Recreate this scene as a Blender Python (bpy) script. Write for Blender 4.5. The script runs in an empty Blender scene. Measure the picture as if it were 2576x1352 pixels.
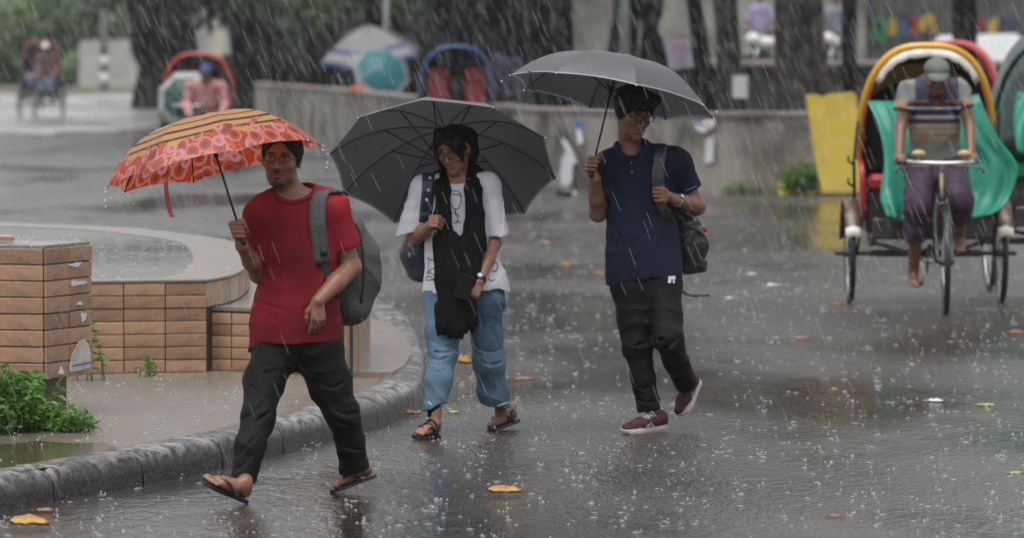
import bpy, math, random
import numpy as np
from mathutils import Vector, Matrix
from mathutils.bvhtree import BVHTree

SC = bpy.context.scene
COL = SC.collection
rng = np.random.default_rng(11)
random.seed(5)

# ------------------------------------------------------------ camera, sky, sun, exposure
CAM_H = 2.38
FOC = 14311.0                      # focal length in units of a 2576 wide picture
PITCH = math.atan(746.0 / FOC)
cd = bpy.data.cameras.new('camera')
cam = bpy.data.objects.new('camera', cd)
COL.objects.link(cam)
cam.location = (0, 0, CAM_H)
cam.rotation_euler = (math.pi / 2 - PITCH, 0, 0)
cd.sensor_width = 36.0
cd.lens = 200.0
cd.clip_start = 0.5
cd.clip_end = 6000
cd.dof.use_dof = True
cd.dof.focus_distance = 27.6
cd.dof.aperture_fstop = 3.8
cd.dof.aperture_blades = 8
SC.camera = cam

world = bpy.data.worlds.new('World')
SC.world = world
world.use_nodes = True
wn = world.node_tree
wn.nodes.clear()
sky = wn.nodes.new('ShaderNodeTexSky')
sky.sky_type = 'NISHITA'
sky.sun_disc = False
sky.sun_elevation = math.radians(74)
sky.sun_rotation = math.radians(200)
sky.air_density = 1.0
sky.dust_density = 3.0
hsv = wn.nodes.new('ShaderNodeHueSaturation')
hsv.inputs['Saturation'].default_value = 0.13
bg = wn.nodes.new('ShaderNodeBackground')
bg.inputs['Strength'].default_value = 0.115
wo = wn.nodes.new('ShaderNodeOutputWorld')
wn.links.new(sky.outputs[0], hsv.inputs['Color'])
wn.links.new(hsv.outputs[0], bg.inputs['Color'])
wn.links.new(bg.outputs[0], wo.inputs['Surface'])

sl = bpy.data.lights.new('sun', 'SUN')
sl.energy = 1.5
sl.angle = math.radians(60)
sl.color = (1.0, 0.98, 0.95)
sun = bpy.data.objects.new('sun', sl)
COL.objects.link(sun)
sun.location = (0, 0, 40)
_el, _az = math.radians(74), math.radians(200)
sd = Vector((math.sin(_az) * math.cos(_el), math.cos(_az) * math.cos(_el), math.sin(_el)))
sun.rotation_euler = sd.to_track_quat('Z', 'Y').to_euler()

SC.view_settings.view_transform = 'Standard'
SC.view_settings.look = 'None'
SC.view_settings.exposure = 0.62
SC.view_settings.gamma = 1.0
SC.view_settings.use_curve_mapping = False
SC.render.engine = 'CYCLES'
SC.cycles.max_bounces = 7
SC.cycles.transparent_max_bounces = 16
SC.cycles.use_denoising = True
SC.cycles.caustics_reflective = False
SC.cycles.caustics_refractive = False

# ------------------------------------------------------------ placing helpers (metres)
CP, SP = math.cos(PITCH), math.sin(PITCH)
SLOPE_Y, SLOPE = 39.6, 0.0111        # the road falls gently away beyond this distance


def gz(y):
    return 0.0 if y < SLOPE_Y else -SLOPE * (y - SLOPE_Y)


def ray(u, v):
    a, b = (u - 1288.0) / FOC, (676.0 - v) / FOC
    return np.array([a, CP + b * SP, -SP + b * CP])


def W(u, v, y):
    d = ray(u, v)
    return np.array([0, 0, CAM_H]) + d * (y / d[1])


def G(u, v, h=0.0):
    d = ray(u, v)
    t = (CAM_H - h) / -d[2]
    if t * d[1] > SLOPE_Y:
        t = (CAM_H - h - SLOPE * SLOPE_Y) / (-d[2] - SLOPE * d[1])
    return np.array([0, 0, CAM_H]) + d * t


def V3(*a):
    return np.array(a, dtype=float)


def nrm(v):
    v = np.asarray(v, float)
    return v / max(1e-9, np.linalg.norm(v))


# ------------------------------------------------------------ materials
def mat(name, col, rough=0.6, col2=None, nscale=6.0, lo=0.35, hi=0.65, bump=0.0, bscale=80.0, metallic=0.0,
        spec=0.5, coat=0.0, vcol=False, trans=0.0, rnd=0.0, ndet=4.0, stretch=None, alpha=1.0, sheen=0.0):
    m = bpy.data.materials.new(name)
    m.use_nodes = True
    nt = m.node_tree
    N, L = nt.nodes, nt.links
    b = N['Principled BSDF']
    b.inputs['Roughness'].default_value = rough
    b.inputs['Metallic'].default_value = metallic
    b.inputs['Specular IOR Level'].default_value = spec
    b.inputs['Coat Weight'].default_value = coat
    b.inputs['Coat Roughness'].default_value = 0.15
    b.inputs['Sheen Weight'].default_value = sheen
    b.inputs['Alpha'].default_value = alpha
    tc = N.new('ShaderNodeTexCoord')
    src = tc.outputs['Object']
    if stretch:
        mp = N.new('ShaderNodeMapping')
        mp.inputs['Scale'].default_value = stretch
        L.new(src, mp.inputs['Vector'])
        src = mp.outputs[0]
    out = None
    if vcol:
        at = N.new('ShaderNodeAttribute')
        at.attribute_name = 'Col'
        out = at.outputs['Color']
    if col2 is not None:
        nz = N.new('ShaderNodeTexNoise')
        nz.inputs['Scale'].default_value = nscale
        nz.inputs['Detail'].default_value = ndet
        L.new(src, nz.inputs['Vector'])
        mr = N.new('ShaderNodeMapRange')
        mr.inputs['From Min'].default_value = lo
        mr.inputs['From Max'].default_value = hi
        L.new(nz.outputs['Fac'], mr.inputs['Value'])
        mx = N.new('ShaderNodeMix')
        mx.data_type = 'RGBA'
        if out is not None:
            L.new(out, mx.inputs['A'])
        else:
            mx.inputs['A'].default_value = (*col, 1)
        mx.inputs['B'].default_value = (*col2, 1)
        L.new(mr.outputs[0], mx.inputs['Factor'])
        out = mx.outputs['Result']
    if rnd:
        oi = N.new('ShaderNodeObjectInfo')
        h = N.new('ShaderNodeHueSaturation')
        mr2 = N.new('ShaderNodeMapRange')
        mr2.inputs['To Min'].default_value = 1 - rnd
        mr2.inputs['To Max'].default_value = 1 + rnd
        L.new(oi.outputs['Random'], mr2.inputs['Value'])
        L.new(mr2.outputs[0], h.inputs['Value'])
        if out is not None:
            L.new(out, h.inputs['Color'])
        else:
            h.inputs['Color'].default_value = (*col, 1)
        out = h.outputs[0]
    if out is not None:
        L.new(out, b.inputs['Base Color'])
    else:
        b.inputs['Base Color'].default_value = (*col, 1)
    if bump:
        nb = N.new('ShaderNodeTexNoise')
        nb.inputs['Scale'].default_value = bscale
        nb.inputs['Detail'].default_value = 5
        L.new(src, nb.inputs['Vector'])
        bp = N.new('ShaderNodeBump')
        bp.inputs['Strength'].default_value = min(1.0, bump)
        bp.inputs['Distance'].default_value = 0.01
        L.new(nb.outputs['Fac'], bp.inputs['Height'])
        L.new(bp.outputs[0], b.inputs['Normal'])
    if trans:
        tr = N.new('ShaderNodeBsdfTranslucent')
        if out is not None:
            L.new(out, tr.inputs['Color'])
        else:
            tr.inputs['Color'].default_value = (*col, 1)
        ms = N.new('ShaderNodeMixShader')
        ms.inputs['Fac'].default_value = trans
        L.new(b.outputs[0], ms.inputs[1])
        L.new(tr.outputs[0], ms.inputs[2])
        L.new(ms.outputs[0], N['Material Output'].inputs['Surface'])
    return m


# ------------------------------------------------------------ objects
BASE = {}


def tag(o, label=None, cat=None, group=None, kind=None):
    if label:
        o['label'] = label
    if cat:
        o['category'] = cat
    if group:
        o['group'] = group
    if kind:
        o['kind'] = kind
    return o


def thing(name, loc, label, cat, group=None, kind=None):
    o = bpy.data.objects.new(name, None)
    o.empty_display_size = 0.2
    COL.objects.link(o)
    o.location = tuple(loc)
    BASE[o.name] = np.array(loc, float)
    return tag(o, label, cat, group, kind)


def mk(name, verts, faces, m, parent=None, smooth=True, cols=None, uvs=None, local=False):
    """one mesh object; verts in world space, stored relative to the base of its thing"""
    verts = np.asarray(verts, float)
    root = parent
    if parent is not None and not local:
        while root.parent is not None:
            root = root.parent
        verts = verts - BASE[root.name]
    own = None
    if parent is None and not local:
        own = np.array([(verts[:, 0].min() + verts[:, 0].max()) / 2, (verts[:, 1].min() + verts[:, 1].max()) / 2, verts[:, 2].min()])
        verts = verts - own
    me = bpy.data.meshes.new(name)
    if isinstance(faces, np.ndarray):
        k = faces.shape[1]
        nf = len(faces)
        me.vertices.add(len(verts))
        me.vertices.foreach_set('co', verts.astype(np.float32).ravel())
        me.loops.add(nf * k)
        me.loops.foreach_set('vertex_index', faces.astype(np.int32).ravel())
        me.polygons.add(nf)
        me.polygons.foreach_set('loop_start', np.arange(nf, dtype=np.int32) * k)
        me.polygons.foreach_set('loop_total', np.full(nf, k, dtype=np.int32))
        me.update(calc_edges=True)
    else:
        me.from_pydata([tuple(v) for v in verts], [], [tuple(int(i) for i in f) for f in faces])
        me.update()
    if smooth:
        me.polygons.foreach_set('use_smooth', np.ones(len(me.polygons), dtype=bool))
    if cols is not None:
        ca = me.color_attributes.new('Col', 'FLOAT_COLOR', 'POINT')
        c4 = np.ones((len(verts), 4), np.float32)
        c4[:, :3] = cols
        ca.data.foreach_set('color', c4.ravel())
    if uvs is not None:
        ul = me.uv_layers.new(name='UVMap')
        vi = np.empty(len(me.loops), np.int32)
        me.loops.foreach_get('vertex_index', vi)
        ul.data.foreach_set('uv', np.asarray(uvs, np.float32)[vi].ravel())
    for x in (m if isinstance(m, (list, tuple)) else [m]):
        me.materials.append(x)
    o = bpy.data.objects.new(name, me)
    COL.objects.link(o)
    if own is not None:
        o.location = tuple(own)
        BASE[o.name] = own
    if parent is not None:
        o.parent = parent
    return o


class MB:
    """collects boxes, tubes and sheets into one mesh"""

    def __init__(self):
        self.v, self.f, self.n = [], [], 0

    def add(self, v, f):
        v = np.asarray(v, float)
        self.v.append(v)
        self.f += [tuple(i + self.n for i in q) for q in f]
        self.n += len(v)
        return self

    def box(self, c, s, R=None, ch=0.0):
        x, y, z = s[0] / 2, s[1] / 2, s[2] / 2
        if ch > 0:
            ch = min(ch, x * .6, y * .6, z * .6)
            pts, idx = [], {}
            for sx in (-1, 1):
                for sy in (-1, 1):
                    for sz in (-1, 1):
                        for ax in range(3):
                            p = [sx * (x - ch), sy * (y - ch), sz * (z - ch)]
                            p[ax] = (sx * x, sy * y, sz * z)[ax]
                            idx[(sx, sy, sz, ax)] = len(pts)
                            pts.append(p)
            f = []
            for ax in range(3):
                a1, a2 = (ax + 1) % 3, (ax + 2) % 3
                for s_ in (-1, 1):
                    q = []
                    for (i, j) in ((-1, -1), (1, -1), (1, 1), (-1, 1)):
                        k = [0, 0, 0]
                        k[ax], k[a1], k[a2] = s_, i, j
                        q.append(idx[(*k, ax)])
                    f.append(q if s_ > 0 else q[::-1])
            for ax in range(3):
                a1, a2 = (ax + 1) % 3, (ax + 2) % 3
                for i in (-1, 1):
                    for j in (-1, 1):
                        k0, k1 = [0, 0, 0], [0, 0, 0]
                        k0[ax], k0[a1], k0[a2] = -1, i, j
                        k1[ax], k1[a1], k1[a2] = 1, i, j
                        q = [idx[(*k0, a1)], idx[(*k1, a1)], idx[(*k1, a2)], idx[(*k0, a2)]]
                        f.append(q if i * j < 0 else q[::-1])
            for sx in (-1, 1):
                for sy in (-1, 1):
                    for sz in (-1, 1):
                        q = [idx[(sx, sy, sz, a)] for a in range(3)]
                        f.append(q if sx * sy * sz > 0 else q[::-1])
            pts = np.array(pts)
        else:
            pts = np.array([[i * x, j * y, k * z] for k in (-1, 1) for j in (-1, 1) for i in (-1, 1)], float)
            f = [(0, 2, 3, 1), (4, 5, 7, 6), (0, 1, 5, 4), (2, 6, 7, 3), (0, 4, 6, 2), (1, 3, 7, 5)]
        if R is not None:
            pts = pts @ np.asarray(R).T
        return self.add(pts + np.asarray(c, float), f)

    def tube(self, path, r, n=8, caps=True, flat=None):
        """flat=(direction, factor): squashes the section along a direction"""
        P = np.asarray(path, float)
        m = len(P)
        rr = np.broadcast_to(np.asarray(r, float), (m,))
        T = np.gradient(P, axis=0)
        T /= np.linalg.norm(T, axis=1)[:, None] + 1e-12
        a = V3(0, 0, 1) if abs(T[0][2]) < .9 else V3(1, 0, 0)
        nn = nrm(np.cross(T[0], a))
        vs = []
        for i in range(m):
            nn = nrm(nn - T[i] * np.dot(nn, T[i]))
            bb = np.cross(T[i], nn)
            th = np.arange(n) * 2 * math.pi / n
            off = (np.cos(th)[:, None] * nn + np.sin(th)[:, None] * bb) * rr[i]
            if flat is not None:
                fd = nrm(flat[0])
                off = off - np.outer(off @ fd, fd) * (1 - flat[1])
            vs.append(P[i] + off)
        f = []
        for i in range(m - 1):
            for j in range(n):
                f.append((i * n + j, i * n + (j + 1) % n, (i + 1) * n + (j + 1) % n, (i + 1) * n + j))
        if caps:
            f.append(tuple(range(n))[::-1])
            f.append(tuple((m - 1) * n + j for j in range(n)))
        return self.add(np.concatenate(vs), f)

    def ball(self, c, r, nu=8, nv=6, R=None):
        r = np.broadcast_to(np.asarray(r, float), (3,))
        pts = [[0, 0, 1]]
        for i in range(1, nv):
            for j in range(nu):
                a, b = math.pi * i / nv, 2 * math.pi * j / nu
                pts.append([math.sin(a) * math.cos(b), math.sin(a) * math.sin(b), math.cos(a)])
        pts.append([0, 0, -1])
        p = np.array(pts) * r
        if R is not None:
            p = p @ np.asarray(R).T
        f = [(0, 1 + j, 1 + (j + 1) % nu) for j in range(nu)]
        for i in range(nv - 2):
            for j in range(nu):
                f.append((1 + i * nu + j, 1 + (i + 1) * nu + j, 1 + (i + 1) * nu + (j + 1) % nu, 1 + i * nu + (j + 1) % nu))
        last = len(p) - 1
        o = 1 + (nv - 2) * nu
        f += [(o + j, last, o + (j + 1) % nu) for j in range(nu)]
        return self.add(p + np.asarray(c, float), f)

    def ring(self, c, ax, R, r, n=20, k=6, a0=0.0, a1=2 * math.pi, e=None, sq=1.0):
        """torus or arc round the axis ax; e = start direction, sq squashes the second direction"""
        ax = nrm(ax)
        if e is None:
            e = np.cross(ax, V3(0, 0, 1) if abs(ax[2]) < .9 else V3(1, 0, 0))
        e = nrm(e - ax * np.dot(e, ax))
        g = np.cross(ax, e)
        full = abs(a1 - a0 - 2 * math.pi) < 1e-6
        ths = np.linspace(a0, a1, n + 1)
        if not full:
            return self.tube([c + R * (math.cos(t) * e + sq * math.sin(t) * g) for t in ths], r, k)
        vs = []
        for t in ths[:-1]:
            d = math.cos(t) * e + sq * math.sin(t) * g
            for j in range(k):
                q = 2 * math.pi * j / k
                vs.append(np.asarray(c) + R * d + r * (math.cos(q) * nrm(d) + math.sin(q) * ax))
        f = [(i * k + j, ((i + 1) % n) * k + j, ((i + 1) % n) * k + (j + 1) % k, i * k + (j + 1) % k) for i in range(n) for j in range(k)]
        return self.add(np.array(vs), f)

    def prism(self, poly, h0, h1, o=None, X=None, Y=None, Zd=None):
        """polygon (2-D points) extruded from h0 to h1 along Zd"""
        o = V3(0, 0, 0) if o is None else np.asarray(o, float)
        X = V3(1, 0, 0) if X is None else np.asarray(X, float)
        Y = V3(0, 1, 0) if Y is None else np.asarray(Y, float)
        Zd = np.cross(X, Y) if Zd is None else np.asarray(Zd, float)
        n = len(poly)
        v = [o + X * p[0] + Y * p[1] + Zd * h0 for p in poly] + [o + X * p[0] + Y * p[1] + Zd * h1 for p in poly]
        f = [tuple(range(n))[::-1], tuple(range(n, 2 * n))]
        f += [(i, (i + 1) % n, n + (i + 1) % n, n + i) for i in range(n)]
        return self.add(np.array(v), f)

    def sheet(self, grid, thick=0.0):
        """grid: (m, n, 3) points; optional thickness along the surface normal"""
        g = np.asarray(grid, float)
        m, n = g.shape[:2]
        f = [(i * n + j, i * n + j + 1, (i + 1) * n + j + 1, (i + 1) * n + j) for i in range(m - 1) for j in range(n - 1)]
        if not thick:
            return self.add(g.reshape(-1, 3), f)
        du = np.gradient(g, axis=0)
        dv = np.gradient(g, axis=1)
        N = np.cross(du, dv)
        N /= np.linalg.norm(N, axis=2)[..., None] + 1e-12
        a, b = (g + N * thick / 2).reshape(-1, 3), (g - N * thick / 2).reshape(-1, 3)
        k = m * n
        ff = [q[::-1] for q in f] + [tuple(i + k for i in q) for q in f]
        bd = [(0, j) for j in range(n)] + [(i, n - 1) for i in range(1, m)] + [(m - 1, j) for j in range(n - 2, -1, -1)] + [(i, 0) for i in range(m - 2, 0, -1)]
        bi = [i * n + j for i, j in bd]
        for q in range(len(bi)):
            i0, i1 = bi[q], bi[(q + 1) % len(bi)]
            ff.append((i0, i1, i1 + k, i0 + k))
        return self.add(np.concatenate([a, b]), ff)

    def build(self, name, m, parent=None, smooth=True, cols=None, local=False):
        return mk(name, np.concatenate(self.v), self.f, m, parent, smooth, cols, local=local)


def spline(pts, n=24):
    """Catmull-Rom through the points"""
    P = np.asarray(pts, float)
    if len(P) == 2:
        return P[0] + (P[1] - P[0]) * np.linspace(0, 1, n)[:, None]
    Q = np.concatenate([[2 * P[0] - P[1]], P, [2 * P[-1] - P[-2]]])
    out = []
    m = len(P) - 1
    for t in np.linspace(0, m, n):
        i = min(int(t), m - 1)
        x = t - i
        a, b, c, d = Q[i], Q[i + 1], Q[i + 2], Q[i + 3]
        out.append(.5 * (2 * b + (c - a) * x + (2 * a - 5 * b + 4 * c - d) * x * x + (3 * b - a - 3 * c + d) * x ** 3))
    return np.array(out)


def ribbon(path, width, side, thick, mb=None):
    """flat strap along a path; side = direction of its width (array or one vector)"""
    P = np.asarray(path, float)
    S = np.broadcast_to(np.asarray(side, float), P.shape)
    w = np.broadcast_to(np.asarray(width, float), (len(P),))
    g = np.stack([P + S * (w[:, None] * k) for k in (-.5, -.25, 0, .25, .5)], axis=1)
    mb = mb or MB()
    return mb.sheet(g, thick)


def vnoise(P, seed=0):
    """value noise of (..., 3) points, about -1..1"""
    P = np.asarray(P, float)
    I = np.floor(P).astype(np.int64)
    F = P - I
    F = F * F * (3 - 2 * F)

    def h(i, j, k):
        n = (i * 374761393 + j * 668265263 + k * 2147483647 + seed * 974711) & 0x7fffffff
        n = ((n ^ (n >> 13)) * 1274126177) & 0x7fffffff
        n = (n ^ (n >> 16)) & 0xffff
        return n / 32767.5 - 1
    r = 0
    for a in (0, 1):
        for b in (0, 1):
            for c in (0, 1):
                w = (F[..., 0] if a else 1 - F[..., 0]) * (F[..., 1] if b else 1 - F[..., 1]) * (F[..., 2] if c else 1 - F[..., 2])
                r = r + w * h(I[..., 0] + a, I[..., 1] + b, I[..., 2] + c)
    return r


# ------------------------------------------------------------ blended bodies (distance field + surface nets)
class Field:
    def __init__(self):
        self.ops = []
        self.paints = []
        self.fine = []

    def cap(self, a, b, ra, rb=None, k=.02, sq=None, op='add'):
        self.ops.append((op, 'cap', np.asarray(a, float), np.asarray(b, float), ra, ra if rb is None else rb, sq, k))
        return self

    def path(self, pts, rs, k=.02, sq=None, op='add'):
        for i in range(len(pts) - 1):
            self.cap(pts[i], pts[i + 1], rs[i], rs[i + 1], k, sq, op)
        return self

    def ell(self, c, r, R=None, k=.02, op='add'):
        self.ops.append((op, 'ell', np.asarray(c, float), np.broadcast_to(np.asarray(r, float), (3,)), np.eye(3) if R is None else np.asarray(R, float), k))
        return self

    def cut(self, p, n, ball=None):
        """removes what lies on the side n points to (inside the ball = (centre, radius) only)"""
        self.ops.append(('cut', 'plane', np.asarray(p, float), nrm(n), ball))
        return self

    def join(self, child, k=.03):
        self.ops.append(('join', 'field', child, k))
        return self

    def paint(self, c, r, col, R=None, soft=.35):
        self.paints.append((np.asarray(c, float), np.broadcast_to(np.asarray(r, float), (3,)), np.asarray(col, float), np.eye(3) if R is None else np.asarray(R, float), soft))
        return self

    def refine(self, c, r, h):
        self.fine.append((np.asarray(c, float), r, h))
        return self

    def bounds(self):
        lo, hi = np.full(3, 1e9), np.full(3, -1e9)
        for o in self.ops:
            if o[0] == 'join':
                l_, h_ = o[2].bounds()
                lo, hi = np.minimum(lo, l_), np.maximum(hi, h_)
            if o[0] != 'add':
                continue
            if o[1] == 'cap':
                r = max(o[4], o[5])
                lo = np.minimum(lo, np.minimum(o[2], o[3]) - r)
                hi = np.maximum(hi, np.maximum(o[2], o[3]) + r)
            else:
                r = o[3].max()
                lo, hi = np.minimum(lo, o[2] - r), np.maximum(hi, o[2] + r)
        return lo, hi

    def _eval(self, A, D, h):
        lo, hi = np.array([q[0] for q in A]) - 1, np.array([q[-1] for q in A]) + 1
        for o in self.ops:
            if o[1] == 'cap':
                _, _, a, b, ra, rb, sq, k = o
                r = max(ra, rb) + k + 3 * h
                l, u = np.minimum(a, b) - r, np.maximum(a, b) + r
            elif o[1] == 'ell':
                _, _, c, rad, R, k = o
                r = rad.max() + k + 3 * h
                l, u = c - r, c + r
            elif o[1] == 'field':
                l, u = o[2].bounds()
                l, u = l - o[3] - 3 * h, u + o[3] + 3 * h
            else:
                l, u = (lo, hi) if o[4] is None else (np.asarray(o[4][0]) - o[4][1], np.asarray(o[4][0]) + o[4][1])
            s = [slice(max(0, np.searchsorted(A[i], l[i])), min(len(A[i]), np.searchsorted(A[i], u[i]) + 1)) for i in range(3)]
            if any(q.stop <= q.start for q in s):
                continue
            if o[1] == 'field':
                Dc = np.full([q.stop - q.start for q in s], 10.0, np.float32)
                o[2]._eval([A[i][s[i]] for i in range(3)], Dc, h)
                sub, k = D[s[0], s[1], s[2]], o[3]
                hh = np.clip(.5 + .5 * (Dc - sub) / k, 0, 1)
                D[s[0], s[1], s[2]] = Dc * (1 - hh) + sub * hh - k * hh * (1 - hh)
                continue
            X, Y, Z = A[0][s[0]][:, None, None].astype(np.float32), A[1][s[1]][None, :, None].astype(np.float32), A[2][s[2]][None, None, :].astype(np.float32)
            sub = D[s[0], s[1], s[2]]
            if o[1] == 'cap':
                px, py, pz = X - a[0], Y - a[1], Z - a[2]
                ba = b - a
                if sq is not None:
                    n, f = sq
                    n = np.asarray(n, float)
                    dd = (px * n[0] + py * n[1] + pz * n[2]) * (f - 1)
                    px, py, pz = px + n[0] * dd, py + n[1] * dd, pz + n[2] * dd
                    ba = ba + n * np.dot(n, ba) * (f - 1)
                t = np.clip((px * ba[0] + py * ba[1] + pz * ba[2]) / (np.dot(ba, ba) + 1e-12), 0, 1)
                d = np.sqrt((px - t * ba[0]) ** 2 + (py - t * ba[1]) ** 2 + (pz - t * ba[2]) ** 2) - (ra + (rb - ra) * t)
            elif o[1] == 'ell':
                px, py, pz = X - c[0], Y - c[1], Z - c[2]
                q = [(px * R[0, i] + py * R[1, i] + pz * R[2, i]) / rad[i] for i in range(3)]
                k0 = np.sqrt(q[0] ** 2 + q[1] ** 2 + q[2] ** 2)
                k1 = np.sqrt((q[0] / rad[0]) ** 2 + (q[1] / rad[1]) ** 2 + (q[2] / rad[2]) ** 2) + 1e-9
                d = k0 * (k0 - 1) / k1
            else:
                p, n = o[2], o[3]
                d = (X - p[0]) * n[0] + (Y - p[1]) * n[1] + (Z - p[2]) * n[2]
                if o[4] is not None:
                    q = (X - o[4][0][0]) ** 2 + (Y - o[4][0][1]) ** 2 + (Z - o[4][0][2]) ** 2 < o[4][1] ** 2
                    D[s[0], s[1], s[2]] = np.where(q, np.maximum(sub, d), sub)
                else:
                    D[s[0], s[1], s[2]] = np.maximum(sub, d)
                continue
            d = d.astype(np.float32)
            if o[0] == 'add':
                hh = np.clip(.5 + .5 * (d - sub) / k, 0, 1)
                D[s[0], s[1], s[2]] = d * (1 - hh) + sub * hh - k * hh * (1 - hh)
            else:
                d = -d
                hh = np.clip(.5 - .5 * (d - sub) / k, 0, 1)
                D[s[0], s[1], s[2]] = d * (1 - hh) + sub * hh + k * hh * (1 - hh)

    def mesh(self, h, wrinkle=None):
        lo, hi = self.bounds()
        lo, hi = lo - 4 * h, hi + 4 * h
        A = []
        for ax in range(3):
            x, pts = lo[ax], []
            iv = [(c[ax] - r, c[ax] + r, hh) for c, r, hh in self.fine]
            while x < hi[ax] + h:
                pts.append(x)
                st = h
                for a, b, hh in iv:
                    if a <= x <= b:
                        st = min(st, hh)
                x += st
            A.append(np.array(pts))
        D = np.full([len(a) for a in A], 10.0, np.float32)
        self._eval(A, D, h)
        if wrinkle is not None:
            near = np.argwhere(np.abs(D) < .03)
            P = np.stack([A[i][near[:, i]] for i in range(3)], axis=1)
            D[near[:, 0], near[:, 1], near[:, 2]] += wrinkle(P).astype(np.float32)
        # surface nets
        S = D < 0
        n = D.shape
        cnt = np.zeros([q - 1 for q in n], np.int8)
        for i in (0, 1):
            for j in (0, 1):
                for k in (0, 1):
                    cnt += S[i:n[0] - 1 + i, j:n[1] - 1 + j, k:n[2] - 1 + k]
        act = (cnt > 0) & (cnt < 8)
        C = np.argwhere(act)
        ids = np.full(act.shape, -1, np.int64)
        ids[C[:, 0], C[:, 1], C[:, 2]] = np.arange(len(C))
        pos, num = np.zeros((len(C), 3)), np.zeros(len(C))
        for ax in range(3):
            o1, o2 = [q for q in range(3) if q != ax]
            for i in (0, 1):
                for j in (0, 1):
                    e0 = np.zeros(3, int)
                    e0[o1], e0[o2] = i, j
                    e1 = e0.copy()
                    e1[ax] = 1
                    a, b = C + e0, C + e1
                    d0, d1 = D[a[:, 0], a[:, 1], a[:, 2]], D[b[:, 0], b[:, 1], b[:, 2]]
                    m = (d0 < 0) != (d1 < 0)
                    t = np.where(m, d0 / np.where(m, d0 - d1, 1), 0)
                    p0 = np.stack([A[q][a[:, q]] for q in range(3)], axis=1)
                    p1 = np.stack([A[q][b[:, q]] for q in range(3)], axis=1)
                    pos += np.where(m[:, None], p0 + (p1 - p0) * t[:, None], 0)
                    num += m
        Vx = pos / np.maximum(num, 1)[:, None]
        F = []
        for ax in range(3):
            o1, o2 = (ax + 1) % 3, (ax + 2) % 3
            sl0 = [slice(None)] * 3
            sl1 = [slice(None)] * 3
            sl0[ax], sl1[ax] = slice(0, -1), slice(1, None)
            ch = S[tuple(sl0)] != S[tuple(sl1)]
            E = np.argwhere(ch)
            ok = (E[:, o1] > 0) & (E[:, o2] > 0) & (E[:, o1] < n[o1] - 1) & (E[:, o2] < n[o2] - 1)
            E = E[ok]
            ins = S[E[:, 0], E[:, 1], E[:, 2]]
            q = []
            for di, dj in ((-1, -1), (0, -1), (0, 0), (-1, 0)):
                c = E.copy()
                c[:, o1] += di
                c[:, o2] += dj
                q.append(ids[c[:, 0], c[:, 1], c[:, 2]])
            q = np.stack(q, axis=1)
            q[~ins] = q[~ins][:, ::-1]
            F.append(q)
        F = np.concatenate(F)
        F = F[(F >= 0).all(axis=1)]
        return Vx, F

    def colours(self, V, base, var=.06):
        c = np.tile(np.asarray(base, float), (len(V), 1)) * (1 + var * vnoise(V * 25, 3))[:, None]
        for (p, r, col, R, soft) in self.paints:
            q = np.linalg.norm(((V - p) @ R) / r, axis=1)
            w = np.clip((1 - q) / soft + .5, 0, 1)[:, None]
            c = c * (1 - w) + col * w
        return np.clip(c, 0, 1)


def fbuild(F, name, h, m, parent, wrinkle=None, base=None, colfn=None, keep=None, creases=None):
    """creases: folds pressed into the cloth, each a line of picture points and a width"""
    if creases:
        V, Q = F.mesh(h * 2)
        b = BVHTree.FromPolygons([tuple(v) for v in V], [tuple(int(i) for i in q) for q in Q])
        for pts, r in creases:
            r = r * .82
            q = [stick(b, u, v, r * .62) for u, v in pts]
            q = [x for x in q if x is not None]
            if len(q) < 2:
                continue
            q = spline(q, 3 * len(q))
            rr = r * np.sin(np.linspace(.35, math.pi - .35, len(q)))
            F.path(q, list(rr), r * .9, None, 'sub')
            side = nrm(np.cross(q[-1] - q[0], V3(0, 1, 0)))
            if side[2] > 0:
                side = -side
            q2 = [x + side * r * 1.5 + V3(0, r * 1.15, 0) for x in q]
            F.path(q2, list(rr * .55), r * .9)
    V, Q = F.mesh(h, wrinkle)
    cols = None
    if base is not None:
        cols = F.colours(V, base)
    if colfn is not None:
        cols = colfn(V)
    o = mk(name, V, Q, m, parent, True, cols)
    if keep is not None:
        keep[name] = BVHTree.FromPolygons([tuple(v) for v in V], [tuple(int(i) for i in q) for q in Q])
    return o


def folds(amp, dirs, seed=0):
    """cloth folds: soft valleys and narrow ridges running along slanted lines, broken up by noise"""
    def f(P):
        r = np.zeros(len(P))
        for i, (d, fr) in enumerate(dirs):
            d = nrm(d)
            wob = vnoise(P * 4, seed + i) * 1.5 + vnoise(P * 9, seed + 9 + i) * .6
            ph = (P @ d) * fr + wob * 1.8
            m = np.clip(vnoise(P * 5, seed + 20 + i) * 1.6 + .25, 0, 1)
            r += amp * m * (np.abs(np.sin(ph)) ** .7 - .75)
        r += amp * .5 * vnoise(P * 7, seed + 40)
        return r
    return f
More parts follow.
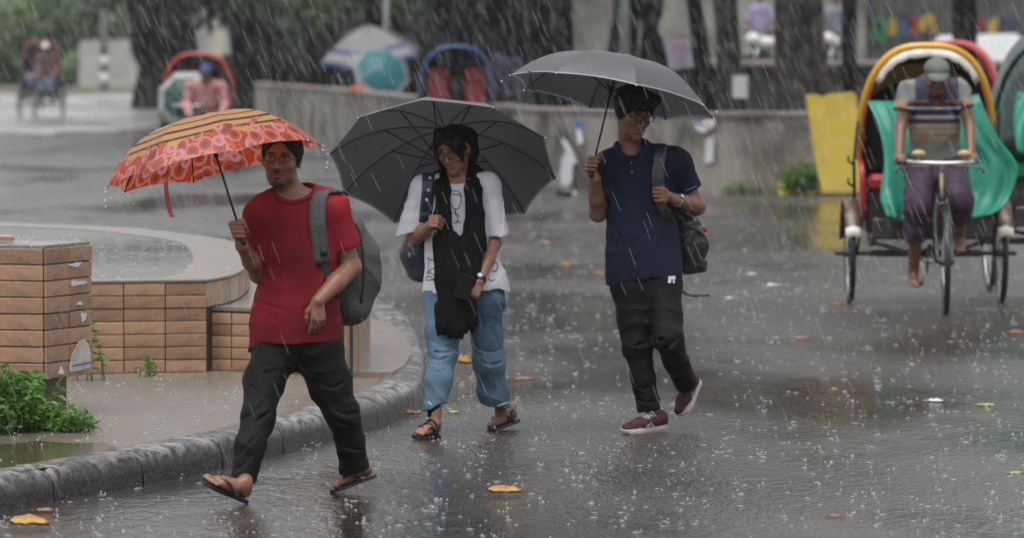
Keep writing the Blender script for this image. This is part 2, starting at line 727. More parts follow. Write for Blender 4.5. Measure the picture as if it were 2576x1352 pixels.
# ------------------------------------------------------------ shared materials
def road_mat(name, c1, c2, rough_lo, rough_hi, bump=.35, stones=.55):
    m = bpy.data.materials.new(name)
    m.use_nodes = True
    N, L = m.node_tree.nodes, m.node_tree.links
    b = N['Principled BSDF']
    tc = N.new('ShaderNodeTexCoord')

    def noise(scale, det=4, st=(1, 1, 1)):
        mp = N.new('ShaderNodeMapping')
        mp.inputs['Scale'].default_value = st
        L.new(tc.outputs['Object'], mp.inputs[0])
        n = N.new('ShaderNodeTexNoise')
        n.inputs['Scale'].default_value = scale
        n.inputs['Detail'].default_value = det
        L.new(mp.outputs[0], n.inputs['Vector'])
        return n.outputs['Fac']

    def remap(x, a, b_, c, d):
        r = N.new('ShaderNodeMapRange')
        r.inputs[1].default_value, r.inputs[2].default_value, r.inputs[3].default_value, r.inputs[4].default_value = a, b_, c, d
        L.new(x, r.inputs[0])
        return r.outputs[0]

    big = noise(.55, 5, (1, .55, 1))
    fine = noise(42, 4, (1, .45, 1))
    speck = noise(75, 2, (1, .4, 1))
    mx = N.new('ShaderNodeMix')
    mx.data_type = 'RGBA'
    mx.inputs['A'].default_value = (*c1, 1)
    mx.inputs['B'].default_value = (*c2, 1)
    ad = N.new('ShaderNodeMath')
    ad.operation = 'ADD'
    L.new(remap(big, .35, .65, 0, .6), ad.inputs[0])
    L.new(remap(fine, .35, .7, -.2, .5), ad.inputs[1])
    L.new(ad.outputs[0], mx.inputs['Factor'])
    # pale stones of the worn surface showing through the water
    mx2 = N.new('ShaderNodeMix')
    mx2.data_type = 'RGBA'
    L.new(remap(speck, .60, .70, 0, stones), mx2.inputs['Factor'])
    L.new(mx.outputs['Result'], mx2.inputs['A'])
    mx2.inputs['B'].default_value = (min(1, c2[0] * 3.2), min(1, c2[1] * 3.1), min(1, c2[2] * 3.0), 1)
    L.new(mx2.outputs['Result'], b.inputs['Base Color'])
    L.new(remap(big, .42, .6, rough_lo, rough_hi), b.inputs['Roughness'])
    b.inputs['Specular IOR Level'].default_value = .5
    # relief: ripples of the water film, the stones of the surface, slow unevenness
    def bump_node(h, dist, strength, prev=None):
        bp = N.new('ShaderNodeBump')
        bp.inputs['Strength'].default_value = strength
        bp.inputs['Distance'].default_value = dist
        L.new(h, bp.inputs['Height'])
        if prev is not None:
            L.new(prev, bp.inputs['Normal'])
        return bp.outputs[0]
    # still water stands in the hollows: smooth and dark there, ruffled and stony elsewhere
    hollow = remap(noise(.42, 4, (1, .40, 1)), .40, .58, 0, 1)

    def masked(h, lo_):
        m_ = N.new('ShaderNodeMath')
        m_.operation = 'MULTIPLY'
        L.new(h, m_.inputs[0])
        L.new(remap(hollow, 0, 1, lo_, 1), m_.inputs[1])
        return m_.outputs[0]

    p = bump_node(noise(2.2, 3, (1, .5, 1)), .02, min(1, bump * .8))
    p = bump_node(masked(noise(20, 4, (1, .42, 1)), .22), .024, min(1, bump * 1.5), p)
    p = bump_node(masked(noise(70, 3, (1, .4, 1)), .12), .010, min(1, bump * 1.5), p)
    L.new(remap(hollow, 0, 1, rough_lo, rough_hi), b.inputs['Roughness'])
    mx3 = N.new('ShaderNodeMix')
    mx3.data_type = 'RGBA'
    mx3.blend_type = 'MULTIPLY'
    mx3.inputs['Factor'].default_value = 1
    dk = N.new('ShaderNodeMix')
    dk.data_type = 'RGBA'
    dk.inputs['A'].default_value = (.55, .50, .44, 1)
    dk.inputs['B'].default_value = (1.15, 1.15, 1.15, 1)
    L.new(hollow, dk.inputs['Factor'])
    L.new(mx2.outputs['Result'], mx3.inputs['A'])
    L.new(dk.outputs['Result'], mx3.inputs['B'])
    L.new(mx3.outputs['Result'], b.inputs['Base Color'])
    L.new(p, b.inputs['Normal'])
    return m


M = {}
M['road'] = road_mat('wet_asphalt', (.032, .030, .027), (.078, .073, .066), .10, .30, .6)
M['concrete'] = road_mat('wet_concrete', (.26, .26, .262), (.36, .355, .355), .2, .4, .2)
M['island'] = road_mat('muddy_paving', (.125, .098, .07), (.18, .175, .166), .08, .32, .6, .18)
M['puddle'] = mat('muddy_water', (.07, .052, .032), .06, (.10, .075, .05), 3, bump=.12, bscale=30)
M['pondwater'] = road_mat('rainwater_sheet', (.06, .062, .055), (.15, .145, .13), .05, .25, .9)
M['earth'] = mat('dark_earth', (.016, .014, .012), .9, (.03, .026, .02), 4, bump=.5, bscale=12)
M['verge'] = mat('verge_soil', (.06, .075, .035), .9, (.12, .10, .07), 2, bump=.5, bscale=12)
M['kerb'] = mat('weathered_kerb', (.05, .05, .05), .42, (.035, .035, .035), 18, .45, .6, bump=1, bscale=38, ndet=8, coat=.2, vcol=True)
M['grout'] = mat('dark_grout', (.03, .028, .026), .6, bump=.3)
M['tile'] = mat('terracotta_tile', (.40, .235, .145), .3, (.20, .125, .085), 6, .45, .72, bump=.5, bscale=26, rnd=.28, coat=.3, ndet=9)
M['tiletop'] = mat('worn_tile_top', (.26, .19, .145), .22, (.17, .155, .14), 5, bump=.5, bscale=30, coat=.3, ndet=8)
M['wall'] = mat('stained_plaster', (.29, .27, .235), .7, (.075, .07, .062), 1.5, .40, .62, bump=.5, bscale=25, ndet=9)
M['wallcap'] = mat('wall_coping', (.24, .205, .18), .6, (.15, .13, .12), 3, bump=.5, bscale=25)
M['palewall'] = mat('pale_whitewash', (.46, .445, .43), .8, (.32, .31, .30), .8, .45, .7, bump=.3, ndet=8)
M['greywall'] = mat('grey_plaster', (.32, .305, .28), .8, (.13, .12, .105), .7, .38, .62, bump=.3, ndet=9)
M['darkwall'] = mat('mossy_stone', (.035, .032, .028), .85, (.065, .06, .05), 2, bump=.6, bscale=10)
M['bark'] = mat('wet_bark', (.006, .0055, .005), .85, (.016, .014, .012), 5, bump=1, bscale=14, stretch=(1, 1, .25), spec=.12)
M['barkgrey'] = mat('grey_bark', (.062, .054, .044), .8, (.022, .019, .016), 4, bump=1, bscale=12, stretch=(1, 1, .25), spec=.15)
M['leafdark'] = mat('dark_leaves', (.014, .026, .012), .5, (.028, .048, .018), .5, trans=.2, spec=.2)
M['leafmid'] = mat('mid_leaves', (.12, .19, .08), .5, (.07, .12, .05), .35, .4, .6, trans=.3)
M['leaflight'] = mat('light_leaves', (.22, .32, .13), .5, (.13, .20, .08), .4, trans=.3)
M['weed'] = mat('fresh_weed', (.14, .30, .055), .4, (.07, .16, .03), 14, .4, .6, trans=.3)
M['yellowpaint'] = mat('yellow_paint', (.68, .50, .06), .5, (.52, .37, .05), 5, .5, .8, bump=.3, bscale=30, coat=.3)
M['whitepaint'] = mat('white_paint', (.72, .72, .71), .5, (.5, .5, .49), 6, .5, .75)
M['blackpaint'] = mat('black_paint', (.018, .018, .018), .4)
M['paper'] = mat('wet_paper', (.70, .71, .74), .6, (.52, .54, .62), 12, .5, .7)
M['blueink'] = mat('blue_print', (.08, .16, .42), .6)
M['redink'] = mat('pink_print', (.62, .16, .25), .6)
M['lavpaper'] = mat('lavender_paper', (.78, .72, .84), .6, (.68, .62, .76), 5)
M['greyblue'] = mat('grey_metal', (.38, .38, .385), .5, (.28, .28, .28), 3)

# ------------------------------------------------------------ ground, road, sky side
def ground_sheet(name, poly_uv, m, dz, kind='structure'):
    P = [G(u, v) for u, v in poly_uv]
    return tag(mk(name, [p + V3(0, 0, dz) for p in P], [tuple(range(len(P)))], m, None, False), kind=kind)


ys = [-28, 5, 20, SLOPE_Y, 70, 120, 220, 330]
g = np.array([[[x, y, gz(y)] for x in (-70, -15, 15, 70)] for y in ys])
tag(MB().sheet(g).build('road', M['road'], None, False), kind='structure')

# paler concrete lane at the far left with a low lip
lane = [(-900, 333), (140, 338), (300, 332), (420, 322), (600, 300), (640, 262), (640, 236), (-900, 236)]
ground_sheet('pavement', lane, M['concrete'], .012)
lip = MB()
for a, b in zip(lane[:4], lane[1:5]):
    p, q = G(*a), G(*b)
    lip.prism([(0, 0), (0, .06), (.05, .10), (.4, .10), (.45, .02)], 0, np.linalg.norm(q - p), p + V3(0, -.1, -.05), V3(0, 1, 0), V3(0, 0, 1), nrm(q - p))
tag(lip.build('kerb', M['concrete'], None, False), kind='structure')
ground_sheet('verge', [(-2300, 236.5), (640, 236.5), (660, 205), (-2300, 205)], M['verge'], .02)

# earth behind the roadside wall, under the trees
wall_top = [(640, 207), (666, 210), (890, 227), (1061, 245), (1321, 268), (1560, 274), (1804, 281), (2028, 280), (2330, 284), (2900, 288)]
WH = 1.01
wall_base = [G(u, v, WH) - V3(0, 0, WH) for u, v in wall_top]
bank = [p + V3(0, .35, .03) for p in wall_base] + [V3(60, 75, .3), V3(60, 260, -1.0), V3(-9, 260, -2.3)]
E = MB().add(np.array(bank), [tuple(range(len(bank)))])
tag(E.build('earth_bank', M['earth'], None, False), kind='structure')

# the roadside wall: plastered body and coping, cracked into lengths
wt = thing('roadside_wall', wall_base[4], 'long low stained grey plaster wall running behind the walkers', 'wall')
body, cop = MB(), MB()
prof = [(0, -.3), (0, WH - .07), (.3, WH - .07), (.3, -.3)]
cprof = [(-.02, WH - .068), (-.025, WH - .015), (.0, WH), (.3, WH), (.325, WH - .015), (.32, WH - .068)]


def sweep(pts, prof, mb, jit=0.0):
    P = spline(pts, 60)
    T = np.gradient(P, axis=0)
    N = np.stack([-T[:, 1], T[:, 0], 0 * T[:, 0]], axis=1)
    N /= np.linalg.norm(N, axis=1)[:, None]
    n = len(prof)
    v, f = [], []
    for i in range(len(P)):
        for a, b in prof:
            v.append(P[i] + N[i] * a + V3(0, 0, b + (jit * vnoise(P[i] * 1.5 + V3(0, 0, a), 4) if b > .5 else 0)))
    for i in range(len(P) - 1):
        for j in range(n):
            f.append((i * n + j, (i + 1) * n + j, (i + 1) * n + (j + 1) % n, i * n + (j + 1) % n))
    mb.add(v, f)


sweep(wall_base, prof, body, .01)
sweep(wall_base, cprof, cop, .015)
body.build('wall_body', M['wall'], wt, False)
cop.build('coping', M['wallcap'], wt, False)

# papers stuck to the wall
def wall_y(u):
    us = [p[0] for p in wall_top]
    return np.interp(u, us, [p[1] for p in wall_base])


_wb = MB()
sweep(wall_base, prof, _wb, .01)
WALL_BVH = BVHTree.FromPolygons([tuple(v) for v in np.concatenate(_wb.v)], [tuple(int(i) for i in q) for q in _wb.f])


def on_wall(u, v, off):
    d = nrm(ray(u, v))
    h = WALL_BVH.ray_cast(Vector((0, 0, CAM_H)), Vector(d))
    p = np.array(h[0]) if h[0] is not None else W(u, v, wall_y(u))
    return p - d * off


def paper(name, poly, label, m, cat='poster', group='torn papers stuck on the roadside wall', extra=None):
    pts = np.array([on_wall(u, v, .05 + .02 * math.sin(u * .3 + v * .17)) for u, v in poly])
    n = len(pts)
    v = np.concatenate([pts, pts + V3(0, -.012, 0)])
    f = [tuple(range(n)), tuple(range(n, 2 * n))[::-1]] + [(i, (i + 1) % n, n + (i + 1) % n, n + i) for i in range(n)]
    o = tag(mk(name, v, f, m, None, False), label, cat, group)
    if extra:
        for nm, pl, mm in extra:
            q = np.array([on_wall(u, w, .08) for u, w in pl])
            k = len(q)
            vv = np.concatenate([q, q + V3(0, -.006, 0)])
            ff = [tuple(range(k)), tuple(range(k, 2 * k))[::-1]] + [(i, (i + 1) % k, k + (i + 1) % k, k + i) for i in range(k)]
            mk(nm, vv, ff, mm, o, False)
    return o


paper('torn_poster', [(1411, 352), (1420, 348), (1434, 366), (1444, 386), (1452, 412), (1444, 410), (1439, 425), (1440, 452), (1431, 468), (1412, 466), (1408, 440), (1414, 400), (1424, 380)],
      'large torn white paper hanging on the wall between the two black umbrellas', M['paper'])
paper('torn_poster', [(1449, 322), (1462, 324), (1468, 360), (1454, 364)], 'small torn white paper with blue top high on the wall', M['paper'],
      extra=[('printed_head', [(1440, 303), (1464, 304), (1466, 318), (1446, 320)], M['blueink'])])
paper('torn_poster', [(1776, 350), (1796, 344), (1794, 408), (1772, 410)], 'narrow white paper strip on the wall beside the navy shirt man', M['paper'])
paper('torn_poster', [(1742, 306), (1798, 300), (1796, 318), (1770, 334), (1752, 326)], 'torn white paper with blue and red print under the umbrella tip', M['paper'],
      extra=[('printed_line', [(1744, 307), (1766, 305), (1766, 311), (1746, 313)], M['blueink']), ('printed_line', [(1766, 314), (1790, 309), (1790, 313), (1766, 318)], M['redink'])])

# yellow painted slab in front of the wall, yellow kerb piece and a shrub beside it
yl = [(2068, 484), (2045, 360), (2029, 245), (2032, 240), (2045, 239), (2060, 240), (2072, 244), (2090, 238), (2149, 233), (2154, 242), (2163, 330), (2172, 484)]
y0 = wall_y(2050) - 1.1
fr = np.array([W(u, v, y0) for u, v in yl])
n = len(fr)
vv = np.concatenate([fr, fr + V3(0, .22, 0)])
ff = [tuple(range(n)), tuple(range(n, 2 * n))[::-1]] + [(i, n + i, n + (i + 1) % n, (i + 1) % n) for i in range(n)]
tag(mk('painted_slab', vv, ff, M['yellowpaint'], None, False), 'leaning yellow painted slab standing against the roadside wall', 'slab')
k0, k1 = G(1958, 488), G(2052, 488)
tag(MB().prism([(0, 0), (.02, .09), (.08, .12), (.3, .12), (.32, 0)], 0, np.linalg.norm(k1 - k0), k0, V3(0, 1, 0), V3(0, 0, 1), nrm(k1 - k0)).build('painted_kerbstone', M['yellowpaint'], None, False),
    'low yellow painted kerbstone at the foot of the wall', 'kerbstone')

# ------------------------------------------------------------ kerb and island
kerb_uv = [(-420, 1345), (-180, 1318), (3, 1284), (200, 1248), (363, 1218), (574, 1175), (760, 1128), (922, 1083), (1010, 1052), (1058, 1022), (1072, 985), (1070, 940), (1055, 890), (1030, 848), (990, 815), (930, 790), (850, 772), (700, 745)]
kerb_pts = spline([G(u, v) for u, v in kerb_uv], 140)
kl = np.concatenate([[0], np.cumsum(np.linalg.norm(np.diff(kerb_pts, axis=0), axis=1))])
KH = .155
kt = tag(bpy.data.objects.new('kerb', None), kind='structure')
COL.objects.link(kt)
BASE[kt.name] = V3(0, 0, 0)
kt['label'] = 'rounded weathered black and white kerb round the traffic island'
kprof = [(-.10, -.02), (.0, -.02), (.002, .03), (.004, .06), (.008, .09), (.016, .115), (.030, .134), (.052, .147), (.085, KH - .002), (.13, KH), (.18, KH), (.222, KH - .004), (.235, .10), (.235, -.02)]


def kat(s):
    i = np.clip(np.searchsorted(kl, s) - 1, 0, len(kerb_pts) - 2)
    t = (s - kl[i]) / (kl[i + 1] - kl[i])
    p = kerb_pts[i] * (1 - t) + kerb_pts[i + 1] * t
    T = nrm(kerb_pts[i + 1] - kerb_pts[i])
    return p, V3(-T[1], T[0], 0)


s = 0.0
ki = 0
while s < kl[-1] - .4:
    ln = .80 + .12 * random.random()
    mb = MB()
    rows = []
    for q in np.linspace(s + .008, min(s + ln - .008, kl[-1]), 22):
        p, nn = kat(q)
        row = []
        for a, b in kprof[1:]:
            w = V3(p[0], p[1], 0) + nn * a + V3(0, 0, b)
            j = .005 * vnoise(w * 6, 2) + .0035 * vnoise(w * 24, 6) + .0025 * vnoise(w * 60, 7)
            edge = min(q - s, s + ln - q)
            row.append(w + (nn * -j + V3(0, 0, j * .6)) - V3(0, 0, .012 * max(0, 1 - edge / .05) * (b > .05)))
        rows.append(row)
    nK = len(rows[0])
    for i in range(len(rows) - 1):
        pass
    gr = np.array(rows)
    mb.sheet(gr[:, ::-1])
    mb.add(gr[0], [tuple(range(nK))])
    mb.add(gr[-1], [tuple(range(nK))[::-1]])
    vv = np.concatenate(mb.v)
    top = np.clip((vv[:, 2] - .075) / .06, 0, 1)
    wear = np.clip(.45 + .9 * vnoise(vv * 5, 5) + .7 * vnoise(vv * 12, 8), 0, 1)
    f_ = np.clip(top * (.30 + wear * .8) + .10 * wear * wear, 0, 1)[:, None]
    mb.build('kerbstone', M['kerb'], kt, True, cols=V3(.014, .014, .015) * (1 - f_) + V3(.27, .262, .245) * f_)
    s += ln
    ki += 1

# island surface inside the kerb
inner = []
for q in np.linspace(0.0, kl[-1], 60):
    p, nn = kat(q)
    inner.append(V3(p[0], p[1], KH - .012) + nn * .23)
inner += [V3(-4.2, 41.5, KH - .012), V3(-9, 41.5, KH - .012), V3(-9, inner[0][1], KH - .012)]
tag(mk('island_paving', inner, [tuple(range(len(inner)))], M['island'], None, False), kind='structure')
pud = [G(u, v, KH) + V3(0, 0, .004 - KH + KH - .008 + .004) for u, v in [(-300, 1215), (-60, 1192), (60, 1180), (150, 1166), (250, 1140), (300, 1122), (262, 1108), (170, 1110), (100, 1104), (20, 1112), (-120, 1125), (-300, 1140)]]
pud = [V3(p[0], p[1], KH - .006) for p in pud]
tag(mk('puddle', pud, [tuple(range(len(pud)))], M['puddle'], None, False), kind='structure')

# ------------------------------------------------------------ tiled platform (round planter like base) and pillar
_tile_cache = {}


def tile_mesh(m):
    if m.name not in _tile_cache:
        b = MB().box((0, 0, 0), (1, 1, 1), None, .03)
        me = bpy.data.meshes.new('tile')
        me.from_pydata([tuple(v) for v in np.concatenate(b.v)], [], b.f)
        me.materials.append(m)
        _tile_cache[m.name] = me
    return _tile_cache[m.name]


def put_tile(parent, c, X, Nn, w, h, t=.018, m=None, name='tile'):
    """tile of width w along X, height h, facing the normal Nn"""
    m = m or M['tile']
    key = (m.name, round(w, 2), round(h, 2))
    if key not in _tile_cache:
        b = MB().box((0, 0, 0), (w, t, h), None, .0022)
        me = bpy.data.meshes.new('tile')
        me.from_pydata([tuple(v) for v in np.concatenate(b.v)], [], b.f)
        me.materials.append(m)
        _tile_cache[key] = me
    o = bpy.data.objects.new(name, _tile_cache[key])
    COL.objects.link(o)
    o.parent = parent
    R = Matrix((tuple(X), tuple(-np.asarray(Nn)), (0, 0, 1))).transposed().to_4x4()
    jig = Matrix.Rotation(random.uniform(-.006, .006), 4, 'Y') @ Matrix.Rotation(random.uniform(-.008, .008), 4, 'Z')
    o.matrix_local = Matrix.Translation(tuple(np.asarray(c) + np.asarray(Nn) * random.uniform(-.002, .003) - BASE[parent.name])) @ R @ jig
    return o


IZ = KH - .012
SH = .50
plat = thing('tiled_platform', (-3.6, 34.5, IZ), 'wide round platform clad in orange brown tiles with a flooded top', 'platform')
top_uv = [(-260, 712), (206, 706.5), (520, 703), (575, 692), (606, 679), (624, 661), (628, 645), (612, 622), (575, 604), (453, 586), (302, 571), (3, 559), (-300, 556)]
PH = .66
ring_pts = [G(u, v, PH) for u, v in top_uv]
ring = np.concatenate([spline(ring_pts[2:12], 40), [ring_pts[12], ring_pts[0], ring_pts[1]]])
rp = [V3(p[0], p[1], 0) for p in ring]


def offset_poly(P, d):
    P = np.array(P)
    A = np.roll(P, 1, 0)
    B = np.roll(P, -1, 0)
    T = B - A
    N = np.stack([-T[:, 1], T[:, 0], 0 * T[:, 0]], axis=1)
    N /= np.linalg.norm(N, axis=1)[:, None] + 1e-9
    area = np.sum(P[:, 0] * B[:, 1] - B[:, 0] * P[:, 1])
    return P + N * (-np.sign(area)) * d


core = MB()
inn = offset_poly(rp, -.007)
core.prism([(p[0], p[1]) for p in inn], IZ - .05, PH - .02)
core.build('core', M['grout'], plat, False)
rim_o, rim_i = offset_poly(rp, .006), offset_poly(rp, -.34)
capm = MB()
n = len(rim_o)
v = [V3(p[0], p[1], PH - .012) for p in rim_o] + [V3(p[0], p[1], PH) for p in rim_o] + [V3(p[0], p[1], PH - .004) for p in rim_i] + [V3(p[0], p[1], PH - .03) for p in rim_i]
f = []
for i in range(n):
    j = (i + 1) % n
    for a in range(3):
        f.append((a * n + i, a * n + j, (a + 1) * n + j, (a + 1) * n + i))
capm.add(v, f).build('rim', M['tiletop'], plat, False)
_c = np.mean(rp, axis=0)
wat = [_c + (np.array(p) - _c) * (.90 + .035 * vnoise(np.array(p) * 1.7, 12)) for p in rp]
mk('water_surface', [V3(p[0], p[1], PH - .008) for p in wat], [tuple(range(len(wat)))], M['pondwater'], plat, False)

# tiles on the straight front and the curving side
def clad(parent, a, b, z0, z1, rows, width, gap=.0055, m=None, lift=.0):
    a, b = V3(a[0], a[1], 0), V3(b[0], b[1], 0)
    ln = np.linalg.norm(b - a)
    X = (b - a) / ln
    Nn = V3(X[1], -X[0], 0)
    k = max(1, int(round(ln / width)))
    w = ln / k
    h = (z1 - z0) / rows
    for i in range(k):
        for r in range(rows):
            put_tile(parent, a + X * (w * (i + .5)) + Nn * (-.008 + lift) + V3(0, 0, z0 + h * (r + .5)), X, Nn, w - gap, h - gap, m=m)


F0, F1, F2 = V3(*ring_pts[0]), V3(*ring_pts[1]), V3(*ring_pts[2])
clad(plat, F1, F2, IZ, PH - .014, 7, .233)
left0 = F1 + (F1 - F2) / np.linalg.norm(F1 - F2) * .7
clad(plat, left0, F1, IZ, PH - .014, 7, .233)
arc = spline(ring_pts[2:7], 12)
for a, b in zip(arc[:-1], arc[1:]):
    clad(plat, a, b, SH + .004, PH - .014, 1, np.linalg.norm((b - a)[:2]), .006)
# lower step of the platform, in front of its curved side
step_uv = [(524, 771), (640, 774), (760, 781), (860, 789), (912, 780), (930, 764), (925, 742), (880, 716), (800, 700)]
sp_ = [G(u, v, SH) for u, v in step_uv]
step_line = np.concatenate([sp_[:2], spline(sp_[2:], 22)])
st = thing('tiled_step', (sp_[1][0], sp_[1][1], IZ), 'lower curved tiled step wrapped round the platform side', 'step')
poly = [V3(p[0], p[1], 0) for p in step_line] + [V3(-1.66, 34.6, 0), V3(-1.64, 33.6, 0), V3(-1.72, 32.3, 0)]
pc = offset_poly(poly, -.007)
MB().prism([(p[0], p[1]) for p in pc], IZ - .05, SH - .02).build('core', M['grout'], st, False)
MB().prism([(p[0], p[1]) for p in offset_poly(poly, .004)], SH - .02, SH).build('step_top', M['tiletop'], st, False)
clad(st, step_line[0], step_line[1], IZ, SH - .03, 5, .13)
clad(st, step_line[1], step_line[2], IZ, SH - .03, 5, .13)
for a, b in zip(step_line[2:-1:2], step_line[4::2]):
    clad(st, a, b, IZ, SH - .03, 1, np.linalg.norm((b - a)[:2]), .007)
# flat tiled apron at ground level
ap = [G(u, v, KH + .02) for u, v in [(868, 934), (985, 934), (1018, 915), (1035, 885), (1033, 860), (1010, 828), (965, 806), (930, 800), (880, 830), (860, 880)]]
ap = [V3(p[0], p[1], IZ + .006) for p in ap]
apo = tag(MB().prism([(p[0], p[1]) for p in ap], IZ - .02, IZ + .03).build('tiled_apron', M['tiletop'], None, False), kind='structure')

# pillar: square block on a narrower base
PX, PY = 0, 0
cb = G(112, 957, .33)
cor = V3(cb[0], cb[1], 0)                       # front corner
yawp = math.radians(31)
XR = V3(math.cos(math.radians(66)), math.sin(math.radians(66)), 0)       # right face runs back
XL = V3(-math.cos(math.radians(14)), math.sin(math.radians(14)), 0)      # left face runs to the left
pil = thing('tiled_pillar', (cor[0], cor[1], IZ), 'square tiled pillar with torn stickers and weeds at its foot', 'pillar')
zb, zt = .335, .995
LW, RW = .62, .50
tl = V3(-.035, 0, 0)                             # slight lean

def pil_prism(inset, z0, z1):
    c = cor + (XR + XL) * inset
    P = [c, c + XR * (RW - 2 * inset), c + XR * (RW - 2 * inset) + XL * (LW - 2 * inset), c + XL * (LW - 2 * inset)]
    return [(p[0], p[1]) for p in P]


MB().prism(pil_prism(.006, 0, 0), zb, zt - .004).build('core', M['grout'], pil, False)
MB().prism(pil_prism(.004, 0, 0), zt - .002, zt + .014).build('pillar_top', M['concrete'], pil, False)
MB().prism(pil_prism(.09, 0, 0), IZ - .05, zb).build('pillar_base', mat('brown_base', (.12, .07, .045), .5, (.07, .045, .03), 8, bump=.4, coat=.3), pil, False)
rowsP = 8
hP = (zt - zb) / rowsP
NL = V3(-XL[1], XL[0], 0)
NL = NL if NL[1] < 0 else -NL
NR = V3(XR[1], -XR[0], 0)
for r in range(rowsP):
    z = zb + hP * (r + .5)
    for i in range(3):
        w = LW / 3 if False else .245
        if (i + .5) * w < LW:
            ww = min(w, LW - i * w)
            put_tile(pil, cor + XL * (w * i + ww / 2 + .004) + NL * -.004 + V3(0, 0, z), XL, NL, ww - .0055, hP - .006)
    for i, (a, b) in enumerate(((.006, .26), (.26, .5))):
        put_tile(pil, cor + XR * ((a + b) / 2) + NR * -.004 + V3(0, 0, z), XR, NR, b - a - .005, hP - .006)
# remains of white stickers and the torn poster on the right face
rem = MB()
for (a, z, w, h) in ((.32, .90, .15, .022), (.34, .805, .17, .028), (.40, .63, .06, .05), (.36, .70, .06, .018), (.16, .37, .05, .04)):
    pts = []
    for q in range(9):
        t = 2 * math.pi * q / 9
        rr = 1 + .35 * math.sin(q * 2.3 + z * 40)
        pts.append((a + w / 2 * math.cos(t) * rr, z + h / 2 * math.sin(t) * rr))
    rem.prism(pts, .007, .0095, cor, XR, V3(0, 0, 1), NR)
rem.build('sticker_remains', M['paper'], pil, False)
post = MB()
post.prism([(.24, .385), (.27, .45), (.31, .475), (.34, .51), (.40, .515), (.44, .49), (.465, .44), (.46, .37), (.35, .36), (.24, .362)], .010, .014, cor, XR, V3(0, 0, 1), NR)
post.build('torn_sticker', mat('torn_cream_sticker', (.66, .60, .52), .6, (.45, .42, .4), 9), pil, False)
MB().prism([(.27, .385), (.46, .392), (.46, .40), (.27, .394)], .0145, .016, cor, XR, V3(0, 0, 1), NR).build('sticker_line', M['blueink'], pil, False)
# loose tile on top of the pillar
lt = cor + XR * .28 + XL * .42 + V3(0, 0, zt + .022)
lo = MB().box(lt + V3(0, 0, .014), (.21, .12, .026), Matrix.Rotation(.3, 3, 'Z'), .004)
tag(lo.build('loose_tile', M['tile'], None, False), 'loose orange tile lying flat on top of the pillar', 'tile')
# ------------------------------------------------------------ background: buildings, walls, trees
def leaf_cloud(ells, n, size, seed=0, shell=.55, droop=.0):
    r = np.random.default_rng(seed)
    vol = np.array([e[1][0] * e[1][1] * e[1][2] for e in ells])
    which = r.choice(len(ells), n, p=vol / vol.sum())
    c = np.array([e[0] for e in ells])[which]
    rad = np.array([e[1] for e in ells])[which]
    d = r.normal(size=(n, 3))
    d /= np.linalg.norm(d, axis=1)[:, None]
    rr = np.maximum(r.random(n) ** (1 / 3), r.random(n) ** .5 * shell * 1.6).clip(0, 1.08)
    P = c + d * rad * rr[:, None]
    keep = vnoise(P * (1.1 / max(.6, size * 2)), seed) > -.35
    P, d = P[keep], d[keep]
    n = len(P)
    nn = r.normal(size=(n, 3)) + d * .7 + V3(0, -.2, .4)
    nn /= np.linalg.norm(nn, axis=1)[:, None]
    a = np.cross(nn, r.normal(size=(n, 3)))
    a /= np.linalg.norm(a, axis=1)[:, None]
    b = np.cross(nn, a)
    s = size * (.55 + .9 * r.random(n))[:, None]
    V = np.stack([P - a * s, P + b * s * .42 + nn * s * .12, P + a * s, P - b * s * .42 + nn * s * .12], axis=1).reshape(-1, 3)
    F = np.arange(4 * n).reshape(n, 4)
    return V, F


def trunk_tube(pts, rs, mb=None, n=12, seed=0, rough=.14):
    P = spline(pts, 4 * len(pts))
    R = np.interp(np.linspace(0, 1, len(P)), np.linspace(0, 1, len(rs)), rs)
    mb = mb or MB()
    i0 = len(mb.v)
    mb.tube(P, R, n)
    v = mb.v[i0]
    m = len(P)
    cen = np.repeat(P, n, axis=0)[:len(v)]
    off = v - cen
    mb.v[i0] = cen + off * (1 + rough * vnoise(v * np.array([3, 3, 1.2]) / max(.3, rs[0] * 2), seed))[:, None]
    return mb


def tree(name, label, base, pts, rs, limbs, crown, n, size, bark, leaf, group, seed):
    t = thing(name, base, label, 'tree', group)
    mb = trunk_tube(pts, rs, None, 14, seed)
    for lp, lr in limbs:
        trunk_tube(lp, lr, mb, 8, seed + 1)
    mb.build('trunk', bark, t)
    if crown:
        V, F = leaf_cloud(crown, n, size, seed)
        mk('crown', V, F, leaf, t, False)
    return t


def px_trunk(y, a, b):
    """trunk standing at depth y; a, b = (u left, u right, v) at the top of the frame and near the ground"""
    (l0, r0, v0), (l1, r1, v1) = a, b
    p0, p1 = W((l0 + r0) / 2, v0, y), W((l1 + r1) / 2, v1, y)
    w0, w1 = (r0 - l0) / 2 * y / FOC, (r1 - l1) / 2 * y / FOC
    d = (p0 - p1) / (p0[2] - p1[2])
    foot = p1 + d * (gz(y) + .02 - p1[2]) if p1[2] > gz(y) else p1
    foot[2] = gz(y) - .05
    top = p0 + d * 3.2
    return [foot, p1, p0, top], [w1 * 1.2, w1, w0, w0 * .8]


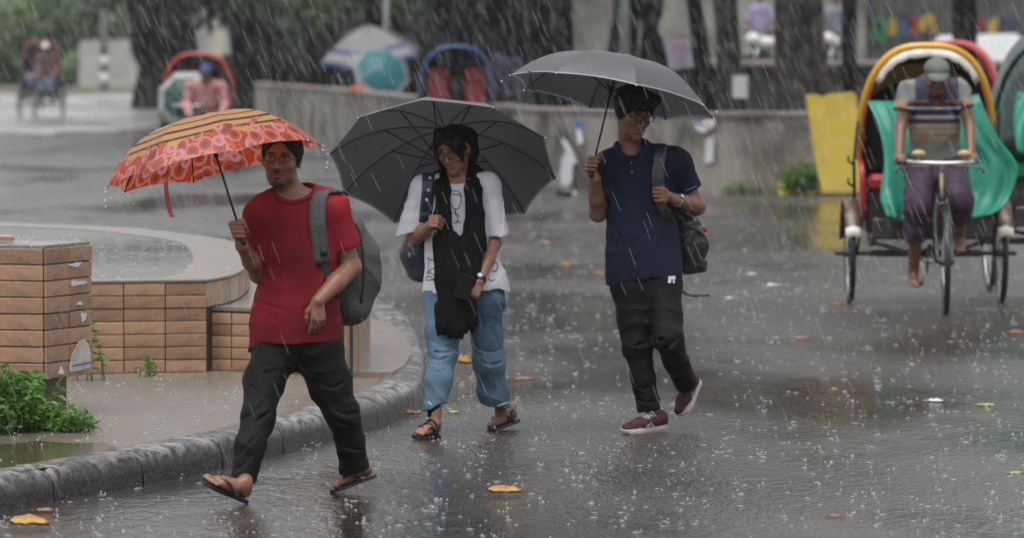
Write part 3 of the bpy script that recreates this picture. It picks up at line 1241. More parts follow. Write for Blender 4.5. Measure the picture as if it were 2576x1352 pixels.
# dark trunks of the avenue, right of the middle
TR = 'dark tree trunks behind the roadside wall'
specs = [
    (84, (1321, 1385, 0), (1332, 1392, 150), 'thick dark trunk at the edge of the leafy shade', M['bark']),
    (82, (1391, 1443, 0), (1398, 1440, 262), 'dark upright trunk behind the navy man\'s umbrella tip', M['bark']),
    (80, (1543, 1561, 0), (1527, 1557, 150), 'thin dark trunk leaning left above the raised umbrella', M['bark']),
    (83, (1583, 1609, 0), (1584, 1606, 160), 'slender straight trunk beside the forked trunk', M['bark']),
    (78, (1728, 1767, 0), (1749, 1801, 242), 'dark leaning trunk just right of the lavender notice', M['bark']),
    (77, (1793, 1853, 0), (1812, 1875, 275), 'grey brown trunk carrying a small white paper', M['barkgrey']),
    (76, (1950, 2072, 0), (1955, 2086, 262), 'broadest grey brown trunk behind the yellow slab', M['barkgrey']),
    (79, (2117, 2157, 0), (2116, 2156, 245), 'dark narrow trunk between the broad trunk and the yellow hood', M['bark']),
    (86, (2392, 2457, 0), (2396, 2460, 110), 'dark trunk rising above the yellow rickshaw hood', M['bark']),
]
for i, (y, a, b, lab, bk) in enumerate(specs):
    P, R = px_trunk(y, a, b)
    top = P[-1]
    cr = [((top[0] + random.uniform(-1.2, 1.2), top[1] + random.uniform(-1, 1.5), top[2] + 1.6), (2.6, 2.6, 1.7)),
          ((top[0] + random.uniform(-2, 2), top[1] + 1, top[2] + 2.8), (2.2, 2.2, 1.4))]
    limbs = [([P[-1] - V3(0, 0, .6), P[-1] + V3(random.uniform(-1.2, 1.2), .4, 1.0), P[-1] + V3(random.uniform(-2, 2), .8, 2.2)], [R[-1] * .6, R[-1] * .35, .03]) for _ in range(2)]
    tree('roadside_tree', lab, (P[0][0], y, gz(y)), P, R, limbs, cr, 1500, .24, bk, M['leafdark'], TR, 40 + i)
# forked trunk
y = 81
a, b, c, d = W(1613, 0, y), W(1636, 78, y), W(1650, 0, y), W(1645, 160, y)
foot = V3(d[0] + .05, y, gz(y) - .05)
t = thing('forked_tree', (foot[0], y, gz(y)), 'dark forked trunk whose two stems join beside the lavender notice', 'tree', TR)
mb = trunk_tube([foot, d, b, (b + c) / 2, c, c + V3(.1, 0, 2.5)], [.26, .21, .115, .105, .105, .08], None, 12, 7)
trunk_tube([b - V3(0, 0, .1), b * .4 + a * .6, a, a + (a - b) * 3], [.10, .095, .09, .06], mb, 10, 8)
mb.build('trunk', M['bark'], t)
V, F = leaf_cloud([((c[0], y, c[2] + 4.2), (2.8, 2.5, 1.8))], 1500, .24, 71)
mk('crown', V, F, M['leafdark'], t, False)

# white notice on the grey trunk, lavender notice board
nt = W(1862, 218, 77 - .45)
tag(MB().box(nt, (.2, .012, .30), None, 0).build('paper_notice', M['whitepaint'], None, False), 'small blank white paper tied to the grey brown trunk', 'notice', 'notices among the tree trunks')
pts = [(1668, 104), (1738, 101), (1746, 168), (1682, 176)]
nb = [W(u, v, 88) for u, v in pts]
no = thing('notice_board', W(1707, 172, 88), 'lavender paper notice with pink writing leaning between two trunks', 'notice', 'notices among the tree trunks')
vv = np.concatenate([nb, np.array(nb) + V3(0, .03, 0)])
mk('sheet', vv, [(3, 2, 1, 0), (4, 5, 6, 7), (0, 1, 5, 4), (1, 2, 6, 5), (2, 3, 7, 6), (3, 0, 4, 7)], M['lavpaper'], no, False)
for k, (v0, w0, mm) in enumerate(((115, 44, 'redink'), (127, 48, 'redink'), (139, 40, 'greyblue'), (149, 44, 'greyblue'), (159, 36, 'greyblue'))):
    for q in range(6):
        uu = 1690 + q * w0 / 6 + k * 1.2
        MB().box(W(uu, v0, 87.985), (.035, .006, .03 if k < 2 else .016), None, 0).build('letter_mark', M[mm], no, False)
for u in (1690, 1732):
    p = W(u, 168, 88.06)
    MB().tube([V3(p[0], 88.06, gz(88)), p], .02, 6).build('leg', M['bark'], no)

# light plastered building behind the trunks, terrace wall in front of it
bl = thing('plastered_building', (2.5, 108, gz(108)), 'weathered grey plastered building behind the tree trunks', 'building')
x0, x1 = W(1436, 0, 108)[0], W(2180, 0, 108)[0]
MB().box(((x0 + x1) / 2, 109, 3.2), (x1 - x0, 2, 9), None, .05).build('wall', M['greywall'], bl, False)
for u in (1510, 1700, 1905):
    w = W(u, 10, 107.9)
    MB().box((w[0], 107.96, 4.4), (1.3, .12, 1.4), None, .02).build('window', M['greyblue'], bl, False)
MB().box(((x0 + x1) / 2, 107.9, 3.2), (x1 - x0, .2, .16), None, .02).build('ledge', M['greywall'], bl, False)
pipe = W(1545, 60, 107.8)
MB().tube([(W(1573, 0, 107.8)[0], 107.8, -1), (W(1573, 0, 107.8)[0], 107.8, 6)], .16, 10).build('drain_pipe', mat('blue_grey_pipe', (.22, .25, .27), .5), bl)
tw = thing('terrace_wall', (4, 97, gz(97)), 'dark mossy retaining wall of the terrace behind the trunks', 'wall')
x0, x1 = W(1440, 0, 97)[0], W(2700, 0, 97)[0]
zt_ = W(1800, 168, 97)[2]
MB().box(((x0 + x1) / 2, 97.25, (zt_ + gz(97) - .3) / 2), (x1 - x0, .5, zt_ - gz(97) + .3), None, .02).build('wall_body', M['darkwall'], tw, False)
MB().box(((x0 + x1) / 2, 97.2, zt_ + .05), (x1 - x0, .7, .1), None, .02).build('coping', M['wallcap'], tw, False)
tag(MB().box(((x0 + x1) / 2, 102.9, zt_ - .92), (x1 - x0, 10.6, 1.0), None, 0).build('terrace_ground', M['verge'], None, False), kind='structure')

# painted mural wall at the far right
mu = thing('mural_wall', (W(2300, 100, 112)[0], 112, gz(112)), 'grey wall with a painted row of coloured figures behind the white car', 'wall')
x0, x1 = W(2140, 0, 112)[0], W(2900, 0, 112)[0]
MB().box(((x0 + x1) / 2, 112.2, 2), (x1 - x0, .4, 6.5), None, .02).build('wall', mat('mural_grey', (.07, .068, .07), .8, (.12, .118, .12), 1.2, ndet=8), mu, False)
mc = {'y': mat('mural_yellow', (.55, .38, .04), .7), 'g': mat('mural_green', (.05, .24, .11), .7), 'b': mat('mural_blue', (.08, .16, .27), .7), 'r': mat('mural_red', (.33, .035, .04), .7), 'n': mat('mural_navy', (.03, .045, .09), .7)}
for (ua, ub, va, vb, c) in ((2153, 2180, 55, 92, 'y'), (2165, 2190, 38, 60, 'n'), (2190, 2232, 42, 112, 'g'), (2233, 2256, 45, 92, 'y'), (2256, 2290, 48, 92, 'b'), (2286, 2310, 42, 92, 'r'), (2310, 2356, 38, 86, 'y'), (2330, 2342, 60, 86, 'n'), (2460, 2475, 38, 80, 'r'), (2487, 2510, 44, 110, 'y'), (2510, 2560, 44, 90, 'n'), (2266, 2282, 40, 50, 'n'), (2204, 2216, 58, 74, 'r')):
    p, q = W(ua, va, 111.98), W(ub, vb, 111.98)
    k = []
    for i in range(10):
        t = 2 * math.pi * i / 10
        rr = 1 + .22 * math.sin(3 * t + ua)
        k.append(((p[0] + q[0]) / 2 + (q[0] - p[0]) / 2 * math.copysign(abs(math.cos(t)) ** .6, math.cos(t)) * rr, (p[2] + q[2]) / 2 + (p[2] - q[2]) / 2 * math.copysign(abs(math.sin(t)) ** .6, math.sin(t)) * rr))
    off = .03 if c == 'n' else .02
    MB().prism(k, 0, off, V3(0, 111.995, 0), V3(1, 0, 0), V3(0, 0, 1), V3(0, -1, 0)).build('painted_figure', mc[c], mu, False)

# ------------------------------------------------------------ left and middle: the leafy shade
big = thing('banyan_tree', (W(420, 0, 150)[0], 150, gz(150)), 'huge dark banyan tree behind the red hooded rickshaw', 'tree', 'big trees behind the junction')
y = 150
P = [V3(W(432, 0, y)[0], y, gz(y) - .1), W(430, 150, y), W(420, 60, y), W(412, 0, y), W(412, 0, y) + V3(-.2, 0, 3)]
mb = trunk_tube(P, [1.0, .72, .68, .8, .7], None, 16, 3, .2)
trunk_tube([W(420, 40, y), W(370, 0, y), W(330, -40, y), W(230, -170, y)], [.4, .42, .3, .15], mb, 10, 4)
trunk_tube([W(410, 0, y), W(480, -90, y), W(600, -200, y)], [.5, .35, .18], mb, 10, 5)
trunk_tube([W(360, 60, y - .3), W(356, 130, y - .3), W(400, 215, y - .4)], [.30, .26, .22], mb, 8, 6)
mb.build('trunk', M['bark'], big)
cr = [(tuple(W(400, -180, y)), (5, 4, 2.2)), (tuple(W(640, -150, y)), (3.5, 4, 1.9)), (tuple(W(330, -60, y - 1)), (1.1, 1.2, .75)), (tuple(W(560, -20, y - 2)), (1.0, 1.0, .6)), (tuple(W(470, -35, y - 1)), (1.0, 1.2, .65)), (tuple(W(260, -150, y)), (1.2, 1.4, .8))]
V, F = leaf_cloud(cr, 9000, .2, 31)
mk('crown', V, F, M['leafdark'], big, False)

mid = [
    (128, 640, 'shaded broad tree left of the striped parasol', .55, 11),
    (132, 800, 'shaded tree standing directly behind the striped parasol', .42, 12),
    (126, 985, 'shaded tree behind the teal umbrella', .38, 13),
    (124, 1160, 'shaded tree above the blue hooded rickshaw', .45, 14),
    (120, 1290, 'shaded tree at the right end of the leafy shade', .4, 15),
]
for y, u, lab, r0, sd_ in mid:
    x = W(u, 0, y)[0]
    z0 = gz(y)
    P = [V3(x, y, z0 - .1), V3(x + .1, y, z0 + 1.2), V3(x - .1, y, z0 + 2.6), V3(x + .2, y, z0 + 5)]
    limbs = [([P[2], P[2] + V3(random.uniform(-1.5, 1.5), -.5, 1.2), P[2] + V3(random.uniform(-2.5, 2.5), -1, 2.4)], [r0 * .5, r0 * .3, .05]) for _ in range(3)]
    cr = [((x, y, z0 + 5.2), (3.2, 3.2, 2.2)), ((x + random.uniform(-1, 1), y - 1.5, z0 + 3.6), (2.0, 1.6, 1.0))]
    for _ in range(3):
        cr.append(((x + random.uniform(-1.3, 1.3), y - random.uniform(.5, 2.2), z0 + random.uniform(2.3, 2.9)), (.8, .7, .45)))
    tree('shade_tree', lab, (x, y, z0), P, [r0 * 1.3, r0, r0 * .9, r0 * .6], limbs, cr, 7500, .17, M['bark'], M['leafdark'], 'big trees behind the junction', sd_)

# undergrowth between these trees, one clump per shrub
UG = 'dark shrubs under the big trees'
for i, (u, v, y, w, h) in enumerate(((520, 215, 158, 1.1, 1.0), (660, 190, 136, 1.2, 1.5), (760, 205, 138, 1.1, 1.2), (880, 200, 135, 1.2, 1.3), (1010, 200, 134, 1.1, 1.4), (1110, 205, 131, 1.1, 1.3), (1210, 210, 129, 1.2, 1.5), (1310, 215, 127, 1.1, 1.6), (1400, 215, 118, .9, 1.3))):
    p = W(u, v, y)
    z0 = gz(y)
    t = thing('shrub', (p[0], y, z0), ['dark shrub behind the red hood', 'tall dark shrub left of the parasol', 'dark shrub below the parasol\'s left edge', 'dark shrub behind the parasol', 'dark shrub behind the teal umbrella', 'dark shrub left of the blue hood', 'dark shrub behind the blue hood', 'dark shrub right of the blue hood', 'dark shrub between the two thick dark trunks'][i], 'shrub', UG)
    V, F = leaf_cloud([((p[0], y, z0 + h * .55), (w, .9, h * .6)), ((p[0] + .3, y + .4, z0 + h), (w * .8, .8, h * .5))], 1500, .15, 90 + i)
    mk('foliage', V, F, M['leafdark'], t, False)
    st_ = MB()
    for q in range(4):
        st_.tube([V3(p[0] + .1 * q - .15, y, z0), V3(p[0] + .35 * q - .5, y, z0 + h)], [.03, .012], 5)
    st_.build('stem', M['bark'], t)

# lighter bushes behind the far road, pale wall with a sloping end, banded pole
BG_ = 'green bushes beyond the far road'
labs = ['pale green bush at the far left corner', 'tall mid green bush behind the distant rickshaw', 'green bush right of the distant rickshaw', 'green bush behind the banded pole', 'dark green bush above the pale wall', 'green bush behind the banyan trunk', 'pale olive bush low beside the pale wall']
for i, (u, vb, y, w, h, lm) in enumerate(((-60, 228, 222, 2.6, 3.2, 'leaflight'), (70, 226, 224, 2.2, 3.6, 'leafmid'), (170, 224, 226, 1.7, 3.4, 'leafmid'), (265, 220, 232, 1.9, 3.6, 'leafmid'), (335, 220, 236, 1.7, 3.4, 'leafdark'), (420, 218, 240, 2.0, 3.8, 'leafmid'), (182, 224, 214, .8, 1.1, 'leaflight'))):
    p = W(u, vb, y)
    z0 = gz(y)
    t = thing('bush', (p[0], y, z0), labs[i], 'bush', BG_)
    V, F = leaf_cloud([((p[0], y, z0 + h * .45), (w, 1.6, h * .5)), ((p[0] + w * .3, y - .4, z0 + h * .75), (w * .7, 1.3, h * .4)), ((p[0] - w * .4, y - .6, z0 + h * .5), (w * .6, 1.1, h * .35))], 3600, .2, 120 + i)
    mk('foliage', V, F, M[lm], t, False)
    st_ = MB()
    for q in range(4):
        st_.tube([V3(p[0] + .15 * q - .2, y, z0 - .1), V3(p[0] + .6 * q - .8, y, z0 + h * .8)], [.06, .02], 5)
    st_.build('stem', M['bark'], t)

y = 212
pw = [(196, 224), (200, 106), (215, 103), (320, 100), (352, 99), (385, 116), (412, 140), (422, 160), (424, 224)]
q = np.array([W(u, v, y) for u, v in pw])
q[0][2] = q[-1][2] = gz(y) - .1
n = len(q)
vv = np.concatenate([q, q + V3(0, .35, 0)])
ff = [tuple(range(n))[::-1], tuple(range(n, 2 * n))] + [(i, (i + 1) % n, n + (i + 1) % n, n + i) for i in range(n)]
t = thing('boundary_wall', (q[4][0], y, gz(y)), 'pale whitewashed wall with one sloping end beyond the far road', 'wall')
mk('wall_body', vv, ff, M['palewall'], t, False)
fade = mat('faded_green_lettering', (.33, .37, .35), .8)
for (va, ua, ub) in ((187, 276, 318), (204, 278, 338), (222 - 8, 282, 325), (170, 280, 312)):
    for k in range(int((ub - ua) / 9)):
        c = W(ua + 9 * k, va * .9 - 2, y - .008)
        MB().box(c, (.09, .016, .05), None, 0).build('letter_mark', fade, t, False)

y = 203
po = thing('banded_pole', (W(262, 225, y)[0], y, gz(y)), 'grey lamp pole with black and white bands near its foot', 'pole')
xx = W(262, 225, y)[0]


def zv(v, y=y):
    return W(262, v, y)[2]


MB().tube([(xx, y, zv(115)), (xx, y, zv(115) + 7)], [.13, .10], 12).build('shaft', mat('pale_grey_pole', (.62, .62, .62), .5, (.5, .5, .5), 4), po)
edges = [228, 212, 184, 166, 142, 115]
for k in range(5):
    MB().tube([(xx, y, zv(edges[k]) + .002), (xx, y, zv(edges[k + 1]))], .135 - .001 * k, 12).build('painted_band', M['blackpaint'] if k % 2 == 0 else M['whitepaint'], po)
arm = zv(115) + 7
MB().tube([(xx, y, arm), (xx + .6, y, arm + .35), (xx + 1.8, y, arm + .4)], [.06, .05, .04], 8).build('lamp_arm', M['greyblue'], po)
MB().ball((xx + 2.0, y, arm + .38), (.35, .14, .08)).build('lamp_head', M['greyblue'], po)

# pale gap behind the trees: a low building and a cream gate pillar with a round white lamp
y = 185
gb = thing('garden_building', (W(530, 200, y)[0], y, gz(y)), 'pale grey building glimpsed between banyan and shade trees', 'building')
x0, x1 = W(478, 0, y)[0], W(640, 0, y)[0]
MB().box(((x0 + x1) / 2, y + 1, gz(y) + 2.2), (x1 - x0, 2, 4.6), None, .05).build('wall', M['palewall'], gb, False)
MB().box(((x0 + x1) / 2, y - .15, gz(y) + 2.75), (x1 - x0 + .4, .6, .14), None, .02).build('roof_edge', M['greywall'], gb, False)
MB().box((W(505, 110, y)[0], y - .03, W(505, 120, y)[2]), (.3, .1, .8), None, .02).build('window', M['greyblue'], gb, False)
y = 160
gp = thing('gate_pillar', (W(552, 200, y)[0], y, gz(y)), 'cream painted gate pillar right of the banyan tree', 'pillar')
MB().box((W(552, 0, y)[0], y, (W(552, 66, y)[2] + gz(y)) / 2), (.24, .3, W(552, 66, y)[2] - gz(y)), None, .02).build('shaft', mat('cream_paint', (.62, .58, .42), .7), gp, False)
MB().box((W(552, 0, y)[0], y, W(552, 64, y)[2] + .04), (.32, .38, .08), None, .02).build('cap', M['whitepaint'], gp, False)
y = 157
sg = thing('lamp_post', (W(586, 200, y)[0], y, gz(y)), 'dark post carrying an oval white lamp globe under the trees', 'lamp')
MB().tube([(W(586, 0, y)[0], y, gz(y)), (W(586, 0, y)[0], y, W(586, 105, y)[2])], .06, 8).build('post', M['blackpaint'], sg)
MB().ball(W(586, 84, y), (.17, .17, .27), 14, 10).build('globe', M['whitepaint'], sg)
MB().tube([W(586, 58, y), W(586, 52, y)], [.25, .05], 12).build('lamp_cap', mat('green_tin', (.2, .27, .25), .5), sg)

# far wood closing the view
V, F = leaf_cloud([((x, 285 + 6 * math.sin(x), (2.0 if x > -3 else .2) + (1.2 if x > -3 else .4) * math.sin(x * .7)), (5.5, 4, 6.2 if x > -3 else 2.2)) for x in np.arange(-48, 52, 5.0)], 26000, .5, 200)
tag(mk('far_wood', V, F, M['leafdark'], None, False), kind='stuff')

# big leafless mass is broken by a few hanging sprays of lighter leaves
SPR = 'hanging leaf sprays below the shade trees'
for i, (u, v, y, rx, rz) in enumerate(((745, 20, 118, .35, .5), (800, 30, 118, .28, .4), (640, 10, 119, .5, .35), (1010, 8, 118, .4, .3), (860, 5, 117, .5, .3))):
    p = W(u, v, y)
    t = thing('leaf_spray', p + V3(0, 0, 2.4), ['mid green leaf spray hanging above the parasol\'s left side', 'yellowish leaf spray hanging left of the parasol top', 'wide green leaf spray right of the banyan tree', 'small green leaf spray above the teal umbrella', 'green leaf spray at the top edge above the parasol'][i], 'branch', SPR)
    V, F = leaf_cloud([(tuple(p), (rx, .4, rz)), (tuple(p + V3(0, 0, rz)), (rx * 1.4, .5, rz))], 420, .085, 300 + i)
    mk('foliage', V, F, M['leafmid'] if i != 1 else M['leaflight'], t, False)
    MB().tube([p + V3(0, 0, 2.4), p + V3(.1, 0, 1), p], [.04, .025, .01], 6).build('twig', M['bark'], t)
# ------------------------------------------------------------ people: shared builders
M['skin'] = mat('brown_skin', (.3, .16, .1), .40, vcol=True, spec=.5, bump=.25, bscale=220, coat=.12)
M['hair'] = mat('black_hair', (.004, .0035, .0033), .5, (.010, .009, .008), 60, bump=.6, bscale=90, stretch=(1, 1, .2), spec=.25)
M['red'] = mat('wet_red_cotton', (.29, .010, .022), .75, (.15, .006, .014), 3.2, .36, .62, bump=.35, bscale=300, spec=.3)
M['blackcloth'] = mat('black_trouser_cloth', (.0045, .0045, .0055), .6, (.009, .009, .011), 6, bump=.4, bscale=250, spec=.22)
M['white'] = mat('white_cotton', (.74, .735, .80), .8, (.64, .635, .70), 4, .45, .7, bump=.3, bscale=300)
M['navy'] = mat('navy_pique', (.0065, .010, .028), .7, (.013, .019, .052), 3.2, .36, .64, bump=.4, bscale=350, spec=.25)
M['denim'] = mat('blue_denim', (.145, .235, .325), .75, (.065, .125, .195), 4, .38, .66, bump=.4, bscale=220, spec=.3)
M['denimhem'] = mat('frayed_hem', (.42, .52, .58), .9)
M['rubber'] = mat('dark_rubber', (.02, .021, .024), .45)
M['grip'] = mat('black_plastic', (.012, .012, .013), .35)
M['glassrim'] = mat('thin_metal_rim', (.16, .14, .13), .3, metallic=.8)
M['glassdark'] = mat('dark_thin_rim', (.05, .04, .045), .3, metallic=.4)
M['steel'] = mat('worn_steel', (.45, .45, .46), .3, metallic=.9)
M['nail'] = mat('pink_nail', (.5, .22, .19), .4)


def frame(yaw, pitch=0.0, roll=0.0):
    """head frame: columns = viewer's right, face direction, up.  yaw>0 turns to the viewer's right, pitch>0 looks up"""
    y, p, r = map(math.radians, (yaw, pitch, roll))
    fw = V3(math.sin(y) * math.cos(p), -math.cos(y) * math.cos(p), math.sin(p))
    rt = V3(math.cos(y), math.sin(y), 0)
    up = np.cross(rt, -fw)
    up = nrm(np.cross(fw, rt)) * -1 if np.dot(nrm(np.cross(fw, rt)), V3(0, 0, 1)) < 0 else nrm(np.cross(fw, rt))
    rt2 = rt * math.cos(r) + up * math.sin(r)
    up2 = up * math.cos(r) - rt * math.sin(r)
    return np.stack([rt2, fw, up2], axis=1)


def add_head(F, o, R, k, skin, female=False, beard=0.0, mouth=(.20, .075, .065)):
    def L(x, y, z):
        return o + R @ (V3(x, y, z) * k)
    e = lambda c, r, kk=.015, op='add': F.ell(L(*c), np.array(r) * k, R, kk * k, op)
    e((0, -.018, .030), (.074, .094, .084))
    e((0, .012, -.030), (.064, .074, .086), .03)
    e((0, .034, -.086), (.043 if not female else .038, .044, .036), .03)
    F.ell(L(0, .066, -.106), np.array((.02, .018, .016)) * k, R, .02 * k)
    for s in (-1, 1):
        e((s * .040, .052, -.026), (.021, .023, .018), .025)
        F.cap(L(s * .045, .070, .024), L(s * .012, .083, .022), .009 * k, .009 * k, .014 * k)
        e((s * .031, .092, .004), (.017, .012, .011), .008, 'sub')
        e((s * .031, .073, .004), (.0135, .0135, .0125), .002)
        e((s * .030, .081, -.0045), (.014, .006, .003), .004)
        e((s * .077, -.008, -.008), (.010, .020, .031), .006)
        e((s * .084, .004, -.008), (.006, .011, .019), .004, 'sub')
        e((s * .013, .094, -.038), (.009, .010, .008), .006)
    F.cap(L(0, .083, .008), L(0, .106, -.032), .0075 * k, .0115 * k, .010 * k)
    e((0, .086, -.0625), (.023, .010, .0055), .006)
    e((0, .086, -.0730), (.020, .010, .0060), .006)
    e((0, .100, -.0678), (.022, .008, .0012), .003, 'sub')
    F.refine(o, .15 * k, .0034)
    sk = np.array(skin)
    # own colour: brows, lashes and irises, lips, stubble; painted shade: nostrils, mouth line
    for s in (-1, 1):
        F.paint(L(s * .031, .084, .0255), np.array((.021, .022, .0052)) * k, (.012, .010, .009), R, .6)
        F.paint(L(s * .031, .086, .004), np.array((.0125, .012, .0058)) * k, (.42, .38, .35), R, .4)
        F.paint(L(s * .031, .086, .0045), np.array((.0062, .02, .0062)) * k, (.015, .010, .008), R, .4)
        F.paint(L(s * .031, .088, .0105), np.array((.0165, .014, .0026)) * k, (.016, .012, .010), R, .6)
        F.paint(L(s * .012, .100, -.0455), np.array((.0055, .02, .0035)) * k, sk * .25, R, .7)  # nostril shade painted dark
    F.paint(L(0, .092, -.0625), np.array((.023, .02, .005)) * k, mouth, R, .5)
    F.paint(L(0, .092, -.0735), np.array((.020, .02, .006)) * k, np.array(mouth) * 1.25, R, .5)
    F.paint(L(0, .096, -.0675), np.array((.022, .02, .0018)) * k, sk * .22, R, .6)  # painted shade where the lips part
    if beard:
        F.paint(L(0, .10, -.0525), np.array((.027, .024, .0055)) * k, sk * .14, R, .6)
        for s in (-1, 1):
            F.paint(L(s * .024, .085, -.061), np.array((.006, .02, .012)) * k, sk * .35, R, .9)
        F.paint(L(0, .075, -.106), np.array((.030, .04, .018)) * k, sk * .10, R, .5)
        F.paint(L(0, .085, -.086), np.array((.008, .03, .008)) * k, sk * .2, R, .8)
        for s in (-1, 1):
            F.paint(L(s * .045, .045, -.09), np.array((.025, .04, .02)) * k, sk * .55, R, 1.2)
    return L


def glasses(L, k, parent, m=None, r=.0013, w=.022, h=.018):
    mb = MB()
    fwd = nrm(L(0, 1, 0) - L(0, 0, 0))
    rt = nrm(L(1, 0, 0) - L(0, 0, 0))
    for s in (-1, 1):
        c = L(s * .031, .101, .002)
        mb.ring(c, fwd, w * k, r * k, 20, 6, e=rt, sq=h / w)
        mb.tube([L(s * (.031 + w), .099, .006), L(s * .074, .085, .009), L(s * .08, .0, .006)], r * k, 6)
    mb.tube([L(-.031 + w - .001, .101, .004), L(0, .108, .008), L(.031 - w + .001, .101, .004)], r * k, 6)
    o = mb.build('glasses', m or M['glassrim'], parent)
    return o


def fist(F, c, S, O, Fd, k=1.0, thumb=1.0, loose=0.0):
    """closed hand round a shaft: S along the shaft, O towards the knuckles, Fd the side the fingers pass on"""
    S, O, Fd = nrm(S), nrm(O), nrm(Fd)
    P = lambda s, o, f: c + (S * s + O * o + Fd * f) * k
    F.cap(P(.026, .022, -.018), P(-.028, .020, -.018), .019 * k, .017 * k, .008)
    F.cap(P(.022, -.002, -.026), P(-.026, .0, -.026), .017 * k, .016 * k, .008)
    F.refine(c, .062 * k, .0034)
    ln = (1.0, 1.06, 1.0, .84)
    for i in range(4):
        s = .030 - .0205 * i
        q = ln[i]
        r = (.0097, .0098, .0094, .0084)[i]
        pts = [P(s, .034, -.010), P(s + .001, .026 * q + .006, .024 * q), P(s - .001, -.010 * q - loose, .028 * q), P(s - .002, -.020 * q, .010)]
        F.path(pts, [r * k * 1.08, r * k, r * .95 * k, r * .85 * k], .0035)
    tp = [P(-.006, -.006, -.034), P(.026, -.026, -.020), P(.042 * thumb, -.022, .004), P(.044 * thumb, -.004, .020)]
    F.path(tp, [.016 * k, .0125 * k, .0108 * k, .009 * k], .006)


def open_hand(F, w, D, N, T, k=1.0, curl=.35, spread=.10):
    """relaxed hand: w wrist, D towards the fingers, N out of the palm, T thumb side"""
    D, N = nrm(D), nrm(N)
    T = nrm(T - D * np.dot(T, D) - N * np.dot(T, N))
    P = lambda d, t, n: w + (D * d + T * t + N * n) * k
    for t in (-.024, -.008, .008, .024):
        F.cap(P(.012, t * .62, 0), P(.078 + .006 * (abs(t) < .02), t, .002), .0155 * k, .0118 * k, .008)
    F.refine(P(.09, 0, 0), .10 * k, .0036)
    for i, (t, ln) in enumerate(((.027, .90), (.009, 1.0), (-.009, .94), (-.026, .74))):
        a = spread * (1.5 - i) * .5
        base = P(.082 + .004 * (i in (1, 2)), t, .003)
        ang = curl * (1 + .22 * i)
        d = nrm(D + T * a)
        pts, p, th = [base], base, ang * .4
        for sl, r_ in ((.042, 0), (.026, 0), (.021, 0)):
            th += ang * .75
            p = p + (d * math.cos(th) + N * math.sin(th)) * sl * ln * k
            pts.append(p)
        F.path(pts, [.0094 * k, .0088 * k, .0082 * k, .0070 * k], .0035)
    tb = [P(.018, .020, .006), P(.046, .042, .018), P(.076, .046, .026), P(.098, .040, .034)]
    F.path(tb, [.0165 * k, .0125 * k, .0105 * k, .0085 * k], .007)


def add_foot(F, heel, toe, up, inner, ankle, k=1.0):
    """bare foot; heel and toe at the sole; inner = direction of the big toe's side"""
    d = nrm(toe - heel)
    u = nrm(up - d * np.dot(up, d))
    s = nrm(inner - d * np.dot(inner, d) - u * np.dot(inner, u))
    ln = np.linalg.norm(toe - heel)
    P = lambda a, b, c: heel + d * (a * ln) + s * b * k + u * c * k
    F.cap(P(.13, 0, .032), P(.20, 0, .05), .031 * k, .03 * k, .02)
    F.cap(P(.22, 0, .07), ankle, .032 * k, .034 * k, .02)
    F.cap(P(.2, 0, .045), P(.62, .004, .03), .032 * k, .024 * k, .02)
    F.cap(P(.40, -.012, .024), P(.70, -.016, .02), .024 * k, .021 * k, .02)
    F.cap(P(.45, .016, .03), P(.73, .018, .021), .022 * k, .021 * k, .02)
    F.refine(P(.7, 0, .02), .09 * k, .004)
    for i, (b, e, r) in enumerate(((.026, .985, .0125), (.008, .975, .0092), (-.007, .94, .0085), (-.020, .90, .0082), (-.032, .85, .0078))):
        F.path([P(.74, b * .9, .018), P(e - .06, b, .017), P(e - .02, b, .011)], [r * 1.1 * k, r * k, r * k], .004)
    return P


def flip_flop(P, parent, k=1.0, name='flip_flop', th=.016, m=None, w=1.0):
    o0 = P(0, 0, 0)
    d, s, u = P(1, 0, 0) - o0, (P(0, 1, 0) - o0), (P(0, 0, 1) - o0)
    s, u = s / k, u / k
    out = [(-.03, 0), (-.01, .024), (.08, .033), (.3, .031), (.5, .036), (.7, .047), (.85, .050), (.96, .043), (1.04, .022), (1.06, .0), (1.02, -.022), (.92, -.042), (.78, -.050), (.6, -.046), (.4, -.036), (.2, -.035), (.06, -.031), (-.01, -.022)]
    mb = MB()
    mb.prism([(a, b * w) for a, b in out], -th, -.001, o0, d, s, u)
    o = mb.build(name, m or M['rubber'], parent, False)
    st = MB()
    post = o0 + d * .80 + s * .016 + u * .004
    for sg in (-1, 1):
        st.tube(spline([post, o0 + d * .74 + s * (.016 + .014 * sg) + u * .036, o0 + d * .62 + s * (.036 * sg) + u * .044, o0 + d * .46 + s * (.046 * sg) + u * .016, o0 + d * .42 + s * (.044 * sg) - u * .004], 14), .0075 * k, 6, flat=(u, .55))
    st.build('toe_strap', m or M['rubber'], o)
    return o


def watch(p, axis, r, parent, face_dir, strap=None, dial=None):
    mb = MB()
    ax = nrm(axis)
    for o in (-.008, -.003, .003, .008):
        mb.ring(p + ax * o, ax, r, .0032, 18, 6)
    w = mb.build('watch', strap or M['grip'], parent)
    fd = nrm(face_dir - ax * np.dot(face_dir, ax))
    db = MB()
    db.tube([p + fd * (r + .0005), p + fd * (r + .009)], [.0175, .0165], 16)
    d = db.build('watch_dial', M['steel'], w)
    MB().tube([p + fd * (r + .0092), p + fd * (r + .0105)], [.0135, .013], 16).build('dial_face', dial or mat('pale_dial', (.6, .64, .62), .25), w)
    return w


def part(pts, rs, cutp=None, cutn=None, k=.035, sq=None, cuts=()):
    """a sleeve or trouser leg: a tapering tube cut square at its hem"""
    Q = Field()
    Q.path(pts, rs, k, sq)
    if cutp is not None:
        Q.cut(cutp, cutn)
    for p, n in cuts:
        Q.cut(p, n)
    return Q


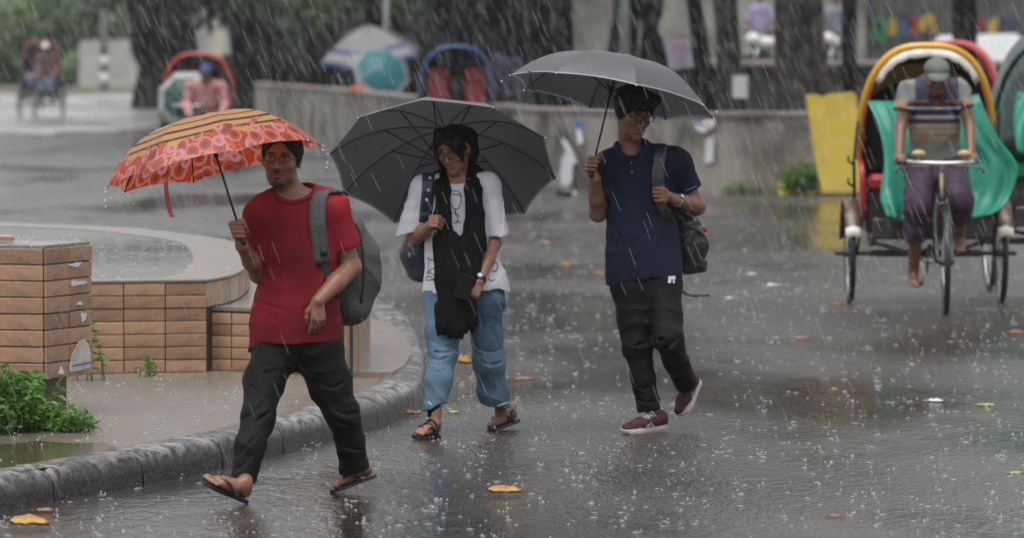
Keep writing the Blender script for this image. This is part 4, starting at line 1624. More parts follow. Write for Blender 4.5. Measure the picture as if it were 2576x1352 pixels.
def stick(bvh, u, v, off=.004, y=None):
    """point on a garment seen at (u, v), raised a little towards the street"""
    d = ray(u, v)
    o = V3(0, 0, CAM_H)
    h = bvh.ray_cast(Vector(o), Vector(nrm(d)))
    if h[0] is None:
        return W(u, v, y) if y is not None else None
    n = np.array(h[1])
    if np.dot(n, d) > 0:
        n = -n
    return np.array(h[0]) + n * off


# ------------------------------------------------------------ umbrellas
def canopy_mat(name, kind):
    m = bpy.data.materials.new(name)
    m.use_nodes = True
    N, L = m.node_tree.nodes, m.node_tree.links
    b = N['Principled BSDF']
    b.inputs['Roughness'].default_value = .42
    b.inputs['Coat Weight'].default_value = .5
    b.inputs['Coat Roughness'].default_value = .35
    uv = N.new('ShaderNodeUVMap')
    sp = N.new('ShaderNodeSeparateXYZ')
    L.new(uv.outputs[0], sp.inputs[0])
    tc = N.new('ShaderNodeTexCoord')
    tfac = .5
    if kind == 'floral':
        # radial bands: pale crown, tan bands with navy lines, a broad border of roses
        rp_ = N.new('ShaderNodeValToRGB')
        rp_.color_ramp.interpolation = 'CONSTANT'
        el = rp_.color_ramp.elements
        tan, navy, pale = (.72, .36, .12, 1), (.035, .035, .055, 1), (.72, .38, .24, 1)
        stops = [(0, pale), (.40, navy), (.412, tan), (.53, navy), (.562, tan), (.66, navy), (.695, tan), (.765, navy), (.79, tan)]
        el[0].position, el[0].color = stops[0]
        el[1].position, el[1].color = stops[1]
        for p, c in stops[2:]:
            e = el.new(p)
            e.color = c
        L.new(sp.outputs['Y'], rp_.inputs[0])
        vo = N.new('ShaderNodeTexVoronoi')
        vo.voronoi_dimensions = '2D'
        vo.inputs['Scale'].default_value = 12.5
        nz = N.new('ShaderNodeTexNoise')
        nz.inputs['Scale'].default_value = 22
        nz.inputs['Detail'].default_value = 3
        flat_ = N.new('ShaderNodeVectorMath')
        flat_.operation = 'MULTIPLY'
        flat_.inputs[1].default_value = (.39, .62, 0)
        L.new(uv.outputs[0], flat_.inputs[0])
        L.new(flat_.outputs[0], nz.inputs['Vector'])
        mxv = N.new('ShaderNodeMix')
        mxv.data_type = 'VECTOR'
        mxv.inputs['Factor'].default_value = .022
        L.new(flat_.outputs[0], mxv.inputs['A'])
        L.new(nz.outputs['Color'], mxv.inputs['B'])
        L.new(mxv.outputs['Result'], vo.inputs['Vector'])
        fl = N.new('ShaderNodeValToRGB')
        fe = fl.color_ramp.elements
        fe[0].position, fe[0].color = 0.0, (.16, .02, .01, 1)
        fe[1].position, fe[1].color = 1.0, (.62, .08, .02, 1)
        for p, c in ((.08, (.48, .06, .035, 1)), (.13, (.15, .025, .015, 1)), (.20, (.64, .12, .07, 1)), (.26, (.28, .04, .022, 1)), (.31, (.70, .15, .09, 1)), (.43, (.80, .27, .20, 1)), (.49, (.40, .045, .02, 1)), (.58, (.64, .08, .02, 1))):
            e = fl.color_ramp.elements.new(p * 1.18)
            e.color = c
        L.new(vo.outputs['Distance'], fl.inputs[0])
        vo2 = N.new('ShaderNodeTexVoronoi')
        vo2.voronoi_dimensions = '2D'
        vo2.inputs['Scale'].default_value = 8.0
        L.new(mxv.outputs['Result'], vo2.inputs['Vector'])
        pr = N.new('ShaderNodeMapRange')
        pr.inputs[1].default_value, pr.inputs[2].default_value, pr.inputs[3].default_value, pr.inputs[4].default_value = .20, .26, 1, 0
        L.new(vo2.outputs['Distance'], pr.inputs[0])
        mx1 = N.new('ShaderNodeMix')
        mx1.data_type = 'RGBA'
        L.new(pr.outputs[0], mx1.inputs['Factor'])
        L.new(fl.outputs[0], mx1.inputs['A'])
        pk = N.new('ShaderNodeValToRGB')
        pe = pk.color_ramp.elements
        pe[0].position, pe[0].color = 0.0, (.34, .06, .09, 1)
        pe[1].position, pe[1].color = .26, (.78, .42, .44, 1)
        e = pe.new(.12)
        e.color = (.70, .22, .26, 1)
        L.new(vo2.outputs['Distance'], pk.inputs[0])
        L.new(pk.outputs[0], mx1.inputs['B'])
        # wavy upper edge of the roses, and some roses up on the bands
        nz2 = N.new('ShaderNodeTexNoise')
        nz2.inputs['Scale'].default_value = 9
        L.new(tc.outputs['Object'], nz2.inputs['Vector'])
        ad = N.new('ShaderNodeMath')
        ad.operation = 'MULTIPLY_ADD'
        ad.inputs[1].default_value = .42
        L.new(nz2.outputs['Fac'], ad.inputs[0])
        L.new(sp.outputs['Y'], ad.inputs[2])
        gt = N.new('ShaderNodeMath')
        gt.operation = 'GREATER_THAN'
        gt.inputs[1].default_value = .99
        L.new(ad.outputs[0], gt.inputs[0])
        mx = N.new('ShaderNodeMix')
        mx.data_type = 'RGBA'
        L.new(gt.outputs[0], mx.inputs['Factor'])
        L.new(rp_.outputs[0], mx.inputs['A'])
        L.new(mx1.outputs['Result'], mx.inputs['B'])
        col = mx.outputs['Result']
    else:
        rp_ = N.new('ShaderNodeValToRGB')
        rp_.color_ramp.interpolation = 'CONSTANT'
        el = rp_.color_ramp.elements
        if kind == 'grey':
            stops = [(0, (.10, .103, .112, 1)), (.984, (.26, .265, .28, 1))]  # paler outer stop paints a highlight along the hem
            tfac = .22
        elif kind == 'green':
            stops = [(0, (.03, .14, .11, 1)), (.72, (.66, .68, .68, 1))]
        elif kind == 'teal':
            stops = [(0, (.03, .24, .28, 1)), (.88, (.5, .52, .52, 1))]
        else:   # parasol
            stops = [(0, (.40, .39, .41, 1)), (.68, (.03, .08, .34, 1)), (.76, (.46, .43, .45, 1)), (.92, (.035, .07, .24, 1))]
        el[0].position, el[0].color = stops[0]
        el[1].position, el[1].color = stops[1]
        for p, c in stops[2:]:
            e = el.new(p)
            e.color = c
        L.new(sp.outputs['Y'], rp_.inputs[0])
        col = rp_.outputs[0]
        if kind == 'parasol':
            fr_ = N.new('ShaderNodeMath')
            fr_.operation = 'FRACT'
            ml = N.new('ShaderNodeMath')
            ml.operation = 'MULTIPLY'
            ml.inputs[1].default_value = .5
            L.new(sp.outputs['X'], ml.inputs[0])
            L.new(ml.outputs[0], fr_.inputs[0])
            gt = N.new('ShaderNodeMath')
            gt.operation = 'GREATER_THAN'
            gt.inputs[1].default_value = .5
            L.new(fr_.outputs[0], gt.inputs[0])
            mx = N.new('ShaderNodeMix')
            mx.data_type = 'RGBA'
            L.new(gt.outputs[0], mx.inputs['Factor'])
            L.new(col, mx.inputs['A'])
            mx.inputs['B'].default_value = (.16, .155, .16, 1)
            gt2 = N.new('ShaderNodeMath')
            gt2.operation = 'MULTIPLY'
            gt2.inputs[1].default_value = .55
            L.new(gt.outputs[0], gt2.inputs[0])
            L.new(gt2.outputs[0], mx.inputs['Factor'])
            col = mx.outputs['Result']
    L.new(col, b.inputs['Base Color'])
    nb = N.new('ShaderNodeTexNoise')
    nb.inputs['Scale'].default_value = 14
    L.new(tc.outputs['Object'], nb.inputs['Vector'])
    bp = N.new('ShaderNodeBump')
    bp.inputs['Strength'].default_value = .25
    bp.inputs['Distance'].default_value = .02
    L.new(nb.outputs['Fac'], bp.inputs['Height'])
    L.new(bp.outputs[0], b.inputs['Normal'])
    tr = N.new('ShaderNodeBsdfTranslucent')
    L.new(col, tr.inputs['Color'])
    ms = N.new('ShaderNodeMixShader')
    ms.inputs[0].default_value = tfac
    L.new(b.outputs[0], ms.inputs[1])
    L.new(tr.outputs[0], ms.inputs[2])
    L.new(ms.outputs[0], N['Material Output'].inputs['Surface'])
    return m


M['bead'] = mat('water_bead', (.75, .78, .8), .1, spec=.6)


def umbrella(name, label, c, axis, R, depth, n, rot, cm, hand=None, group=None, tail=.06, pole_r=.0055, pw=2.1, tie=None, detail=True, cat='umbrella'):
    """c = centre of the rim plane, axis = unit vector to the top, hand = where the shaft is gripped"""
    axis = nrm(axis)
    e1 = nrm(np.cross(axis, V3(0, 1, 0)))
    e2 = np.cross(axis, e1)
    t = thing(name, c, label, cat, group)
    nt_, ns = 12, 8
    prof = lambda q: (R * q, depth * (1 - q ** pw))
    V, UV, Fc = [], [], []
    base = 0
    for i in range(n):
        a0, a1 = rot + 2 * math.pi * i / n, rot + 2 * math.pi * (i + 1) / n
        d0, d1 = e1 * math.cos(a0) + e2 * math.sin(a0), e1 * math.cos(a1) + e2 * math.sin(a1)
        for j in range(nt_ + 1):
            for k in range(ns + 1):
                s = k / ns
                q = j / nt_
                qq = q * (1 - .022 * 4 * s * (1 - s) * q ** 3)
                r_, z_ = prof(qq)
                p = c + axis * (z_ - .004 * math.sin(math.pi * s) * math.sin(math.pi * q)) + (d0 * (1 - s) + d1 * s) * r_
                V.append(p)
                UV.append((i + s, q))
        for j in range(nt_):
            for k in range(ns):
                a = base + j * (ns + 1) + k
                Fc.append((a, a + 1, a + ns + 2, a + ns + 1))
        base += (nt_ + 1) * (ns + 1)
    can = mk('canopy', V, np.array(Fc), cm, t, True, None, UV)
    top = c + axis * (depth + .006)
    hd = c - axis * .45 if hand is None else hand
    end = hd + nrm(hd - top) * tail
    MB().tube([top, end], pole_r, 10).build('shaft', M['grip'], t)
    MB().tube([hd + (top - hd) * .06, hd, end, end + nrm(end - top) * .012], [pole_r * 1.9, pole_r * 2.4, pole_r * 2.4, pole_r * 1.6], 10).build('handle', M['grip'], t)
    MB().tube([top - axis * .004, top + axis * .012, top + axis * .03], [.016, .009, .005], 10).build('ferrule', M['grip'], t)
    run = top + (hd - top) * (.36 * R / np.linalg.norm(hd - top) * 1.0)
    MB().tube([run + axis * .02, run - axis * .025], .012, 10).build('runner', M['grip'], t)
    if detail:
        for i in range(n):
            a = rot + 2 * math.pi * i / n
            d = e1 * math.cos(a) + e2 * math.sin(a)
            pts = [c + axis * (prof(q)[1] - .006) + d * prof(q)[0] for q in np.linspace(.04, .995, 12)]
            rb = MB().tube(pts, .0026, 6).build('rib', M['grip'], t)
            MB().tube([run, c + axis * (prof(.52)[1] - .008) + d * prof(.52)[0]], .0034, 6).build('stretcher', M['grip'], rb)
            tip = c + d * R
            MB().ball(tip + d * .003 - axis * .002, .0038, 6, 5).build('rib_tip', M['bead'], rb)
    if tie is not None:
        p0, ln, mm = tie
        pts = spline([p0, p0 + V3(.004, -.01, -ln * .4), p0 + V3(.018, -.012, -ln * .85), p0 + V3(.03, -.02, -ln)], 10)
        ribbon(pts, .020, V3(.9, .4, 0), .003).build('tie_strap', mm, t)
    return t


# ------------------------------------------------------------ person 1: red T-shirt, orange umbrella
def person(label, u, v, y, z=0.0):
    p = W(u, v, y)
    return thing('person', (p[0], y, z), label, 'person', None)


Z1 = 25.8
P = lambda u, v, dy=0.0: W(u, v, Z1 + dy)
SK1 = (.265, .125, .077)
man = person('person in a red T-shirt and glasses striding under the orange flowered umbrella', 740, 900, Z1)
KP = {}
F = Field()
R1 = frame(-8, -1, -4)
hk = 1.075
ho = P(708, 398, 0)
L1 = add_head(F, ho, R1, hk, SK1, beard=1)
F.cap(ho + R1 @ V3(0, -.02, -.06), P(738, 500, .03), .056, .062, .03)
F.cap(P(700, 508, .03), P(790, 500, .03), .05, .05, .04)
F.cap(P(742, 560, .03), P(748, 820, .03), .13, .12, .05, (V3(0, 1, 0), 1.6))
rs, re, rw = P(655, 548, .0), P(652, 688, .03), P(609, 618, -.16)
F.path([P(690, 530, .02), rs, re], [.055, .050, .043], .03)
F.path([re, re * .55 + rw * .45, rw], [.043, .040, .028], .02)
fc = P(603, 578, -.2)
sh_top = P(524, 283, -.02)
Sdir = nrm(sh_top - fc)
F.path([rw, fc + V3(-.004, .028, -.02)], [.028, .026], .015)
fist(F, fc, Sdir, V3(-1, -.15, 0), V3(.1, -1, .05), 1.0)
ls, le, lw = P(838, 530, .02), P(884, 672, .04), P(799, 757, -.17)
F.path([P(800, 515, .03), ls, le], [.055, .050, .044], .03)
F.path([le, le * .55 + lw * .45, lw], [.044, .042, .029], .02)
open_hand(F, lw, P(803, 846, -.19) - lw, V3(-.35, .9, 0), V3(-.9, -.35, 0), 1.0, .38)
# legs inside the trousers and feet
rk, ra = P(648, 1040, -.2), P(616, 1200, -.31)
lk, la = P(860, 1036, .06), P(893, 1178, .2)
F.path([P(690, 880, .02), P(664, 960, -.08), rk, ra], [.075, .062, .045, .034], .03)
F.path([P(800, 880, .03), P(830, 965, .05), lk, la], [.075, .065, .045, .034], .03)
F.ell(P(745, 850, .03), (.13, .08, .09), None, .05)
f1 = add_foot(F, P(621, 1254, -.335), P(516, 1208, -.47), V3(.35, -.2, 1), V3(.4, .9, 0), ra)
f2 = add_foot(F, P(938, 1192, .30), P(836, 1229, .17), V3(-.25, 0, 1), V3(-.2, -.9, 0), la)
fbuild(F, 'body', .006, M['skin'], man, None, SK1)
flip_flop(f1, man)
flip_flop(f2, man)
glasses(L1, hk, man, M['glassdark'], .0016, .024, .017)
# hair: short, brushed up at the forehead
H = Field()
H.ell(L1(0, -.020, .046), np.array((.083, .100, .084)) * hk, R1, .02)
H.ell(L1(0, .030, .095), np.array((.066, .058, .038)) * hk, R1, .03)
for s in (-1, 1):
    H.ell(L1(s * .072, -.01, .02), np.array((.012, .04, .045)) * hk, R1, .02)
H.ell(L1(0, .117, .010), np.array((.062, .075, .083)) * hk, R1, .012, 'sub')
H.ell(L1(0, .06, -.085), np.array((.12, .14, .085)) * hk, R1, .012, 'sub')
H.cut(L1(0, -.05, -.06), -R1[:, 2])
fbuild(H, 'hair', .0045, M['hair'], man, lambda q: .004 * vnoise(q * np.array([90, 90, 30]), 3) + .003 * vnoise(q * 160, 5))

# T-shirt
T = Field()
sq = (V3(0, 1, 0), 1.55)
T.cap(P(668, 540, .03), P(822, 522, .03), .080, .080, .05, (V3(0, 1, 0), 1.1))
T.cap(P(690, 514, .035), P(735, 492, .035), .052, .058, .05)
T.cap(P(792, 502, .035), P(750, 492, .035), .052, .058, .05)
T.path([P(744, 560, .03), P(747, 640, .03), P(752, 720, .03), P(745, 800, .03), P(744, 890, .03)], [.185, .178, .172, .196, .220], .05, sq)
T.join(part([P(672, 530, .02), rs + V3(0, 0, .01), rs * .2 + re * .8 + V3(.004, 0, 0)], [.070, .076, .080], P(648, 645, .02), re - rs), .03)
T.join(part([P(815, 515, .03), ls + V3(0, 0, .008), ls * .2 + le * .8], [.068, .072, .070], P(868, 624, .04), le - ls), .03)
T.cut(P(744, 857, 0), V3(.02, .05, -1), (P(744, 1000, 0), .30))
T.ell(P(738, 474, .0), (.088, .085, .062), None, .012, 'sub')
wr = folds(.0075, [((.95, .1, .22), 22), ((.5, .3, -.8), 26), ((1, 0, -.55), 28)], 2)
fbuild(T, 'shirt', .006, M['red'], man, wr, keep=KP, creases=[
    ([(655, 762), (688, 772), (722, 784)], .010), ([(738, 740), (734, 790), (729, 845)], .010), ([(690, 590), (672, 622), (668, 665)], .011),
    ([(712, 640), (700, 700), (706, 760)], .008), ([(800, 600), (806, 660), (800, 720)], .009), ([(845, 560), (852, 590), (850, 612)], .007),
    ([(668, 790), (700, 812), (712, 845)], .008), ([(770, 700), (764, 770), (770, 830)], .008), ([(880, 560), (884, 585), (888, 606)], .006), ([(690, 540), (684, 560), (676, 580)], .007)])
bv = KP['shirt']
# neck rib, sleeve and hem seams are thin raised bands
cl = [stick(bv, u, v, .001) for u, v in ((687, 487), (693, 497), (706, 506), (724, 511), (745, 510), (766, 503), (782, 494), (792, 482))]
cl = [q for q in cl if q is not None]
if len(cl) > 3:
    MB().tube(spline(cl, 24), .006, 6).build('neckband', M['red'], man)
# trousers
J = Field()
J.cap(P(694, 866, .03), P(796, 864, .03), .112, .112, .05, (V3(0, 1, 0), 1.25))
J.join(part([P(686, 905, .0), P(664, 960, -.08), P(650, 1045, -.2), P(628, 1120, -.27), P(609, 1215, -.31)], [.104, .090, .073, .066, .060], P(612, 1212, -.31), V3(-.15, -.2, -1)), .04)
J.join(part([P(802, 880, .03), P(830, 965, .05), P(861, 1040, .06), P(880, 1110, .12), P(894, 1190, .19)], [.110, .095, .076, .064, .069], P(892, 1180, .19), V3(.2, .2, -1)), .04)
wt_ = folds(.0075, [((.6, .2, .8), 30), ((-.55, .2, .85), 34), ((.15, .3, 1), 26)], 8)
fbuild(J, 'trousers', .006, M['blackcloth'], man, wt_, creases=[
    ([(616, 905), (650, 916), (690, 908)], .009), ([(616, 925), (660, 940), (702, 930)], .010), ([(622, 962), (660, 990), (694, 1000)], .009),
    ([(606, 1056), (640, 1036), (672, 1005)], .011), ([(600, 1078), (640, 1062), (682, 1034)], .011), ([(592, 1152), (620, 1122), (652, 1090)], .010), ([(584, 1185), (612, 1168), (640, 1140)], .008),
    ([(868, 955), (836, 975), (800, 960)], .010), ([(905, 1034), (872, 1042), (836, 1030)], .011), ([(910, 1062), (878, 1068), (846, 1060)], .010), ([(860, 1120), (890, 1130), (918, 1128)], .008), ([(866, 1150), (895, 1158), (925, 1150)], .009), ([(745, 900), (770, 930), (800, 945)], .009)])

# umbrella 1
axis1 = nrm(V3(-.225, .125, 1))
M['floral'] = canopy_mat('orange_rose_print', 'floral')
M['redstrap'] = mat('dark_red_strap', (.22, .02, .02), .5)
umbrella('umbrella', 'orange and red flowered umbrella with tan stripes held by the red shirt man', P(540, 419, -.10), axis1, .508, .235, 8, .28, M['floral'], fc, 'umbrellas held by the three walkers', pw=3.0, tie=(P(417, 448, -.53), .17, M['redstrap']))

# grey backpack on his left shoulder
B = Field()
B.path([P(880, 585, .20), P(898, 640, .24), P(902, 700, .25), P(890, 770, .22)], [.075, .098, .102, .080], .04)
B.path([P(850, 560, .22), P(862, 760, .24)], [.09, .10], .05)
B.ell(P(905, 690, .27), (.062, .12, .17), None, .03)
bp1 = thing('backpack', P(880, 800, .24), 'grey backpack hanging on the left shoulder of the red shirt man', 'backpack', 'backpacks of the walkers')
M['greybag'] = mat('grey_bag_cloth', (.06, .06, .063), .6, (.095, .095, .098), 8, bump=.6, bscale=90)
M['darkbag'] = mat('dark_bag_panel', (.025, .026, .029), .55, bump=.5, bscale=120)
bk = {}
fbuild(B, 'bag', .007, M['greybag'], bp1, folds(.008, [((.6, .2, .8), 30), ((-.3, .4, 1), 24)], 21), keep=bk)
sv = [stick(bv, u, v, .010) for u, v in ((838, 488), (822, 482), (806, 492), (798, 520), (797, 560), (804, 610), (812, 660))]
sv = [q for q in sv if q is not None]
ribbon(spline([sv[0] + V3(.03, .14, -.02), sv[0] + V3(.012, .06, .004)] + sv, 34), .074, V3(1, .15, .1), .010).build('shoulder_strap', M['greybag'], bp1)
lowp = [stick(bv, u, v, .008) for u, v in ((812, 650), (822, 690), (838, 740))]
lowp = [q for q in lowp if q is not None]
if len(lowp) > 1:
    ribbon(spline(lowp + [P(858, 790, .2)], 20), .036, V3(1, .2, .15), .006).build('adjusting_strap', M['darkbag'], bp1)
q = stick(bv, 812, 632, .018)
if q is not None:
    MB().box(q, (.034, .012, .034), None, .004).build('buckle', M['grip'], bp1)
zz = [stick(bk['bag'], u, v, .002) for u, v in ((892, 560), (905, 590), (913, 640), (915, 700), (908, 760))]
zz = [q for q in zz if q is not None]
if len(zz) > 2:
    MB().tube(spline(zz, 20), .006, 6).build('zip_line', M['darkbag'], bp1)
q = stick(bv, 781, 574, .003)
if q is not None:
    MB().box(q, (.016, .002, .007), None, 0).build('chest_logo', M['grip'], man)

# ------------------------------------------------------------ person 2: woman with black scarf
Z2 = 29.25
P = lambda u, v, dy=0.0: W(u, v, Z2 + dy)
SK2 = (.30, .142, .088)
wom = person('person in a white T-shirt and blue jeans with a long black scarf', 1160, 900, Z2)
F = Field()
R2 = frame(-24, -20, 5)
hk2 = 1.0
ho = P(1141, 374, 0)
L2 = add_head(F, ho, R2, hk2, SK2, female=True, mouth=(.24, .085, .075))
F.cap(ho + R2 @ V3(0, -.03, -.05), P(1150, 462, .05), .050, .055, .03)
F.cap(P(1110, 466, .05), P(1190, 462, .05), .045, .045, .04)
F.cap(P(1148, 510, .05), P(1160, 740, .05), .12, .13, .05, (V3(0, 1, 0), 1.6))
rs, re, rw = P(1066, 476, .03), P(1045, 596, .07), P(1079, 570, -.12)
F.path([P(1100, 470, .05), rs, re], [.045, .042, .038], .03)
F.path([re, re * .5 + rw * .5, rw], [.038, .036, .024], .02)
fc2 = P(1097, 560, -.16)
top2 = P(1124, 312, .17)
S2 = nrm(top2 - fc2)
F.path([rw, fc2 + V3(-.022, .014, -.006)], [.024, .023], .015)
fist(F, fc2, S2, V3(-.35, -.7, .25), V3(.85, -.5, 0), .92, loose=.012)
ls, le, lw = P(1226, 468, .04), P(1242, 610, .02), P(1206, 708, -.17)
F.path([P(1190, 462, .05), ls, le], [.045, .042, .038], .03)
F.path([le, le * .55 + lw * .45, lw], [.038, .036, .024], .02)
open_hand(F, lw, P(1180, 764, -.22) - lw, V3(-.4, .85, .1), V3(-.8, -.4, -.3), .92, .42)
rk, ra = P(1115, 872, -.12), P(1094, 1035, -.18)
lk, la = P(1228, 880, .08), P(1262, 1040, .30)
F.path([P(1122, 750, .03), P(1114, 840, -.05), rk, ra], [.07, .055, .042, .03], .03)
F.path([P(1212, 750, .05), P(1224, 840, .07), lk, la], [.07, .055, .042, .03], .03)
F.ell(P(1165, 730, .05), (.13, .08, .09), None, .05)
f1 = add_foot(F, P(1100, 1090, -.15), P(1050, 1094, -.345), V3(.1, -.1, 1), V3(.9, -.3, 0), ra, .92)
f2 = add_foot(F, P(1299, 1052, .40), P(1238, 1074, .24), V3(-.3, -.1, 1), V3(-.7, -.6, 0), la, .92)
fbuild(F, 'body', .006, M['skin'], wom, None, SK2)
glasses(L2, hk2, wom, M['grip'], .0021, .024, .021)
# sandals: T straps
for fp in (f1, f2):
    o = flip_flop(fp, wom, .92, 'sandal', .02)
    o0 = fp(0, 0, 0)
    d = fp(1, 0, 0) - o0
    s_, u_ = (fp(0, 1, 0) - o0) / .92, (fp(0, 0, 1) - o0) / .92
    st = MB()
    for a, hh in ((.36, .072), (.5, .056)):
        st.tube(spline([o0 + d * a - s_ * .042, o0 + d * (a + .02) - s_ * .034 + u_ * hh * .7, o0 + d * (a + .03) + u_ * (hh + .008), o0 + d * (a + .02) + s_ * .034 + u_ * hh * .7, o0 + d * a + s_ * .042], 14), .008, 6, flat=(u_, .5))
    st.tube(spline([o0 + d * .34 + s_ * .04 + u_ * .05, o0 - d * .06 + u_ * .06, o0 + d * .34 - s_ * .04 + u_ * .05], 12), .007, 6)
    st.build('ankle_strap', M['rubber'], o)
# hair: smooth, parted, a long lock across the brow and down both cheeks
H = Field()
H.ell(L2(0, -.022, .042), np.array((.0785, .099, .0775)) * hk2, R2, .02)
H.path([L2(-.045, .050, .090), L2(-.074, .040, .040), L2(-.080, .028, -.02), L2(-.078, .020, -.075), L2(-.082, .0, -.12)], [.024, .020, .018, .015, .009], .015)
H.path([L2(-.06, .0, .09), L2(-.085, .0, .02), L2(-.088, -.01, -.06), L2(-.085, -.02, -.15)], [.03, .024, .022, .014], .015)
H.path([L2(-.020, .070, .105), L2(.030, .092, .072), L2(.058, .080, .030), L2(.066, .060, -.02), L2(.066, .050, -.055)], [.020, .022, .020, .013, .005], .012)
H.path([L2(.02, .050, .112), L2(.062, .060, .060), L2(.078, .035, .01)], [.026, .026, .016], .015)
H.path([L2(.04, -.09, .02), L2(.02, -.10, -.06), L2(0, -.09, -.12)], [.06, .055, .045], .03)
H.ell(L2(-.020, .122, -.006), np.array((.060, .070, .080)) * hk2, R2, .008, 'sub')
H.ell(L2(0, .085, -.09), np.array((.060, .08, .07)) * hk2, R2, .008, 'sub')
fbuild(H, 'hair', .004, M['hair'], wom, lambda q: .0020 * vnoise((q @ R2) * np.array([150, 60, 12]), 3) + .0012 * vnoise(q * 150, 5))

T = Field()
sq = (V3(0, 1, 0), 1.5)
T.cap(P(1080, 482, .05), P(1214, 474, .05), .062, .062, .05, (V3(0, 1, 0), 1.1))
T.cap(P(1110, 464, .055), P(1180, 460, .055), .055, .055, .05)
T.path([P(1148, 510, .05), P(1152, 580, .05), P(1158, 650, .05), P(1172, 725, .05), P(1174, 780, .05)], [.160, .162, .172, .212, .225], .05, sq)
T.join(part([P(1085, 475, .05), rs, re + V3(-.02, 0, -.02)], [.064, .068, .088], re + V3(0, 0, .035), nrm(re - rs) * .8 + V3(.42, -.1, -.1)), .03)
T.join(part([P(1210, 466, .05), ls, le + V3(.022, 0, -.03)], [.062, .066, .066], P(1250, 592, .08), V3(.02, 0, -1)), .03)
T.cut(P(1172, 730, .05), V3(.085, 0, -1), (P(1175, 850, .05), .32))
T.ell(P(1148, 442, .02), (.075, .075, .062), None, .012, 'sub')
fbuild(T, 'shirt', .006, M['white'], wom, creases=[([(1226, 480), (1238, 520), (1244, 575)], .008), ([(1060, 490), (1050, 520), (1040, 555)], .008), ([(1262, 500), (1264, 545), (1262, 580)], .006), ([(1236, 640), (1252, 680), (1262, 715)], .009), ([(1222, 650), (1230, 700), (1232, 730)], .007), ([(1074, 620), (1082, 660), (1078, 700)], .008)], wrinkle=folds(.0065, [((.95, .1, .25), 22), ((.4, .3, -.85), 26)], 33), keep=KP)
bw = KP['shirt']
# line drawing printed on the shirt
def ink(pts, r=.0022, nm='printed_line', m=None, parent=None, bvh=None):
    q = [stick(bvh or bw, u, v, .0015) for u, v in pts]
    q = [a for a in q if a is not None]
    if len(q) > 1:
        MB().tube(spline(q, 4 * len(q)), r, 5).build(nm, m or M['grip'], parent or wom)
ink([(1131, 500), (1132, 488), (1139, 480), (1150, 480), (1158, 486), (1160, 498), (1158, 514), (1153, 524), (1146, 526), (1138, 520), (1133, 510), (1131, 500)])
ink([(1138, 486), (1146, 490), (1152, 488), (1159, 494)])
ink([(1146, 526), (1147, 540), (1152, 548), (1150, 562)])
ink([(1141, 534), (1150, 537), (1156, 546)])
ink([(1143, 560), (1152, 556), (1160, 560)])
for a in ([(1064, 652), (1075, 648), (1086, 654), (1097, 650)], [(1063, 672), (1080, 680), (1096, 672)], [(1065, 690), (1076, 682), (1090, 690), (1098, 700)], [(1070, 700), (1082, 694), (1094, 704), (1099, 698)], [(1072, 705), (1086, 703), (1098, 708)],
          [(1236, 655), (1248, 660), (1252, 672), (1246, 682), (1236, 680)], [(1228, 700), (1236, 706), (1246, 702)], [(1226, 720), (1240, 730), (1256, 736)], [(1240, 640), (1250, 648), (1262, 652)]):
    ink(a)
# jeans
J = Field()
J.cap(P(1120, 748, .05), P(1212, 748, .05), .112, .112, .05, (V3(0, 1, 0), 1.1))
J.join(part([P(1116, 755, .04), P(1114, 840, -.05), P(1114, 890, -.12), P(1105, 950, -.15), P(1090, 1045, -.175)], [.102, .084, .073, .066, .058], P(1092, 1024, -.175), V3(.45, -.1, -1)), .04)
J.join(part([P(1220, 755, .05), P(1224, 840, .07), P(1230, 910, .10), P(1240, 980, .17), P(1252, 1065, .26)], [.100, .080, .079, .079, .079], P(1249, 1021, .22), V3(-.2, 0, -1)), .04)
fbuild(J, 'jeans', .006, M['denim'], wom, creases=[
    ([(1076, 852), (1110, 868), (1152, 878)], .011), ([(1078, 878), (1116, 888), (1152, 874)], .010), ([(1080, 896), (1104, 906), (1132, 894)], .009), ([(1082, 925), (1104, 935), (1126, 925)], .007), ([(1100, 960), (1096, 985), (1088, 1010)], .006),
    ([(1252, 775), (1242, 830), (1256, 880)], .010), ([(1204, 902), (1232, 917), (1266, 908)], .010), ([(1200, 770), (1214, 810), (1208, 850)], .009), ([(1230, 940), (1240, 975), (1236, 1010)], .007), ([(1196, 870), (1226, 885), (1258, 878)], .009)], wrinkle=folds(.0075, [((.5, .2, .85), 30), ((-.5, .3, .85), 32), ((.9, .2, .25), 20)], 44), keep=KP)
bj = KP['jeans']
for a in ([(1077, 1010), (1086, 1018), (1096, 1026), (1106, 1031)], [(1216, 1026), (1232, 1024), (1250, 1020), (1266, 1015), (1280, 1011)]):
    ink(a, .005, 'frayed_hem', M['denimhem'], wom, bj)
# black ankle legging
MB().tube([P(1092, 1012, -.178), P(1092, 1046, -.18)], [.036, .036], 14).build('legging', M['blackcloth'], wom)
